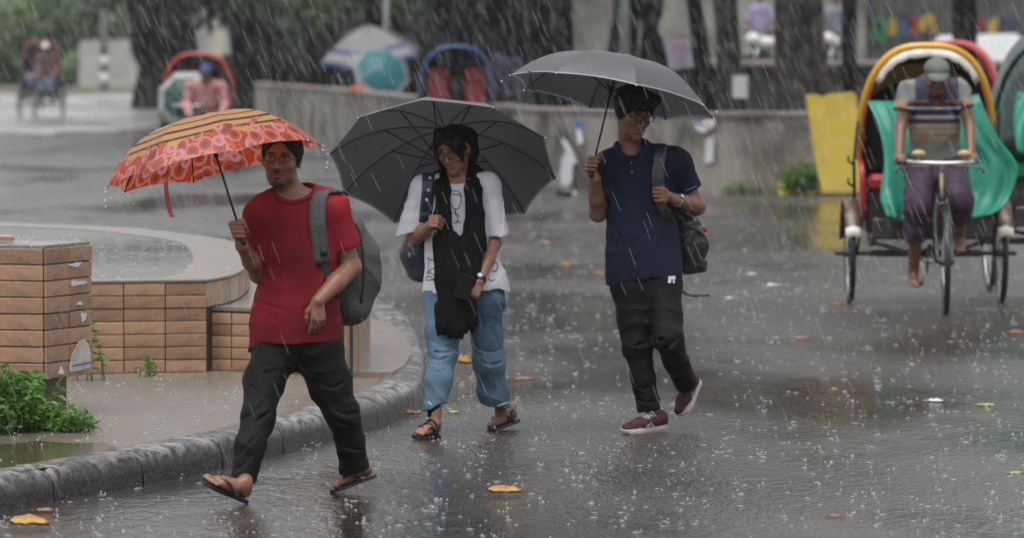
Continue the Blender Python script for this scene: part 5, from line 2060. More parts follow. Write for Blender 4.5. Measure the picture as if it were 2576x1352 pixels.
# scarf
S = Field()
sqs = (V3(0, 1, 0), 2.2)
S.path([P(1152, 440, .13), P(1110, 450, .07), P(1114, 478, -.05)], [.042, .05, .048], .03)
S.path([P(1152, 440, .13), P(1192, 440, .07), P(1190, 478, -.04)], [.042, .055, .052], .03)
S.path([P(1114, 478, -.06), P(1114, 540, -.10), P(1120, 610, -.12), P(1128, 700, -.16)], [.046, .052, .068, .075], .03, sqs)
S.path([P(1190, 478, -.05), P(1196, 540, -.09), P(1192, 610, -.12), P(1170, 700, -.16)], [.054, .058, .066, .085], .03, sqs)
S.path([P(1150, 640, -.14), P(1148, 710, -.17), P(1142, 770, -.18), P(1146, 815, -.18)], [.105, .104, .088, .080], .04, sqs)
S.path([P(1118, 786, -.18), P(1112, 818, -.19), P(1104, 838, -.19)], [.060, .046, .020], .02, (V3(0, 1, 0), 1.5))
S.path([P(1150, 800, -.19), P(1154, 828, -.20), P(1158, 846, -.20)], [.055, .040, .018], .02, (V3(0, 1, 0), 1.5))
S.path([P(1176, 770, -.18), P(1184, 806, -.19), P(1190, 830, -.19)], [.062, .046, .020], .02, (V3(0, 1, 0), 1.5))
def vf(q):
    return .011 * np.abs(np.sin(q[:, 0] * 95 + 3.2 * vnoise(q * np.array([6, 6, 3]), 5) + q[:, 2] * 9)) ** .8 + .006 * vnoise(q * np.array([30, 30, 9]), 8)
M['scarf'] = mat('black_crinkled_scarf', (.003, .003, .0035), .85, (.008, .008, .009), 30, bump=.6, bscale=160, stretch=(1, 1, .3), spec=.15)
fbuild(S, 'scarf', .0055, M['scarf'], wom, vf)
watch(lw + nrm(le - lw) * .015, le - lw, .0285, wom, V3(-.15, -1, .2))
# small black wallet in the hand, separate thing
wl = tag(MB().box(P(1168, 722, -.245), (.085, .018, .13), frame(0, 0, -18), .004).build('wallet', mat('matt_black_leather', (.006, .006, .006), .7, spec=.2), None, False), 'black wallet held against the black scarf by the woman\'s left hand', 'wallet')

# umbrella 2
M['greycan'] = canopy_mat('dark_grey_canopy', 'grey')
ax2 = nrm(V3(.03, .60, .80))
umbrella('umbrella', 'wide dark grey umbrella tilted back behind the scarfed woman, its ribs showing', P(1114, 418, .03), ax2, .592, .24, 10, .12, M['greycan'], fc2, 'umbrellas held by the three walkers', pw=2.5)
# navy backpack behind her right side
bp2 = thing('backpack', P(1045, 700, .2), 'navy patterned backpack hanging behind the scarfed woman', 'backpack', 'backpacks of the walkers')
M['navybag'] = mat('navy_bag', (.016, .024, .05), .4, (.03, .04, .075), 10, bump=.5, bscale=60, coat=.3)
B = Field()
B.path([P(1050, 600, .16), P(1046, 640, .18), P(1052, 680, .18)], [.065, .078, .060], .03)
B.path([P(1090, 560, .22), P(1090, 670, .22)], [.09, .09], .05)
bk = {}
fbuild(B, 'bag', .007, M['navybag'], bp2, folds(.009, [((.6, .2, .8), 30), ((-.5, .4, 1), 34)], 55), keep=bk)
sv = [stick(bw, u, v, .008) for u, v in ((1078, 440), (1077, 452), (1076, 476), (1073, 505), (1070, 530), (1068, 552))]
sv = [q for q in sv if q is not None]
ribbon(spline([sv[0] + V3(0, .12, -.01)] + sv + [P(1062, 590, .06)], 26), .062, V3(1, .2, 0), .008).build('shoulder_strap', M['navybag'], bp2)
for u, v in ((1080, 452), (1076, 478), (1072, 500)):
    q = stick(bw, u, v, .0145)
    if q is not None:
        MB().box(q, (.012, .002, .016), frame(0, 0, 30), 0).build('print_mark', M['whitepaint'], bp2)
for u, v in ((1024, 600), (1031, 640), (1030, 615)):
    q = stick(bk['bag'], u, v, .002)
    if q is not None:
        MB().ball(q, (.009, .004, .014), 6, 5).build('print_mark', mat('pale_print', (.45, .38, .36), .6), bp2)

# ------------------------------------------------------------ person 3: navy polo
Z3 = 29.4
P = lambda u, v, dy=0.0: W(u, v, Z3 + dy)
SK3 = (.24, .115, .07)
nav = person('person in a navy polo shirt and black track trousers carrying a black backpack', 1620, 900, Z3)
F = Field()
R3 = frame(30, -14, -4)
hk3 = 1.06
ho = P(1594, 286, 0)
L3 = add_head(F, ho, R3, hk3, SK3, mouth=(.17, .07, .06))
F.cap(ho + R3 @ V3(0, -.03, -.06), P(1584, 392, .04), .056, .062, .03)
F.cap(P(1540, 402, .04), P(1650, 396, .04), .05, .05, .04)
F.cap(P(1606, 450, .04), P(1618, 680, .04), .13, .12, .05, (V3(0, 1, 0), 1.6))
rs, re, rw = P(1530, 418, .02), P(1504, 536, .04), P(1497, 450, -.10)
F.path([P(1560, 402, .04), rs, re], [.055, .050, .043], .03)
F.path([re, re * .55 + rw * .45, rw], [.043, .040, .028], .02)
fc3 = P(1493, 412, -.13)
top3 = P(1547, 196, -.06)
S3 = nrm(top3 - fc3)
F.path([rw, fc3 + V3(-.006, .026, -.03)], [.028, .026], .015)
fist(F, fc3, S3, V3(-1, -.3, 0), V3(.2, -1, .05), 1.0)
ls, le, lw = P(1702, 412, .04), P(1752, 519, .10), P(1702, 503, -.09)
F.path([P(1660, 400, .04), ls, le], [.055, .050, .045], .03)
F.path([le, le * .55 + lw * .45, lw], [.045, .041, .029], .02)
fc3b = P(1662, 490, -.125)
F.path([lw, fc3b + V3(.035, .02, -.005)], [.029, .027], .015)
fist(F, fc3b, V3(-.05, .0, 1), V3(-.35, -.93, .1), V3(-.8, .4, 0), 1.0, .8)
rk, ra = P(1604, 868, .0), P(1638, 1022, .02)
lk, la = P(1680, 850, -.12), P(1730, 962, .2)
F.path([P(1590, 725, .04), P(1598, 800, .02), rk, ra], [.07, .06, .045, .033], .03)
F.path([P(1664, 725, .03), P(1676, 800, -.06), lk, la], [.07, .06, .045, .033], .03)
F.ell(P(1622, 695, .04), (.13, .08, .09), None, .05)
for a, hl, tt in ((ra, P(1664, 1062, .06), P(1590, 1080, -.1)), (la, P(1742, 965, .28), P(1715, 1035, .2))):
    F.path([a, hl * .8 + tt * .2 + V3(0, 0, .05)], [.034, .026], .02)
fbuild(F, 'body', .006, M['skin'], nav, None, SK3)
glasses(L3, hk3, nav, M['grip'], .0022, .024, .018)
H = Field()
H.ell(L3(0, -.022, .050), np.array((.092, .108, .094)) * hk3, R3, .02)
H.path([L3(-.06, .06, .10), L3(0, .088, .10), L3(.06, .07, .09)], [.036, .038, .034], .03)
for s in (-1, 1):
    H.ell(L3(s * .076, -.005, .02), np.array((.014, .045, .05)) * hk3, R3, .02)
for q in range(13):
    x_ = -.066 + .011 * q
    H.path([L3(x_, .07, .095), L3(x_ * 1.05 + .006 * math.sin(q * 2.1), .098 - 7 * x_ * x_, .072), L3(x_ * 1.1 + .012 * math.sin(q * 3.7), .099 - 9 * x_ * x_, .044 - .014 * (q % 3))], [.016, .011, .004], .006)
H.ell(L3(0, .118, -.030), np.array((.062, .072, .072)) * hk3, R3, .012, 'sub')
H.ell(L3(0, .06, -.09), np.array((.12, .135, .085)) * hk3, R3, .012, 'sub')
H.cut(L3(0, -.05, -.065), -R3[:, 2])
fbuild(H, 'hair', .0045, M['hair'], nav, lambda q: .003 * vnoise(q * np.array([110, 110, 26]), 13) + .0015 * vnoise(q * 150, 15))

T = Field()
sq = (V3(0, 1, 0), 1.55)
T.cap(P(1548, 418, .04), P(1684, 410, .04), .078, .078, .05, (V3(0, 1, 0), 1.1))
T.cap(P(1556, 396, .045), P(1650, 390, .045), .055, .055, .05)
T.path([P(1610, 450, .04), P(1612, 520, .04), P(1616, 600, .04), P(1620, 670, .04), P(1622, 740, .04)], [.176, .172, .176, .188, .196], .05, sq)
T.join(part([P(1555, 408, .03), rs, rs * .2 + re * .8], [.070, .076, .078], P(1506, 490, .03), nrm(re - rs)), .03)
T.join(part([P(1680, 402, .04), ls, ls * .2 + le * .8], [.068, .074, .068], P(1738, 475, .08), nrm(le - ls)), .03)
T.cut(P(1618, 698, .04), V3(.19, 0, -1), (P(1620, 830, .04), .31))
T.ell(P(1588, 366, .0), (.072, .08, .058), None, .012, 'sub')
T.path([P(1588, 380, -.08), P(1586, 398, -.10)], [.03, .008], .01, None, 'sub')
fbuild(T, 'shirt', .006, M['navy'], nav, creases=[
    ([(1556, 450), (1598, 520), (1642, 562)], .009), ([(1652, 540), (1622, 588), (1578, 622)], .010), ([(1690, 560), (1664, 606), (1640, 655)], .009), ([(1536, 560), (1560, 600), (1570, 650)], .009), ([(1536, 440), (1545, 470), (1540, 510)], .009), ([(1720, 410), (1726, 440), (1728, 465)], .006), ([(1600, 630), (1612, 665), (1606, 700)], .008)], wrinkle=folds(.0075, [((.8, .2, .45), 24), ((.45, .3, -.85), 28), ((1, .1, 0), 20)], 62), keep=KP)
bn = KP['shirt']
CF = Field()
cring = [P(1586, 404, -.105), P(1566, 394, -.095), P(1552, 376, -.04), P(1556, 362, .05), P(1590, 352, .10), P(1622, 358, .05), P(1628, 370, -.035), P(1611, 390, -.09), P(1590, 404, -.105)]
CF.path(spline(cring[1:-1], 26), list(np.interp(np.linspace(0, 1, 26), [0, .2, .5, .8, 1], [.010, .017, .017, .017, .010])), .008)
CF.path([P(1566, 394, -.098), P(1562, 408, -.112)], [.020, .007], .01)
CF.path([P(1610, 391, -.096), P(1616, 406, -.108)], [.020, .007], .01)
fbuild(CF, 'collar', .005, M['navy'], nav)
for u, v in ((1588, 410), (1590, 432)):
    q = stick(bn, u, v, .002)
    if q is not None:
        MB().ball(q, (.006, .003, .006), 8, 5).build('button', mat('pale_button', (.25, .27, .33), .4), nav)
for a in ([(1724, 478), (1738, 474), (1752, 468)], ):
    ink(a, .004, 'cuff_piping', mat('blue_piping', (.07, .11, .32), .6), nav, bn)
watch(lw + nrm(le - lw) * .005, le - lw, .032, nav, V3(-.4, -1, .3), M['steel'])
J = Field()
J.cap(P(1586, 712, .04), P(1664, 708, .04), .108, .108, .05, (V3(0, 1, 0), 1.1))
J.join(part([P(1590, 722, .03), P(1598, 800, .02), P(1604, 868, .0), P(1618, 950, .0), P(1637, 1050, .02)], [.103, .089, .076, .059, .063], P(1636, 1032, .02), V3(.1, 0, -1)), .04)
J.join(part([P(1664, 722, .02), P(1676, 800, -.06), P(1680, 850, -.12), P(1700, 905, .02), P(1731, 972, .22)], [.098, .083, .075, .063, .058], P(1728, 962, .19), nrm(la - lk)), .04)
fbuild(J, 'trousers', .006, M['blackcloth'], nav, creases=[
    ([(1642, 738), (1624, 795), (1614, 850)], .009), ([(1694, 826), (1668, 850), (1642, 868)], .010), ([(1706, 850), (1682, 870), (1656, 884)], .010), ([(1592, 960), (1618, 978), (1644, 970)], .008), ([(1600, 1000), (1626, 1012), (1654, 1004)], .008), ([(1560, 850), (1590, 870), (1630, 862)], .009), ([(1690, 930), (1710, 935), (1738, 925)], .007), ([(1660, 740), (1672, 770), (1690, 790)], .008)], wrinkle=folds(.0075, [((.6, .2, .8), 30), ((-.5, .2, .85), 32), ((.15, .3, 1), 26)], 71), keep=KP)
btr = KP['trousers']
# white emblem on the trousers
def decal(polys, name, m, parent, bvh):
    for pl in polys:
        q = [stick(bvh, u, v, .0025) for u, v in pl]
        if any(a is None for a in q):
            continue
        n = len(q)
        vv = np.array(q + [a + V3(0, .002, 0) for a in q])
        mk(name, vv, [tuple(range(n)), tuple(range(n, 2 * n))[::-1]] + [(i, (i + 1) % n, n + (i + 1) % n, n + i) for i in range(n)], m, parent, False)
decal([[(1681, 695), (1698, 693), (1699, 701), (1694, 703), (1688, 702), (1687, 711), (1680, 711)], [(1691, 705), (1697, 704), (1697, 711), (1692, 712)]], 'white_emblem', M['whitepaint'], nav, btr)
# trainers
M['maroon'] = mat('maroon_mesh', (.085, .014, .026), .6, (.05, .01, .018), 30, bump=.5, bscale=200)
M['sole'] = mat('off_white_sole', (.62, .57, .52), .5, (.5, .46, .42), 12)
M['lace'] = mat('grey_lace', (.42, .44, .44), .7)
M['shoegrey'] = mat('grey_suede', (.26, .24, .26), .7)


def trainer(heel, toe, up, inner, ankle):
    d = nrm(toe - heel)
    u = nrm(up - d * np.dot(up, d))
    s = nrm(inner - d * np.dot(inner, d) - u * np.dot(inner, u))
    ln = np.linalg.norm(toe - heel)
    Q = lambda a, b, c: heel + d * (a * ln) + s * b + u * c
    A = Field()
    A.path([Q(.10, 0, .050), Q(.32, 0, .056), Q(.62, .004, .042), Q(.90, .006, .032)], [.036, .036, .037, .027], .02)
    A.path([Q(.12, 0, .07), ankle * .75 + Q(.12, 0, .07) * .25], [.037, .041], .02)
    A.cut(Q(.0, 0, .022), -u)
    A.cut(Q(.16, 0, .098), u + d * .25, (Q(.16, 0, .16), .075))
    sh = fbuild(A, 'trainer', .0048, M['maroon'], nav)
    out = [(-.03, 0), (-.01, .026), (.1, .036), (.35, .034), (.55, .041), (.75, .049), (.9, .042), (1.0, .022), (1.03, .0), (1.0, -.022), (.9, -.040), (.72, -.048), (.5, -.040), (.3, -.035), (.08, -.034), (-.01, -.022)]
    mb = MB()
    n = len(out)
    for q in range(1):
        lo = [Q(a, b * .96, .0 + (.022 * max(0, (a - .8) / .23) ** 2 if a > .8 else 0)) for a, b in out]
        md = [Q(a, b * 1.05, .014 + (.016 * max(0, (a - .8) / .23) ** 2 if a > .8 else 0)) for a, b in out]
        hi = [Q(a, b, .030 + (.006 if a < .15 else 0)) for a, b in out]
        v = np.array(lo + md + hi)
        f = [tuple(range(n))[::-1], tuple(range(2 * n, 3 * n))]
        for k in range(2):
            f += [(k * n + i, k * n + (i + 1) % n, (k + 1) * n + (i + 1) % n, (k + 1) * n + i) for i in range(n)]
        mb.add(v, f)
    mb.build('sole', M['sole'], sh, False)
    Tg = Field()
    Tg.path([Q(.34, 0, .078), Q(.50, 0, .066), Q(.66, .003, .052)], [.021, .022, .020], .01, (u, 1.0))
    fbuild(Tg, 'tongue', .006, M['shoegrey'], sh)
    lb = MB()
    for k in range(5):
        a = .38 + .065 * k
        z = .096 - .0085 * k
        lb.tube(spline([Q(a, -.026, z - .012), Q(a + .012, 0, z + .003), Q(a + .03, .027, z - .014)], 7), .0036, 5)
        lb.tube(spline([Q(a, .027, z - .012), Q(a + .012, 0, z + .005), Q(a + .03, -.025, z - .014)], 7), .0036, 5)
    for sg in (-1, 1):
        lb.tube(spline([Q(.38, 0, .100), Q(.42, sg * .03, .112), Q(.36, sg * .045, .085)], 8), .003, 5)
    lb.build('laces', M['lace'], sh)
    for sg in (-1, 1):
        pan = MB()
        pan.prism([(.36, .035), (.46, .062), (.50, .060), (.46, .034)], .0, .003, heel + s * sg * .0385, d * ln, u, s * sg)
        pan.build('side_panel', M['shoegrey'], sh, False)
        lg = MB()
        for (a, z, w) in ((.49, .052, .05), (.51, .044, .06), (.50, .036, .05)):
            lg.prism([(a, z), (a + w, z - .002), (a + w, z - .007), (a, z - .005)], .0, .004, heel + s * sg * .039, d * ln, u, s * sg)
        lg.build('side_mark', M['lace'], sh, False)
    return sh


trainer(P(1672, 1079, .06), P(1568, 1093, -.12), V3(.1, -.1, 1), V3(.1, 1, 0), ra)
trainer(P(1757, 960, .34), P(1713, 1049, .22), V3(-.55, -.75, .25), V3(-.8, .3, -.3), la)

umbrella('umbrella', 'dark grey umbrella with pale rim held up by the navy shirt man', P(1540, 244, -.06), nrm(V3(.185, .175, 1)), .545, .215, 8, .18, M['greycan'], fc3, 'umbrellas held by the three walkers', pw=2.9, tie=(P(1331, 180, -.35), .11, M['grip']))
# black backpack
bp3 = thing('backpack', P(1735, 690, .22), 'glossy black backpack with a red tag behind the navy shirt man', 'backpack', 'backpacks of the walkers')
M['blackbag'] = mat('glossy_black_bag', (.012, .013, .017), .3, (.02, .022, .028), 12, bump=.6, bscale=50, coat=.4)
B = Field()
B.path([P(1728, 565, .20), P(1738, 610, .22), P(1738, 650, .22)], [.075, .088, .072], .03)
B.path([P(1690, 480, .24), P(1700, 640, .25)], [.10, .10], .05)
B.path([P(1715, 672, .2), P(1762, 668, .22)], [.035, .035], .03)
bk = {}
fbuild(B, 'bag', .007, M['blackbag'], bp3, folds(.010, [((.6, .2, .8), 30), ((-.5, .4, 1), 30)], 81), keep=bk)
q = stick(bk['bag'], 1772, 578, .004)
if q is not None:
    MB().box(q, (.022, .006, .026), None, .003).build('red_tag', mat('red_tag', (.6, .02, .03), .5), bp3)
q = stick(bk['bag'], 1746, 552, .003)
if q is not None:
    MB().box(q, (.012, .006, .03), frame(0, 0, 40), .002).build('zip_pull', M['steel'], bp3)
zz = [q for q in (stick(bk['bag'], u, v, .002) for u, v in ((1712, 560), (1735, 572), (1756, 580), (1770, 592))) if q is not None]
if len(zz) > 2:
    MB().tube(spline(zz, 16), .005, 6).build('zip_line', M['grip'], bp3)
sv = [q for q in (stick(bn, u, v, .008) for u, v in ((1660, 366), (1660, 380), (1657, 405), (1654, 440), (1655, 470), (1662, 505), (1676, 545))) if q is not None]
ribbon(spline([sv[0] + V3(0, .12, -.01)] + sv + [P(1696, 590, .1)], 28), .066, V3(1, .2, 0), .010).build('shoulder_strap', M['blackbag'], bp3)
tail = spline([P(1690, 705, .1), P(1712, 728, .06), P(1738, 742, .05), P(1786, 742, .05)], 16)
ribbon(tail, np.linspace(.026, .010, 16), V3(.1, .2, 1), .004).build('loose_strap', M['blackbag'], bp3)
# ------------------------------------------------------------ cycle rickshaws
M['tyre'] = mat('black_tyre', (.014, .014, .015), .45, bump=.4, bscale=120, coat=.3)
M['rimsteel'] = mat('bright_rim', (.72, .74, .75), .22, metallic=.75)
M['frameblack'] = mat('black_enamel', (.02, .02, .022), .35, (.05, .04, .035), 20, coat=.3)
M['hoodblack'] = mat('black_hood_lining', (.008, .008, .009), .7)
M['hoodyellow'] = mat('yellow_hood_rim', (.74, .42, .035), .4, (.62, .33, .03), 6, coat=.4)
M['hoodwhite'] = mat('white_hood_trim', (.72, .70, .64), .6, (.55, .5, .44), 14)
M['pipingred'] = mat('red_piping', (.42, .02, .02), .45)
M['hoodred'] = mat('red_hood_cloth', (.62, .05, .06), .5, (.52, .05, .05), 5, coat=.35)
M['hooddullred'] = mat('faded_red_hood', (.30, .11, .10), .6)
M['hoodnavy'] = mat('blue_seat', (.03, .06, .20), .5)
M['hoodblue'] = mat('blue_hood_rim', (.03, .09, .25), .5, coat=.3)
M['seatred'] = mat('red_seat_vinyl', (.46, .018, .03), .35, (.34, .015, .02), 9, coat=.4)
M['guard'] = mat('orange_mudguard', (.085, .04, .022), .4, (.26, .21, .17), 12, .55, .72, coat=.4)
M['tarpdark'] = mat('dark_green_tarp', (.045, .075, .075), .35, (.075, .115, .115), 3, bump=.5, bscale=12, coat=.4)
M['greenpaint'] = mat('green_frame_paint', (.02, .16, .06), .4, coat=.3)
M['bulb'] = mat('cream_lamp', (.46, .33, .15), .35, coat=.3)
M['chrome'] = mat('white_chrome', (.70, .71, .72), .25, metallic=.5)


def wheel(c, ax, R, parent):
    mb = MB().ring(c, ax, R - .035, .012, 40, 8)
    w = mb.build('wheel', M['rimsteel'], parent, local=True)
    MB().ring(c, ax, R - .022, .0235, 40, 10).build('tyre', M['tyre'], w, local=True)
    sp = MB()
    a = nrm(ax)
    e = nrm(np.cross(a, V3(0, .3, 1)))
    g_ = np.cross(a, e)
    for i in range(28):
        t = 2 * math.pi * i / 28
        sp.tube([c + a * (.03 if i % 2 else -.03) + (e * math.cos(t + .3) + g_ * math.sin(t + .3)) * .03, c + (e * math.cos(t) + g_ * math.sin(t)) * (R - .04)], .0022, 4, False)
    sp.build('spokes', M['rimsteel'], w, local=True)
    MB().tube([c - a * .05, c - a * .02, c + a * .02, c + a * .05], [.02, .03, .03, .02], 10).build('hub', M['frameblack'], w, local=True)
    return w


HPROF = lambda t, w, h: (w * math.copysign(abs(math.cos(t)) ** .72, math.cos(t)), h * abs(math.sin(t)) ** .80)


def arch(phi, w=.49, h=.86, n=30, hy=.12, hz=1.04):
    out = []
    for i in range(n + 1):
        t = math.pi * i / n
        x, q = HPROF(t, w, h)
        out.append(V3(x, hy + q * math.sin(phi), hz + q * math.cos(phi)))
    return np.array(out)


def rickshaw(label, rim, cloth, trim=True, seat='seatred', steer=0.0, group='cycle rickshaws in the rain', extras=True, tarp=False, back=.44, guard='guard', backm=None):
    t = thing('cycle_rickshaw', (0, 0, 0), label, 'rickshaw', group)
    B = lambda mb, nm, m, par=t, sm=True: mb.build(nm, M[m], par, sm, local=True)
    WR = .36
    for s in (-1, 1):
        wheel(V3(s * .55, 0, WR), V3(1, 0, 0), WR, t)
        g_ = []
        for k, a in enumerate(np.linspace(math.radians(20), math.radians(165), 14)):
            c = V3(s * .55, -math.cos(a) * .41, WR + math.sin(a) * .41)
            g_.append([c + V3(o, 0, -abs(o) * .35) for o in (-.055, -.028, 0, .028, .055)])
        mg = B(MB().sheet(np.array(g_), .006), 'mudguard', guard)
        tip = np.array(g_[:2]) + V3(0, -.003, 0)
        B(MB().sheet(tip, .010), 'mudguard_tip', 'hoodwhite' if guard == 'guard' else guard, mg)
        B(MB().tube([V3(s * .50, 0, WR), V3(s * .47, -.1, .62), V3(s * .44, -.15, .70)], .012, 8), 'wheel_stay', 'frameblack')
        # leaf springs
        B(MB().tube(spline([V3(s * .40, -.42, .50), V3(s * .40, 0, .42), V3(s * .40, .42, .50)], 9), .02, 6, flat=(V3(0, 0, 1), .8)), 'spring', 'frameblack')
    B(MB().tube([V3(-.66, 0, WR), V3(.66, 0, WR)], .017, 10).tube([V3(-.40, 0, WR), V3(.40, 0, WR)], .026, 10), 'axle', 'frameblack')
    # body: tray, seat box, seat and backrest
    tr = MB()
    tr.box((0, -.32, .50), (.86, .56, .035), None, .008)
    tr.box((0, -.60, .56), (.86, .03, .14), None, .008)
    B(tr, 'footboard', 'frameblack', sm=False)
    B(MB().box((0, .16, .66), (.88, .50, .30), None, .02), 'seat_box', 'frameblack', sm=False)
    B(MB().box((0, .13, .87), (.86, .50, .13), None, .04), 'seat', seat, sm=False)
    bk = MB()
    for s in (-1, 1):
        bk.box((s * .26, .40, .94 + back / 2), (.30, .10, back), frame(0, 0, 0), .04)
    B(bk, 'backrest', seat if backm is None else backm, sm=False)
    B(MB().box((0, .42, 1.16), (.9, .05, .52), None, .02), 'back_panel', 'hoodblack', sm=False)
    for s in (-1, 1):
        B(MB().tube(spline([V3(s * .45, -.12, .60), V3(s * .47, -.12, .95), V3(s * .47, .12, 1.04), V3(s * .46, .40, 1.06)], 14), .022, 8), 'armrest', 'seatred' if seat == 'seatred' else 'frameblack')
        sp = [V3(s * .46, -.1, .60), V3(s * .46, -.1, .98), V3(s * .46, .38, 1.04), V3(s * .46, .40, .60)]
        B(MB().prism([(-.1, .60), (-.1, .86), (.05, .98), (.38, 1.0), (.40, .60)], -.008, .008, V3(s * .45, 0, 0), V3(0, 1, 0), V3(0, 0, 1)), 'side_panel', seat, sm=False)
        # folding hood irons
        irn = MB().tube([V3(s * .52, -.02, .70), V3(s * .52, .05, 1.02), V3(s * .50, -.05, 1.32)], .013, 6)
        for z in (.84, 1.0):
            irn.tube([V3(s * .52, .0, z), V3(s * .565, -.02, z + .03), V3(s * .565, -.02, z + .07)], .009, 6)
        B(irn, 'hood_iron', 'frameblack')
    # hood: cloth over arches, dark lining, coloured rim
    phis = [math.radians(a) for a in (-17, 2, 22, 42, 62, 84)]
    rows = [arch(p, .49 - .012 * (i % 2), .86 - .015 * (i % 2)) for i, p in enumerate(phis)]
    rows = [spline([r[j] for r in rows], 24) for j in range(len(rows[0]))]
    hood = B(MB().sheet(np.array(rows), .012), 'hood', cloth)
    lin = [arch(p, .478, .845) for p in phis]
    lin = [spline([r[j] for r in lin], 20) for j in range(len(lin[0]))]
    B(MB().sheet(np.array(lin), .004), 'hood_lining', 'hoodblack', hood)
    if tarp:
        tp = [arch(p, .53 + .02 * math.sin(i * 2), .90 + .02 * math.sin(i * 3)) for i, p in enumerate([math.radians(a) for a in (-24, -8, 8, 26, 46, 68, 92)])]
        B(MB().sheet(np.array([spline([r[j] for r in tp], 26) for j in range(len(tp[0]))]), .01), 'hood_tarp', 'tarpdark', hood)
        B(MB().sheet(np.array([[V3(x, -.22 + .03 * math.sin(x * 12), z) for z in np.linspace(1.05, 1.0 + HPROF(math.acos(max(-1, min(1, x / .53))), .53, .88)[1] * .98 + .02, 6)] for x in np.linspace(-.5, .5, 21)]), .008), 'front_tarp', 'tarpdark', hood)
    band = []
    for (dw, dh, dy) in ((.515, .885, -.015), (.518, .888, -.04), (.466, .835, -.055), (.463, .83, -.02)):
        band.append(arch(phis[0], dw, dh) + V3(0, dy, 0))
    gr = np.array(band + [band[0]])
    B(MB().sheet(gr.transpose(1, 0, 2)), 'hood_rim', rim, hood)
    if trim:
        b2 = []
        for (dw, dh, dy) in ((.468, .838, -.062), (.430, .770, -.105)):
            b2.append(arch(phis[0], dw, dh, 30) + V3(0, dy, 0))
        b2[1][1::2] += V3(0, 0, .012)
        k = slice(7, 24)
        B(MB().sheet(np.array([b2[0][k], b2[1][k]]).transpose(1, 0, 2), .005), 'white_trim', 'hoodwhite', hood)
        B(MB().tube(arch(phis[0], .462, .828) + V3(0, -.064, 0), .007, 6), 'red_piping', 'pipingred', hood)
    # cycle frame
    hb, hd = V3(0, -1.42, .80), V3(0, -1.36, 1.00)
    bb = V3(0, -.92, .34)
    st_ = V3(0, -.70, .86)
    fr_ = MB()
    fr_.tube([hb, hd], .022, 10)
    fr_.tube([hb + V3(0, .01, .05), bb], .019, 10)
    fr_.tube([hd + V3(0, .01, -.03), st_], .017, 10)
    fr_.tube([bb, st_, st_ + V3(0, .03, .08)], .016, 10)
    for s in (-1, 1):
        fr_.tube([bb + V3(s * .03, 0, 0), V3(s * .30, -.3, .42), V3(s * .40, .05, .44)], .016, 8)
        fr_.tube([st_, V3(s * .26, -.45, .60), V3(s * .38, -.05, .62)], .014, 8)
    fr_.tube([bb, V3(0, -.35, .42), V3(0, 0, .38)], .02, 8)
    B(fr_, 'cycle_frame', 'frameblack')
    sd_ = MB().ball(st_ + V3(0, .06, .11), (.085, .13, .032), 12, 8)
    B(sd_, 'saddle', 'hoodblack')
    # fork, front wheel
    ca, sa = math.cos(steer), math.sin(steer)
    fx = lambda x, y, z: V3(x * ca, -1.40 + (y + 1.40) * ca + x * sa * 0 + 0, z) + V3((y + 1.40) * sa, x * sa, 0)
    fk = MB()
    fa = fx(0, -1.66, .36)
    for s in (-1, 1):
        fk.tube(spline([fx(s * .03, -1.43, .80), fx(s * .052, -1.48, .66), fx(s * .052, -1.56, .45), fx(s * .05, -1.66, .36)], 12), .012, 8)
    fk.tube([fx(-.05, -1.44, .76), fx(.05, -1.44, .76)], .018, 8)
    B(fk, 'front_fork', 'frameblack')
    wheel(fa, V3(ca, sa, 0), WR, t)
    # head badge and lamp bracket
    B(MB().tube([V3(0, -1.445, .80), V3(0, -1.40, .98)], .013, 6), 'head_badge', 'bulb')
    # handlebar with grips, levers and two round lamps
    hz = 1.06
    hbm = MB().tube(spline([fx(-.27, -1.24, hz), fx(-.22, -1.36, hz - .005), fx(-.15, -1.42, hz - .01), fx(0, -1.44, hz - .015), fx(.15, -1.42, hz - .01), fx(.22, -1.36, hz - .005), fx(.27, -1.24, hz)], 26), .014, 10)
    hbm.tube([fx(0, -1.38, .98), fx(0, -1.43, hz - .01)], .014, 8)
    hn = B(hbm, 'handlebar', 'chrome')
    for s in (-1, 1):
        B(MB().tube([fx(s * .265, -1.26, hz), fx(s * .27, -1.16, hz)], .019, 8), 'grip', 'hoodblack', hn)
        B(MB().tube(spline([fx(s * .06, -1.46, hz - .03), fx(s * .20, -1.45, hz - .04), fx(s * .28, -1.38, hz - .05), fx(s * .31, -1.30, hz - .085)], 12), .008, 6), 'brake_lever', 'guard', hn)
        if extras:
            c = fx(s * .16, -1.40, hz + .05)
            lm = B(MB().ball(c, (.052, .045, .030), 14, 8).tube([c, c - V3(0, 0, .05)], .012, 6), 'bell_lamp', 'bulb', hn)
    # cranks, pedals
    B(MB().tube([bb - V3(.09, 0, 0), bb + V3(.09, 0, 0)], .018, 8).tube([bb - V3(.09, 0, 0), bb + V3(-.09, -.02, -.16)], .010, 6).tube([bb + V3(.09, 0, 0), bb + V3(.09, .02, .16)], .010, 6), 'crank', 'chrome')
    for s, dz in ((-1, -.16), (1, .16)):
        B(MB().box(bb + V3(s * .14, .02 * s, dz), (.09, .08, .022), None, .004), 'pedal', 'hoodblack', sm=False)
    B(MB().ring(bb + V3(-.06, 0, 0), V3(1, 0, 0), .085, .006, 20, 6), 'chainring', 'frameblack')
    return t


def place(t, u, y, yaw=0.0, sc=(1, 1, 1)):
    p = W(u, 300, y)
    t.location = (p[0], y, gz(y))
    t.rotation_euler = (math.atan(-SLOPE) if y > SLOPE_Y else 0, 0, math.radians(yaw))
    t.scale = sc
    BASE[t.name] = V3(p[0], y, gz(y))
    return t


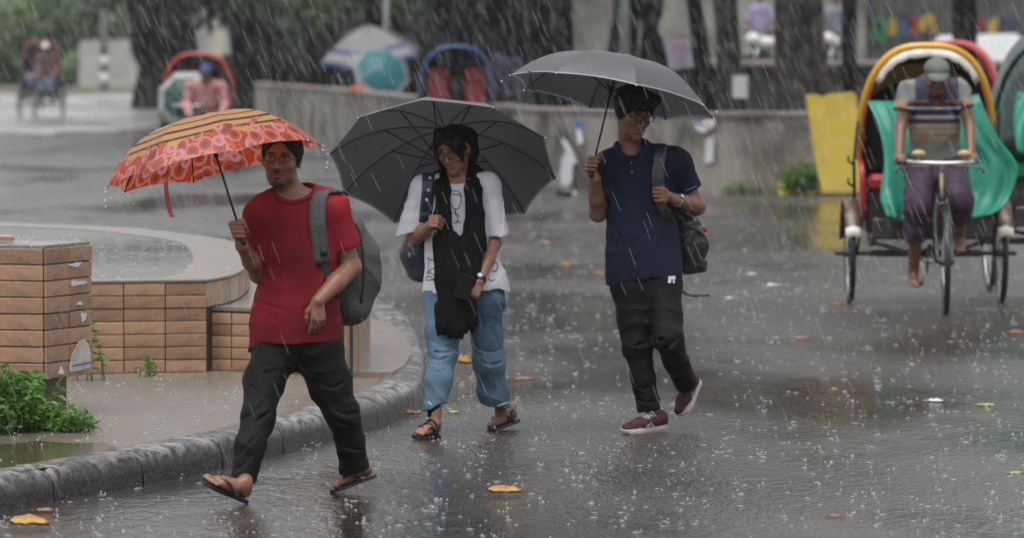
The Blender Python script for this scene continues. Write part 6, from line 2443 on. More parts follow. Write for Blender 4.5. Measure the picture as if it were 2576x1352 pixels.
r1 = place(rickshaw('cycle rickshaw with bright yellow hood rim and teal sheet, pedalled by a capped man', 'hoodyellow', 'hoodyellow', steer=-.05, backm='hoodblack'), 2330, 41.3, .3, (1.0, 1.0, 1.0))
r2 = place(rickshaw('cycle rickshaw whose red hood shows behind the yellow hood', 'hoodred', 'hoodred', trim=False), 2392, 59, -14, (1, 1, 1.0))
r3 = place(rickshaw('green framed cycle rickshaw under a dark green tarp at the picture\'s right edge', 'greenpaint', 'tarpdark', trim=False, seat='greenpaint', tarp=True), 2672, 43.5, 2, (1, 1, 1.03))
r4 = place(rickshaw('cycle rickshaw with a red hood rim ridden by a man in a pink shirt', 'hoodred', 'hoodred', trim=False, extras=False, guard='frameblack', seat='hoodblack'), 500, 82.5, -2, (1.03, 1, .90))
r5 = place(rickshaw('distant cycle rickshaw with a faded red hood on the far left lane', 'hooddullred', 'hooddullred', trim=False, extras=False, guard='frameblack', seat='hoodnavy'), 104, 133, 0, (.92, 1, .97))
r6 = place(rickshaw('parked empty cycle rickshaw with a blue hood rim and red seat', 'hoodblue', 'hoodblue', trim=False, extras=False, back=.64, guard='frameblack'), 1148, 77.5, 0, (1.02, 1, .96))

# green plate panel on the right rickshaw, teal sheet over the front of the yellow one
M['teal'] = mat('teal_plastic_sheet', (.045, .42, .30), .28, (.09, .55, .42), 5, .35, .7, bump=.3, bscale=14, trans=.45, coat=.35)
_n, _l = M['teal'].node_tree.nodes, M['teal'].node_tree.links
_t, _m = _n.new('ShaderNodeBsdfTransparent'), _n.new('ShaderNodeMixShader')
_t.inputs[0].default_value = (.55, .95, .82, 1)
_m.inputs[0].default_value = .80
_s = _n['Material Output'].inputs['Surface'].links[0].from_socket
_l.new(_t.outputs[0], _m.inputs[1])
_l.new(_s, _m.inputs[2])
_l.new(_m.outputs[0], _n['Material Output'].inputs['Surface'])
Lc = spline([W(2181, 254, 40.95), W(2206, 320, 40.8), W(2226, 410, 40.7), W(2219, 480, 40.6), W(2214, 512, 40.5), W(2229, 550, 40.45)], 26)
Rc = spline([W(2466, 238, 40.95), W(2506, 340, 40.85), W(2544, 396, 40.85), W(2561, 432, 40.85), W(2541, 502, 40.8), W(2500, 540, 40.65), W(2440, 551, 40.5)], 26)
gsh = []
for i in range(26):
    row = []
    for j in range(37):
        s = j / 36
        p = Lc[i] * (1 - s) + Rc[i] * s
        q = i / 25
        sagy = .10 * math.sin(math.pi * s) * (1 - q)
        wav = (.030 * math.sin(s * 26 + 4 * q + 1.5 * math.sin(5 * q)) + .02 * math.sin(s * 47 - 7 * q)) * (.25 + .75 * q)
        dz = .018 * math.sin(s * 19 + 1) * q
        row.append(p + V3(.012 * math.sin(q * 9 + s * 5), sagy + wav, dz - (.02 * math.sin(math.pi * s) if i == 0 else 0)))
    gsh.append(row)
tag(MB().sheet(np.array(gsh), .004).build('plastic_sheet', M['teal'], None), 'teal plastic rain sheet spread across the front of the yellow rimmed rickshaw', 'rain sheet', 'teal rain sheets on the rickshaws')
gs2 = []
for i in range(14):
    q = i / 13
    a, b = W(2560 - 10 * math.sin(q * 3), 232 + 150 * q, 42.6 - .2 * q), W(2760, 240 + 230 * q, 42.7 - .3 * q)
    gs2.append([a * (1 - s) + b * s + V3(0, .04 * math.sin(s * 20 + q * 5), .01 * math.sin(s * 9)) for s in np.linspace(0, 1, 20)])
tag(MB().sheet(np.array(gs2), .004).build('plastic_sheet', M['teal'], None), 'teal plastic rain sheet on the tarp covered rickshaw at the right edge', 'rain sheet', 'teal rain sheets on the rickshaws')

# ------------------------------------------------------------ riders
def rider(label, y, PX, cols, shirt_fn, legm, hk=1.05, h=.010, cap_col=(.12, .13, .12), yaw=0, pitch=-14, SK=(.17, .08, .05), capm=None, sleeve=.55):
    """PX: dict of picture points (u, v, dy)"""
    J_ = {k: W(a[0], a[1], y + a[2]) for k, a in PX.items()}
    t = thing('person', (J_['hipL'][0] * .5 + J_['hipR'][0] * .5, y, gz(y)), label, 'person', 'rickshaw pullers')
    F = Field()
    R = frame(yaw, pitch, 0)
    L = add_head(F, J_['head'], R, hk, SK, beard=.5)
    nb_ = (J_['shL'] + J_['shR']) / 2
    F.cap(J_['head'] + R @ V3(0, -.03, -.06), nb_ + V3(0, .02, .02), .055, .06, .03)
    F.cap(nb_, (J_['hipL'] + J_['hipR']) / 2, .13, .13, .05, (V3(0, 1, 0), 1.4))
    for s in 'LR':
        F.path([nb_ * .4 + J_['sh' + s] * .6, J_['sh' + s], J_['el' + s]], [.055, .052, .043], .03)
        F.path([J_['el' + s], J_['wr' + s]], [.043, .030], .02)
        ax_ = V3(1 if s == 'L' else -1, 0, 0)
        fist(F, J_['wr' + s] + V3(0, -.05, -.01), ax_ * -1, V3(0, -.8, .4), V3(0, -.5, -.85), 1.0)
        F.path([J_['hip' + s], J_['kn' + s], J_['an' + s]], [.085, .055, .038], .03)
        an = J_['an' + s]
        add_foot(F, an + V3(0, .05, -.085), an + V3(0.0, -.185, -.115), V3(0, 0, 1), V3(1 if s == 'R' else -1, 0, 0), an, .95)
    F.fine = [] if h > .012 else [(c, r, max(q, h * .62)) for c, r, q in F.fine[:1]]
    fbuild(F, 'body', h, M['skin'], t, None, SK)
    T = Field()
    T.cap(J_['shR'], J_['shL'], .085, .085, .05, (V3(0, 1, 0), 1.15))
    hp = (J_['hipL'] + J_['hipR']) / 2
    T.path([nb_ + V3(0, 0, -.03), nb_ * .55 + hp * .45, hp], [.165, .175, .185], .05, (V3(0, 1, 0), 1.45))
    for s in 'LR':
        T.join(part([J_['sh' + s], J_['sh' + s] * .3 + J_['el' + s] * .7], [.075, .080], J_['sh' + s] * .45 + J_['el' + s] * .55, J_['el' + s] - J_['sh' + s]) if sleeve < .9 else part([J_['sh' + s], J_['el' + s], J_['wr' + s]], [.075, .066, .05]), .03)
    T.ell(J_['head'] + V3(0, -.06, -.155), (.06, .075, .06), None, .012, 'sub')
    fbuild(T, 'shirt', h, cols, t, folds(.009, [((.8, .2, .4), 24), ((.4, .3, -.8), 28)], 7), colfn=shirt_fn)
    K = Field()
    K.cap(J_['hipR'], J_['hipL'], .13, .13, .05)
    for s in 'LR':
        K.join(part([J_['hip' + s], J_['kn' + s], J_['kn' + s] * .3 + J_['an' + s] * .7], [.12, .098, .085], J_['kn' + s] * .5 + J_['an' + s] * .5, J_['an' + s] - J_['kn' + s]), .04)
    fbuild(K, 'lungi', h, legm, t, folds(.012, [((.9, .2, .3), 30), ((.3, .3, .9), 22)], 17))
    # cap: crown and peak
    C_ = Field()
    C_.ell(L(0, -.015, .055), np.array((.086, .104, .075)) * hk, R, .01)
    C_.cut(L(0, 0, .045), -R[:, 2])
    cp = fbuild(C_, 'cap', .007, capm or mat('cloth_cap', cap_col, .8, tuple(c * .75 for c in cap_col), 8), t)
    pk = []
    for a in np.linspace(-1, 1, 11):
        pk.append([L(.074 * math.sin(a * 1.2), .055 + .045 * math.cos(a * 1.2) + q * .075 * math.cos(a * 1.1), .055 - .035 * q * q - .010 * a * a) for q in np.linspace(0, 1, 5)])
    MB().sheet(np.array(pk), .006).build('peak', capm or cp.data.materials[0], cp)
    HH = Field()
    HH.ell(L(0, -.03, .02), np.array((.080, .092, .07)) * hk, R, .02)
    HH.ell(L(0, .10, .0), np.array((.075, .09, .09)) * hk, R, .01, 'sub')
    fbuild(HH, 'hair', .008, M['hair'], t)
    return t, L, J_


y1 = 40.35
def shirt1(V):
    c = np.tile(V3(.10, .105, .10), (len(V), 1))
    z = V[:, 2]
    v = np.interp(z, [W(2340, 600, y1)[2], W(2340, 100, y1)[2]], [600, 100])       # heights along the shirt
    def band(a, b, col):
        m = (v > a) & (v < b)
        c[m] = col
    band(0, 250, (.035, .04, .075))
    band(250, 257, (.30, .13, .07))
    band(257, 269, (.03, .032, .06))
    band(269, 274, (.42, .42, .43))
    band(274, 290, (.02, .022, .05))
    band(290, 298, (.42, .43, .44))
    band(298, 310, (.02, .022, .05))
    band(310, 366, (.31, .235, .165))
    band(322, 325, (.20, .14, .10))
    band(338, 341, (.20, .14, .10))
    band(358, 700, (.20, .22, .20))
    x = np.interp(V[:, 0], [W(2260, 300, y1)[0], W(2430, 300, y1)[0]], [2260, 2430])
    sl = (v < 252) & ((x < 2300) | (x > 2408))
    c[sl] = (.19, .205, .2)
    sl2 = (v > 248) & ((x < 2280) | (x > 2422))
    c[sl2] = (.33, .20, .15)
    return c * np.clip(1 + .22 * vnoise(V * 14, 4) + .15 * vnoise(V * 45, 5), .4, 1.4)[:, None]


M['shirtbands'] = mat('striped_polo', (.3, .3, .3), .75, vcol=True, bump=.3, bscale=220)
M['plaid'] = mat('purple_checked_lungi', (.075, .030, .062), .7, (.022, .026, .045), 26, .44, .56, bump=.3, bscale=150, ndet=2)
PX1 = dict(head=(2357, 196, -.06), shR=(2288, 232, .0), shL=(2410, 228, .0), elR=(2266, 318, -.06), elL=(2440, 312, -.06), wrR=(2262, 398, -.30), wrL=(2442, 396, -.30),
           hipR=(2318, 418, .14), hipL=(2386, 418, .14), knR=(2308, 520, -.18), knL=(2414, 505, -.26), anR=(2298, 680, .02), anL=(2414, 592, -.02))
rider('person in a grey cap and striped polo pedalling the yellow rimmed rickshaw', y1, PX1, M['shirtbands'], shirt1, M['plaid'], 1.08, .0085, (.15, .165, .15))

y2 = 81.2
M['pinkshirt'] = mat('wet_pink_shirt', (.52, .24, .23), .8, (.34, .15, .15), 16, .44, .56)
M['bluelungi'] = mat('blue_grey_lungi', (.10, .14, .18), .8, (.06, .08, .11), 8)
M['brownvest'] = mat('brown_vest', (.16, .085, .07), .8, (.11, .07, .06), 6)
PX2 = dict(head=(518, 184, -.1), shR=(478, 218, .0), shL=(557, 218, .0), elR=(468, 262, -.05), elL=(568, 262, -.05), wrR=(478, 292, -.35), wrL=(556, 292, -.35),
           hipR=(500, 305, .1), hipL=(536, 305, .1), knR=(498, 352, -.2), knL=(545, 345, -.2), anR=(500, 412, 0), anL=(546, 388, -.1))
rider('person in a pink shirt and blue cap pedalling the red hooded rickshaw', y2, PX2, M['pinkshirt'], None, M['bluelungi'], 1.05, .013, (.04, .07, .24), pitch=2, sleeve=1.0)
y3 = 131.6
PX3 = dict(head=(114, 122, -.05), shR=(97, 144, .0), shL=(133, 144, .0), elR=(91, 172, 0), elL=(140, 172, 0), wrR=(95, 192, -.3), wrL=(137, 192, -.3),
           hipR=(108, 196, .1), hipL=(124, 196, .1), knR=(104, 226, -.2), knL=(130, 222, -.2), anR=(106, 262, 0), anL=(130, 246, -.1))
rider('person in a white cap and brown vest pedalling the distant rickshaw', y3, PX3, M['brownvest'], None, M['bluelungi'], 1.1, .016, (.70, .70, .70), pitch=2, sleeve=1.0)

# the passengers' umbrellas, the vendor's parasol and the teal umbrella behind the wall
M['greencan'] = canopy_mat('green_white_canopy', 'green')
M['tealcan'] = canopy_mat('teal_canopy', 'teal')
M['parasol'] = canopy_mat('striped_parasol_cloth', 'parasol')
umbrella('umbrella', 'dark green umbrella with a white border shielding the passenger of the red hooded rickshaw', W(466, 250, 81.7), nrm(V3(-.25, -.93, .25)), .44, .20, 8, .4, M['greencan'], None, None, detail=True)
pc_ = W(932, 146, 108)
pr_ = umbrella('parasol', 'large grey and blue striped parasol on a pole behind the wall', pc_, nrm(V3(-.10, -.16, 1)), 1.02, .62, 8, .3, M['parasol'], V3(pc_[0] + .1, 108, gz(108) + .2), None, tail=.2, pole_r=.02, pw=1.5, cat='parasol')
pp = W(966, 40, 107.6)
tag(MB().tube([V3(pp[0], 109.4, gz(109) - .05), V3(pp[0], 109.4, 4.0)], .055, 10).build('grey_post', M['greyblue'], None), 'plain grey post standing behind the top of the striped parasol', 'post')
umbrella('umbrella', 'teal umbrella with a pale edge just above the roadside wall', W(958, 184, 106), nrm(V3(.25, -.80, .55)), .56, .25, 8, .2, M['tealcan'], None, None)
ob = W(896, 226, wall_y(896) + .15)
tag(MB().ball(ob, (.13, .1, .07), 10, 8).ball(ob + V3(.13, .02, -.03), (.12, .09, .05), 10, 8).build('cloth_bundle', mat('orange_bundle', (.5, .13, .06), .8, (.3, .07, .05), 9), None), 'small orange cloth bundle lying on the wall under the teal umbrella', 'bundle')
pg = []
for i in range(12):
    q = i / 11
    a, b = W(1236 + 6 * math.sin(q * 5), 132 + 112 * q, 100), W(1312 + 14 * q, 150 + 98 * q, 101)
    pg.append([a * (1 - s) + b * s + V3(0, .06 * math.sin(s * 17 + q * 3), .02 * math.sin(s * 8)) for s in np.linspace(0, 1, 16)])
pt_ = tag(MB().sheet(np.array(pg), .006).build('hanging_sheet', mat('purple_sheet', (.045, .02, .07), .6, (.025, .02, .035), 4), None), 'dark purple sheet hanging behind the wall right of the blue hood', 'sheet')
sp_o = MB().tube([W(1238, 130, 100.05), W(1238, 130, 100.05) * V3(1, 1, 0) + V3(0, 0, gz(100))], .03, 6)
sp_o.build('support_post', M['bark'], pt_)

# ------------------------------------------------------------ vehicles and people on the terrace, far right
def motorbike(label, u, v, y, yaw, front, group='motorbikes on the terrace'):
    p = W(u, v, y)
    t = thing('motorbike', p, label, 'motorbike', group)
    Rz = np.array(Matrix.Rotation(math.radians(yaw), 3, 'Z'))
    X = lambda *a: p + Rz @ V3(*a)
    a = Rz @ V3(1, 0, 0)
    for yy in (-.62, .62):
        w = MB().ring(X(0, yy, .29), a, .235, .055, 24, 8).build('wheel', M['tyre'], t)
        MB().ring(X(0, yy, .29), a, .17, .02, 20, 6).tube([X(-.05, yy, .29), X(.05, yy, .29)], .05, 10).build('rim', M['rimsteel'], w)
    MB().ball(X(0, .05, .42), (.16, .30, .17), 12, 8, Rz).build('engine', M['frameblack'], t)
    MB().ball(X(0, -.10, .78), (.15, .30, .13), 12, 8, Rz).build('tank', front, t)
    MB().ball(X(0, .42, .78), (.14, .36, .07), 12, 8, Rz).build('seat', M['hoodblack'], t)
    f = MB()
    for s in (-1, 1):
        f.tube([X(s * .07, -.62, .29), X(s * .07, -.40, .90)], .025, 8)
    f.build('front_fork', M['rimsteel'], t)
    MB().ball(X(0, -.50, .86), (.15, .11, .12), 14, 10, Rz).build('headlight_cowl', front, t)
    MB().tube([X(-.36, -.28, 1.0), X(-.15, -.38, .98), X(.15, -.38, .98), X(.36, -.28, 1.0)], .018, 8).build('handlebar', M['frameblack'], t)
    MB().ball(X(0, -.62, .56), (.09, .22, .08), 10, 8, Rz).build('front_mudguard', M['frameblack'], t)
    MB().box(X(0, .82, .62), (.12, .04, .08), Rz, .01).build('tail_light', M['seatred'], t)
    return t


def simple_person(label, u, v, y, zfoot, shirt, legs, SK=(.2, .1, .06), lean=0.0, seated=False):
    """clothed figure some way off; stands with feet at zfoot or sits with hips there"""
    c = W(u, v, y)
    x, z = c[0], zfoot
    t = thing('person', (x, y, z), label, 'person', 'people on the terrace')
    X = lambda *a: V3(x, y, z) + V3(*a)
    hz = .52 if not seated else .0
    hip = .88 if not seated else .12
    F = Field()
    R = frame(0, -8, 0)
    L = add_head(F, X(0, -.03 - lean, hip + .74), R, 1.0, SK)
    F.cap(X(0, -lean * .8, hip + .62), X(0, -lean * .8, hip + .5), .055, .06)
    for s in (-1, 1):
        F.path([X(s * .15, -lean * .8, hip + .47), X(s * .22, -lean * .6 - .02, hip + .22), X(s * .2, -.14 - lean * 1.6, hip + .05 + (.12 if seated else 0))], [.048, .042, .03], .02)
        F.ell(X(s * .2, -.18 - lean * 1.6, hip + .03 + (.12 if seated else 0)), (.04, .06, .045))
        if not seated:
            F.path([X(s * .09, 0, hip), X(s * .10, -.03, .48), X(s * .10, 0 + .05 * s, .08)], [.085, .055, .035], .02)
            F.ell(X(s * .10, -.06, .04), (.04, .11, .035))
        else:
            F.path([X(s * .10, 0, .1), X(s * .17, -.42, .08), X(s * .17, -.35, -.36)], [.085, .06, .04], .02)
            F.ell(X(s * .17, -.40, -.40), (.04, .11, .035))
    F.cap(X(0, 0, hip), X(0, -lean * .7, hip + .45), .12, .14, .05, (V3(0, 1, 0), 1.4))
    F.fine = []
    fbuild(F, 'body', .014, M['skin'], t, None, SK)
    T = Field()
    T.path([X(0, -lean * .8, hip + .44), X(0, -lean * .4, hip + .2), X(0, 0, hip - .06)], [.17, .165, .18], .05, (V3(0, 1, 0), 1.4))
    for s in (-1, 1):
        T.cap(X(s * .15, -lean * .8, hip + .46), X(s * .21, -lean * .6, hip + .28), .066, .07, .03)
    fbuild(T, 'shirt', .014, shirt, t, folds(.008, [((.8, .2, .4), 24)], 9))
    K = Field()
    for s in (-1, 1):
        if not seated:
            K.path([X(s * .09, 0, hip), X(s * .10, -.03, .48), X(s * .10, .05 * s, .12)], [.11, .085, .075], .03)
        else:
            K.path([X(s * .10, 0, .1), X(s * .17, -.42, .08), X(s * .17, -.35, -.28)], [.11, .085, .07], .03)
    fbuild(K, 'trousers', .014, legs, t)
    H = Field()
    H.ell(L(0, -.02, .045), (.083, .1, .082), R)
    H.ell(L(0, .10, -.01), (.07, .07, .08), R, .01, 'sub')
    fbuild(H, 'hair', .012, M['hair'], t)
    return t


terr = zt_ - .42
ty = 99.5
b1 = motorbike('motorbike with a white headlight cowl left of the broadest trunk', 1936, 160, ty, -38, M['whitepaint'])
b1.location[2] += terr - BASE[b1.name][2]
b2 = motorbike('motorbike with a white front half hidden behind the dark narrow trunk', 2099, 170, ty, -18, M['whitepaint'])
b2.location[2] += terr - BASE[b2.name][2]
M['lavcloth'] = mat('lavender_shirt', (.30, .27, .42), .8)
M['greyshirt'] = mat('grey_blue_shirt', (.24, .26, .32), .8, (.17, .18, .22), 6)
simple_person('person in a lavender top walking past the grey plastered building', 1912, 60, 104, terr, M['lavcloth'], M['blackcloth'])
simple_person('person in a grey blue shirt sitting on the motorbike by the dark narrow trunk', 2104, 60, ty + .15, terr + .74, M['greyshirt'], M['blackcloth'], lean=.05, seated=True)

# white car with green trim
cy = 101
cx0 = W(2146, 120, cy)[0]
ct = thing('white_car', (cx0 + 1.6, cy + .6, terr), 'white car with dark windscreen and green corner parked before the mural', 'car')
M['carwhite'] = mat('white_car_paint', (.74, .75, .76), .2, coat=.8)
M['carglass'] = mat('car_glass', (.03, .035, .04), .05)
X = lambda a, b, c: V3(cx0 + a, cy + b, terr + c - .42)
sidep = [(0.05, .22), (0, .42), (.04, .60), (.25, .70), (1.0, .80), (1.55, 1.32), (2.9, 1.36), (3.5, .88), (3.9, .82), (3.95, .3), (3.8, .22)]
wdt = [1.55, 1.6, 1.62, 1.62, 1.62, 1.30, 1.30, 1.58, 1.58, 1.58, 1.55]
g0 = []
for (a, z), w in zip(sidep, wdt):
    g0.append((a, z, w))
mb = MB()
n = len(g0)
v = [X(a, 0 + (1.62 - w) / 2, z) for a, z, w in g0] + [X(a, 1.62 - (1.62 - w) / 2, z) for a, z, w in g0]
mb.add(np.array(v), [tuple(range(n)), tuple(range(n, 2 * n))[::-1]] + [(i, n + i, n + (i + 1) % n, (i + 1) % n) for i in range(n)])
body = mb.build('body', M['carwhite'], ct, False)
MB().sheet(np.array([[X(1.03, .14, .825), X(1.03, 1.48, .825)], [X(1.55, .24, 1.30), X(1.55, 1.38, 1.30)]]) + V3(-.012, 0, .012), .01).build('windscreen', M['carglass'], ct, False)
MB().prism([(1.25, .86), (1.66, 1.26), (2.85, 1.28), (3.3, .90)], 0, .02, X(0, -.0, 0) + V3(0, .02, 0), V3(1, 0, 0), V3(0, .17, 1) / 1.014, V3(0, -1, 0)).build('side_window', M['carglass'], ct, False)
for a in (.75, 3.2):
    wh = MB().ring(X(a, .02, .30), V3(0, 1, 0), .22, .08, 20, 8).build('wheel', M['tyre'], ct)
    MB().tube([X(a, -.04, .30), X(a, .05, .30)], .15, 14).build('rim', M['rimsteel'], wh)
for b in (.25, 1.37):
    MB().ball(X(.10, b, .56), (.07, .17, .09), 10, 8).build('headlight', M['chrome'], ct)
MB().box(X(.0, .05, .52), (.12, .30, .30), None, .03).build('green_corner', mat('green_trim', (.03, .25, .14), .4), ct, False)
# ------------------------------------------------------------ weeds, leaves, rain
def weed_clump(name, label, centre, r, h, n, size, seed, grp):
    t = thing(name, centre, label, 'weed', grp)
    rg = np.random.default_rng(seed)
    st = MB()
    LV, LF, k = [], [], 0
    for i in range(n):
        a, q = rg.random() * 6.28, r * rg.random() ** .6
        p0 = np.array(centre) + V3(q * math.cos(a), q * math.sin(a) * .8, 0)
        hh = h * (.45 + .7 * rg.random()) * (1 - .35 * q / r)
        tip = p0 + V3(rg.normal() * .10, rg.normal() * .10 - .03, 1) * hh
        path = spline([p0, p0 * .5 + tip * .5 + V3(rg.normal(), rg.normal(), 0) * .02, tip], 6)
        st.tube(path, [.003, .003, .0025, .002, .002, .0015], 4)
        for m_ in range(int(7 + hh * 42)):
            f = .25 + .75 * rg.random()
            b = p0 * (1 - f) + tip * f
            d = nrm(rg.normal(size=3) * V3(1, 1, .35) + V3(0, -.25, .25))
            sd = nrm(np.cross(d, rg.normal(size=3)))
            up = np.cross(d, sd)
            L_ = size * (.6 + .8 * rg.random())
            w = L_ * .15
            LV += [b, b + d * L_ * .45 + sd * w + up * .004, b + d * L_ - V3(0, 0, L_ * .2), b + d * L_ * .45 - sd * w + up * .004]
            LF.append((k, k + 1, k + 2, k + 3))
            k += 4
    tag(st.build('stems', M['weed'], t), kind='stuff')
    tag(mk('foliage', np.array(LV), np.array(LF), M['weed'], t, False), kind='stuff')
    return t


WG = 'weeds growing round the tiled pillar'
iz = IZ
for i, (u, v, r, h, n, s_, lab) in enumerate((
        (20, 1085, .17, .34, 46, .060, 'dense bright green weed clump at the left picture edge before the pillar'),
        (75, 1075, .15, .30, 40, .055, 'dense bright green weed clump below the pillar\'s left face'),
        (-30, 1090, .18, .36, 40, .06, 'tall green weed clump cut by the picture\'s left edge'),
        (128, 1080, .11, .13, 26, .045, 'low green weed under the pillar\'s front corner'),
        (175, 1085, .12, .13, 26, .045, 'low spreading weed right of the pillar base'),
        (205, 1070, .07, .11, 10, .04, 'sparse small weed at the right end of the weed strip'))):
    p = G(u, v, IZ)
    weed_clump('weed', lab, (p[0], p[1], iz), r, h, n, s_, 400 + i, WG)
p = G(236, 955, IZ)
weed_clump('tall_weed', 'thin tall weed with sparse pale shoots right beside the pillar', (p[0] - .02, p[1], iz), .10, .42, 7, .05, 420, WG)
p = G(380, 944, IZ)
weed_clump('tall_weed', 'small faint weed sprouting at the foot of the tiled platform front', (p[0], p[1] - .05, iz), .08, .16, 7, .035, 421, WG)
p = wall_base[7]
q_ = W(2022, 468, wall_y(2022) - .5)
weed_clump('wall_shrub', 'small dark green shrub between the wall and the yellow slab', (q_[0], q_[1], gz(q_[1])), .26, .42, 70, .09, 430, None)
q_ = W(1860, 480, wall_y(1860) - .12)
weed_clump('wall_weed', 'low dull weed tuft at the foot of the grey wall', (q_[0], q_[1], gz(q_[1])), .3, .18, 36, .06, 431, None)

# fallen leaves, each its own shape
M['leafy'] = mat('yellow_fallen_leaf', (.48, .27, .05), .4, (.40, .18, .03), 25, coat=.4, trans=.15)
M['leafb'] = mat('brown_fallen_leaf', (.30, .12, .06), .4, (.18, .07, .04), 25, coat=.4)
M['leafw'] = mat('pale_wet_scrap', (.6, .6, .58), .3, coat=.4)
M['leafg'] = mat('green_fallen_leaf', (.34, .38, .06), .4, coat=.4)


def leaf(u, v, ln, wd, ang, m, label, curl=.25, seed=0, h=0.0, cat='leaf', name='fallen_leaf', grp='fallen leaves on the wet road', tilt=None):
    tilt = (.42 if curl >= .5 else .25) if tilt is None else tilt
    c = G(u, v, h)
    rg = np.random.default_rng(seed)
    a = math.radians(ang)
    d, s = V3(math.cos(a), math.sin(a), 0), V3(-math.sin(a), math.cos(a), 0)
    rows = []
    for i in range(9):
        q = i / 8
        w = wd * (math.sin(math.pi * q ** .8) ** .8 * (.7 + .5 * rg.random()) + .03)
        z = curl * .5 * wd * (abs(q - .5) * 1.6) ** 2 + .003 + .010 * rg.random() * (curl > .3)
        row = []
        for k in (-1, -.5, 0, .5, 1):
            row.append(c + d * (q - .5) * ln + s * k * w * .5 * math.cos(tilt) + V3(0, 0, (k * .5 + .5) * w * math.sin(tilt) + z + abs(k) ** 2 * wd * curl * .5 + .004 * rg.normal() * .4))
        rows.append(row)
    mb = MB().sheet(np.array(rows), .0015)
    mb.tube([c - d * (ln * .5) + V3(0, 0, .006), c - d * (ln * .5 + .03) + V3(0, 0, .012)], [.002, .0015], 5)
    return tag(mb.build(name, m, None), label, cat, grp)


LEAVES = [
    (75, 1330, .17, .075, 10, 'leafy', 'large curled yellow leaf in the near left corner of the road', .5),
    (1272, 1247, .16, .065, 14, 'leafy', 'large yellow leaf lying alone in the near middle of the road', .5),
    (1170, 924, .10, .09, 40, 'leafy', 'crumpled yellow leaf between the scarfed woman\'s legs', .6),
    (1426, 667, .09, .07, 20, 'leafy', 'yellow leaf on the road midway between the two dark umbrellas', .2),
    (1506, 690, .08, .06, 5, 'leafb', 'pinkish brown leaf left of the navy shirt', .25),
    (1318, 955, .13, .05, 12, 'leafb', 'thin orange brown leaf behind the woman\'s jeans', .2),
    (2016, 853, .13, .06, 0, 'leafb', 'orange brown leaf in front of the yellow rimmed rickshaw', .2),
    (2100, 1300, .07, .035, 10, 'leafb', 'small orange leaf near the bottom edge right of the middle', .2),
    (2110, 768, .10, .05, 0, 'leafb', 'reddish leaf by the left rear wheel of the rickshaw', .2),
    (2354, 1010, .09, .05, 0, 'leafw', 'bright white scrap on the road below the front wheel', .15),
    (2480, 1020, .10, .03, -12, 'leafg', 'curved greenish leaf near the right edge of the road', .3),
    (2560, 1190, .09, .02, 5, 'leafg', 'thin green blade at the right edge of the road', .2),
    (2560, 838, .14, .05, 0, 'leafb', 'pale brown leaf at the right edge behind the wheels', .2),
    (180, 1243, .10, .06, 30, 'leafb', 'dark brown leaf at the foot of the kerb on the left', .3),
    (112, 1287, .08, .04, -15, 'leafb', 'small dark brown leaf just below the kerb\'s left end', .3),
    (1042, 1046, .09, .06, 30, 'leafb', 'brown leaf lying against the kerb\'s bend', .4),
    (1140, 1040, .05, .04, 0, 'leafg', 'tiny green yellow leaf beside the woman\'s foot', .3),
    (1942, 718, .11, .05, 0, 'leafw', 'pale wet scrap on the road right of the navy shirt', .1),
    (1890, 690, .08, .04, 0, 'leafw', 'small pale scrap further back on the road', .1),
    (1836, 750, .07, .03, 0, 'leafw', 'small white scrap level with the loose bag strap', .1),
    (1378, 612, .08, .05, 10, 'leafy', 'dull yellow leaf far back on the road beside the wide grey umbrella', .2),
    (1045, 636, .08, .05, 10, 'leafb', 'orange leaf on the road behind the grey backpack', .2),
]
for i, (u, v, ln, wd, an, mm, lab, cu) in enumerate(LEAVES):
    leaf(u, v, ln, wd, an, M[mm], lab, cu, 500 + i)
# dark and white bottle lying at the wall's foot
c = G(1423, 494)
bo = thing('litter_bottle', c, 'dark bottle with white cap lying on the road below the torn paper', 'bottle')
dv = nrm(V3(.8, -.3, 0))
MB().tube([c - dv * .12 + V3(0, 0, .05), c + V3(0, 0, .045), c + dv * .07 + V3(0, 0, .04), c + dv * .10 + V3(0, 0, .035)], [.04, .045, .04, .016], 12).build('body', M['grip'], bo)
MB().tube([c + dv * .10 + V3(0, 0, .035), c + dv * .14 + V3(0, 0, .035)], [.02, .02], 10).build('cap', M['whitepaint'], bo)

# rain: long falling drops, splashes thrown up from every wet surface, drips from the umbrellas
rainm = bpy.data.materials.new('rain_water')
rainm.use_nodes = True
N, L = rainm.node_tree.nodes, rainm.node_tree.links
N.remove(N['Principled BSDF'])
df = N.new('ShaderNodeBsdfTranslucent')
df.inputs['Color'].default_value = (.9, .92, .95, 1)
d2 = N.new('ShaderNodeBsdfDiffuse')
d2.inputs['Color'].default_value = (.9, .92, .95, 1)
a1 = N.new('ShaderNodeMixShader')
L.new(d2.outputs[0], a1.inputs[1])
L.new(df.outputs[0], a1.inputs[2])
tp = N.new('ShaderNodeBsdfTransparent')
ms = N.new('ShaderNodeMixShader')
ms.inputs[0].default_value = .24
L.new(tp.outputs[0], ms.inputs[1])
L.new(a1.outputs[0], ms.inputs[2])
L.new(ms.outputs[0], N['Material Output'].inputs['Surface'])

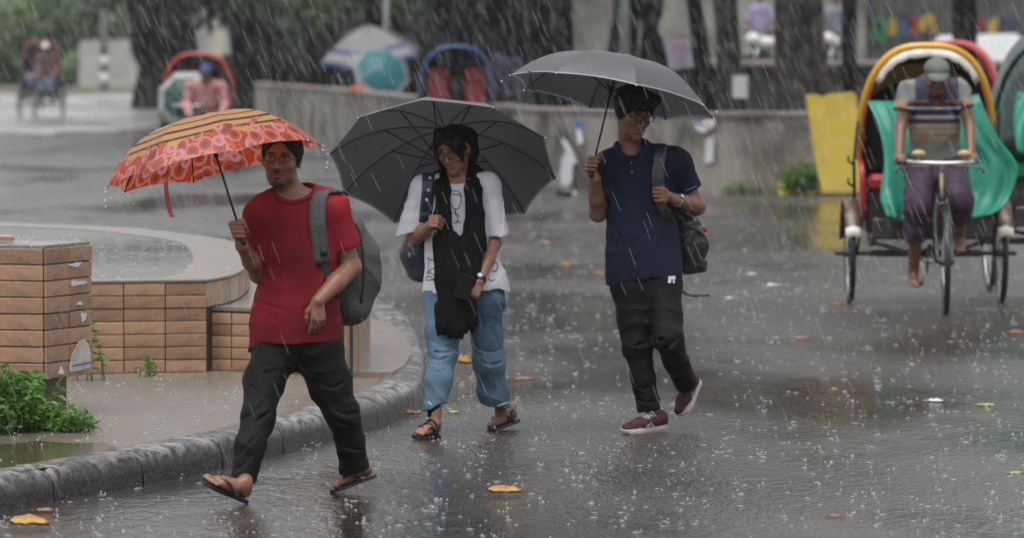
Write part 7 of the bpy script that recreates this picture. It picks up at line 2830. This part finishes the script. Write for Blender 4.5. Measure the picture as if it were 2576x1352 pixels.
rg = np.random.default_rng(77)
n = 15000
yy = (21 ** 2.2 + rg.random(n) * (75 ** 2.2 - 21 ** 2.2)) ** (1 / 2.2)
xx = (rg.random(n) * 2 - 1) * (.098 * yy + .8)
zz = np.array([gz(a) for a in yy]) + .1 + rg.random(n) * 3.4
c = np.stack([xx, yy, zz], axis=1)
dr = np.stack([.40 + rg.normal(size=n) * .04, rg.normal(size=n) * .05, -np.ones(n)], axis=1)
dr /= np.linalg.norm(dr, axis=1)[:, None]
ln = (.045 + .045 * rg.random(n))[:, None] * (.7 + yy[:, None] / 60)
wd = (.0006 + .0005 * rg.random(n))[:, None] * (.6 + yy[:, None] / 45)
s1 = np.cross(dr, V3(0, 1, 0))
s1 /= np.linalg.norm(s1, axis=1)[:, None]
s2 = np.cross(dr, s1)
V = []
for t_ in (-1, 1):
    for a in (0, 2.094, 4.189):
        V.append(c + dr * ln * t_ * .5 + (s1 * math.cos(a) + s2 * math.sin(a)) * wd)
V = np.stack(V, axis=1).reshape(-1, 3)
b_ = np.arange(n)[:, None] * 6
F = np.concatenate([b_ + np.array([[0, 1, 4, 3]]), b_ + np.array([[1, 2, 5, 4]]), b_ + np.array([[2, 0, 3, 5]])])
tag(mk('rain', V, F, rainm, None, True), kind='stuff')

# splashes
oc = np.array([[0, 0, 1], [1, 0, 0], [0, 1, 0], [-1, 0, 0], [0, -1, 0], [0, 0, -1]], float)
of = np.array([[0, 1, 2], [0, 2, 3], [0, 3, 4], [0, 4, 1], [5, 2, 1], [5, 3, 2], [5, 4, 3], [5, 1, 4]])
sp_c, sp_r = [], []


def splash(p, big):
    m_ = rg.integers(2, 6) if big else rg.integers(0, 3)
    for k in range(m_):
        r_ = (.0020 + .0050 * rg.random() ** 2) * (1.5 if big and k == 0 else 1)
        sp_c.append(p + V3(rg.normal() * .015, rg.normal() * .015, abs(rg.normal()) * .020 + r_ * .6))
        sp_r.append((r_, r_, r_ * (.7 + .8 * rg.random())))
    if rg.random() < .8:
        a = .007 + .022 * rg.random() ** 2
        sp_c.append(p + V3(0, 0, .002))
        sp_r.append((a, a, .0025 + .003 * rg.random()))


inner_poly = [(p[0], p[1]) for p in inner]


def inside(x, y, P):
    r_ = False
    j = len(P) - 1
    for i in range(len(P)):
        if (P[i][1] > y) != (P[j][1] > y) and x < (P[j][0] - P[i][0]) * (y - P[i][1]) / (P[j][1] - P[i][1]) + P[i][0]:
            r_ = not r_
        j = i
    return r_


ringp = [(p[0], p[1]) for p in rp]
for i in range(3600):
    y = 23.5 + 36 * rg.random() ** 1.15
    x = (rg.random() * 2 - 1) * (.094 * y + .3)
    z = gz(y)
    if inside(x, y, inner_poly):
        z = IZ
    if inside(x, y, ringp):
        z = PH
    splash(V3(x, y, z), rg.random() < .16)
for ci in range(500):                    # on the pillar and the umbrellas' upper sides drops bounce as well
    a, b = rg.random() * RW, rg.random() * LW
    if ci < 60:
        splash(cor + XR * a + XL * b + V3(0, 0, zt + .022), False)
sp_c, sp_r = np.array(sp_c), np.array(sp_r)
V = (sp_c[:, None, :] + oc[None] * sp_r[:, None, :]).reshape(-1, 3)
F = (np.arange(len(sp_c))[:, None, None] * 6 + of[None]).reshape(-1, 3)
splm = mat('splash_water', (.75, .76, .78), .15, spec=.6, trans=.4, alpha=.75)
_n, _l = splm.node_tree.nodes, splm.node_tree.links
_t = _n.new('ShaderNodeBsdfTransparent')
_m = _n.new('ShaderNodeMixShader')
_m.inputs[0].default_value = .6
_s = _n['Material Output'].inputs['Surface'].links[0].from_socket
_l.new(_t.outputs[0], _m.inputs[1])
_l.new(_s, _m.inputs[2])
_l.new(_m.outputs[0], _n['Material Output'].inputs['Surface'])
tag(mk('rain_splashes', V, F, splm, None, True), kind='stuff')
# drips falling from the rims
dc, dr_ = [], []
for (u, v, y) in ((265, 484, 25.7), (264, 505, 25.7), (266, 520, 25.7), (334, 484, 25.6), (335, 515, 25.6), (495, 455, 25.6), (497, 510, 25.6), (498, 470, 25.6), (812, 378, 25.7), (822, 422, 29.2), (824, 410, 29.2), (1362, 500, 29.3), (1366, 530, 29.3), (1360, 545, 29.3), (1262, 205, 29.4), (1803, 282, 29.4), (280, 500, 25.7), (495, 512, 25.7)):
    dc.append(W(u, v, y))
    dr_.append((.0045, .0045, .0075))
dc, dr_ = np.array(dc), np.array(dr_)
V = (dc[:, None, :] + oc[None] * dr_[:, None, :]).reshape(-1, 3)
F = (np.arange(len(dc))[:, None, None] * 6 + of[None]).reshape(-1, 3)
tag(mk('rain_drips', V, F, M['bead'], None, True), kind='stuff')

# the rain soaked air: one closed box of even haze round everything
hz_ = bpy.data.materials.new('rain_haze')
hz_.use_nodes = True
N, L = hz_.node_tree.nodes, hz_.node_tree.links
N.remove(N['Principled BSDF'])
pv = N.new('ShaderNodeVolumePrincipled')
pv.inputs['Color'].default_value = (.93, .95, .97, 1)
pv.inputs['Density'].default_value = .0003
pv.inputs['Anisotropy'].default_value = .2
L.new(pv.outputs[0], N['Material Output'].inputs['Volume'])
hb_ = MB().box((0, 150, 6), (160, 372, 24)).build('haze', hz_, None, False)
tag(hb_, kind='stuff')
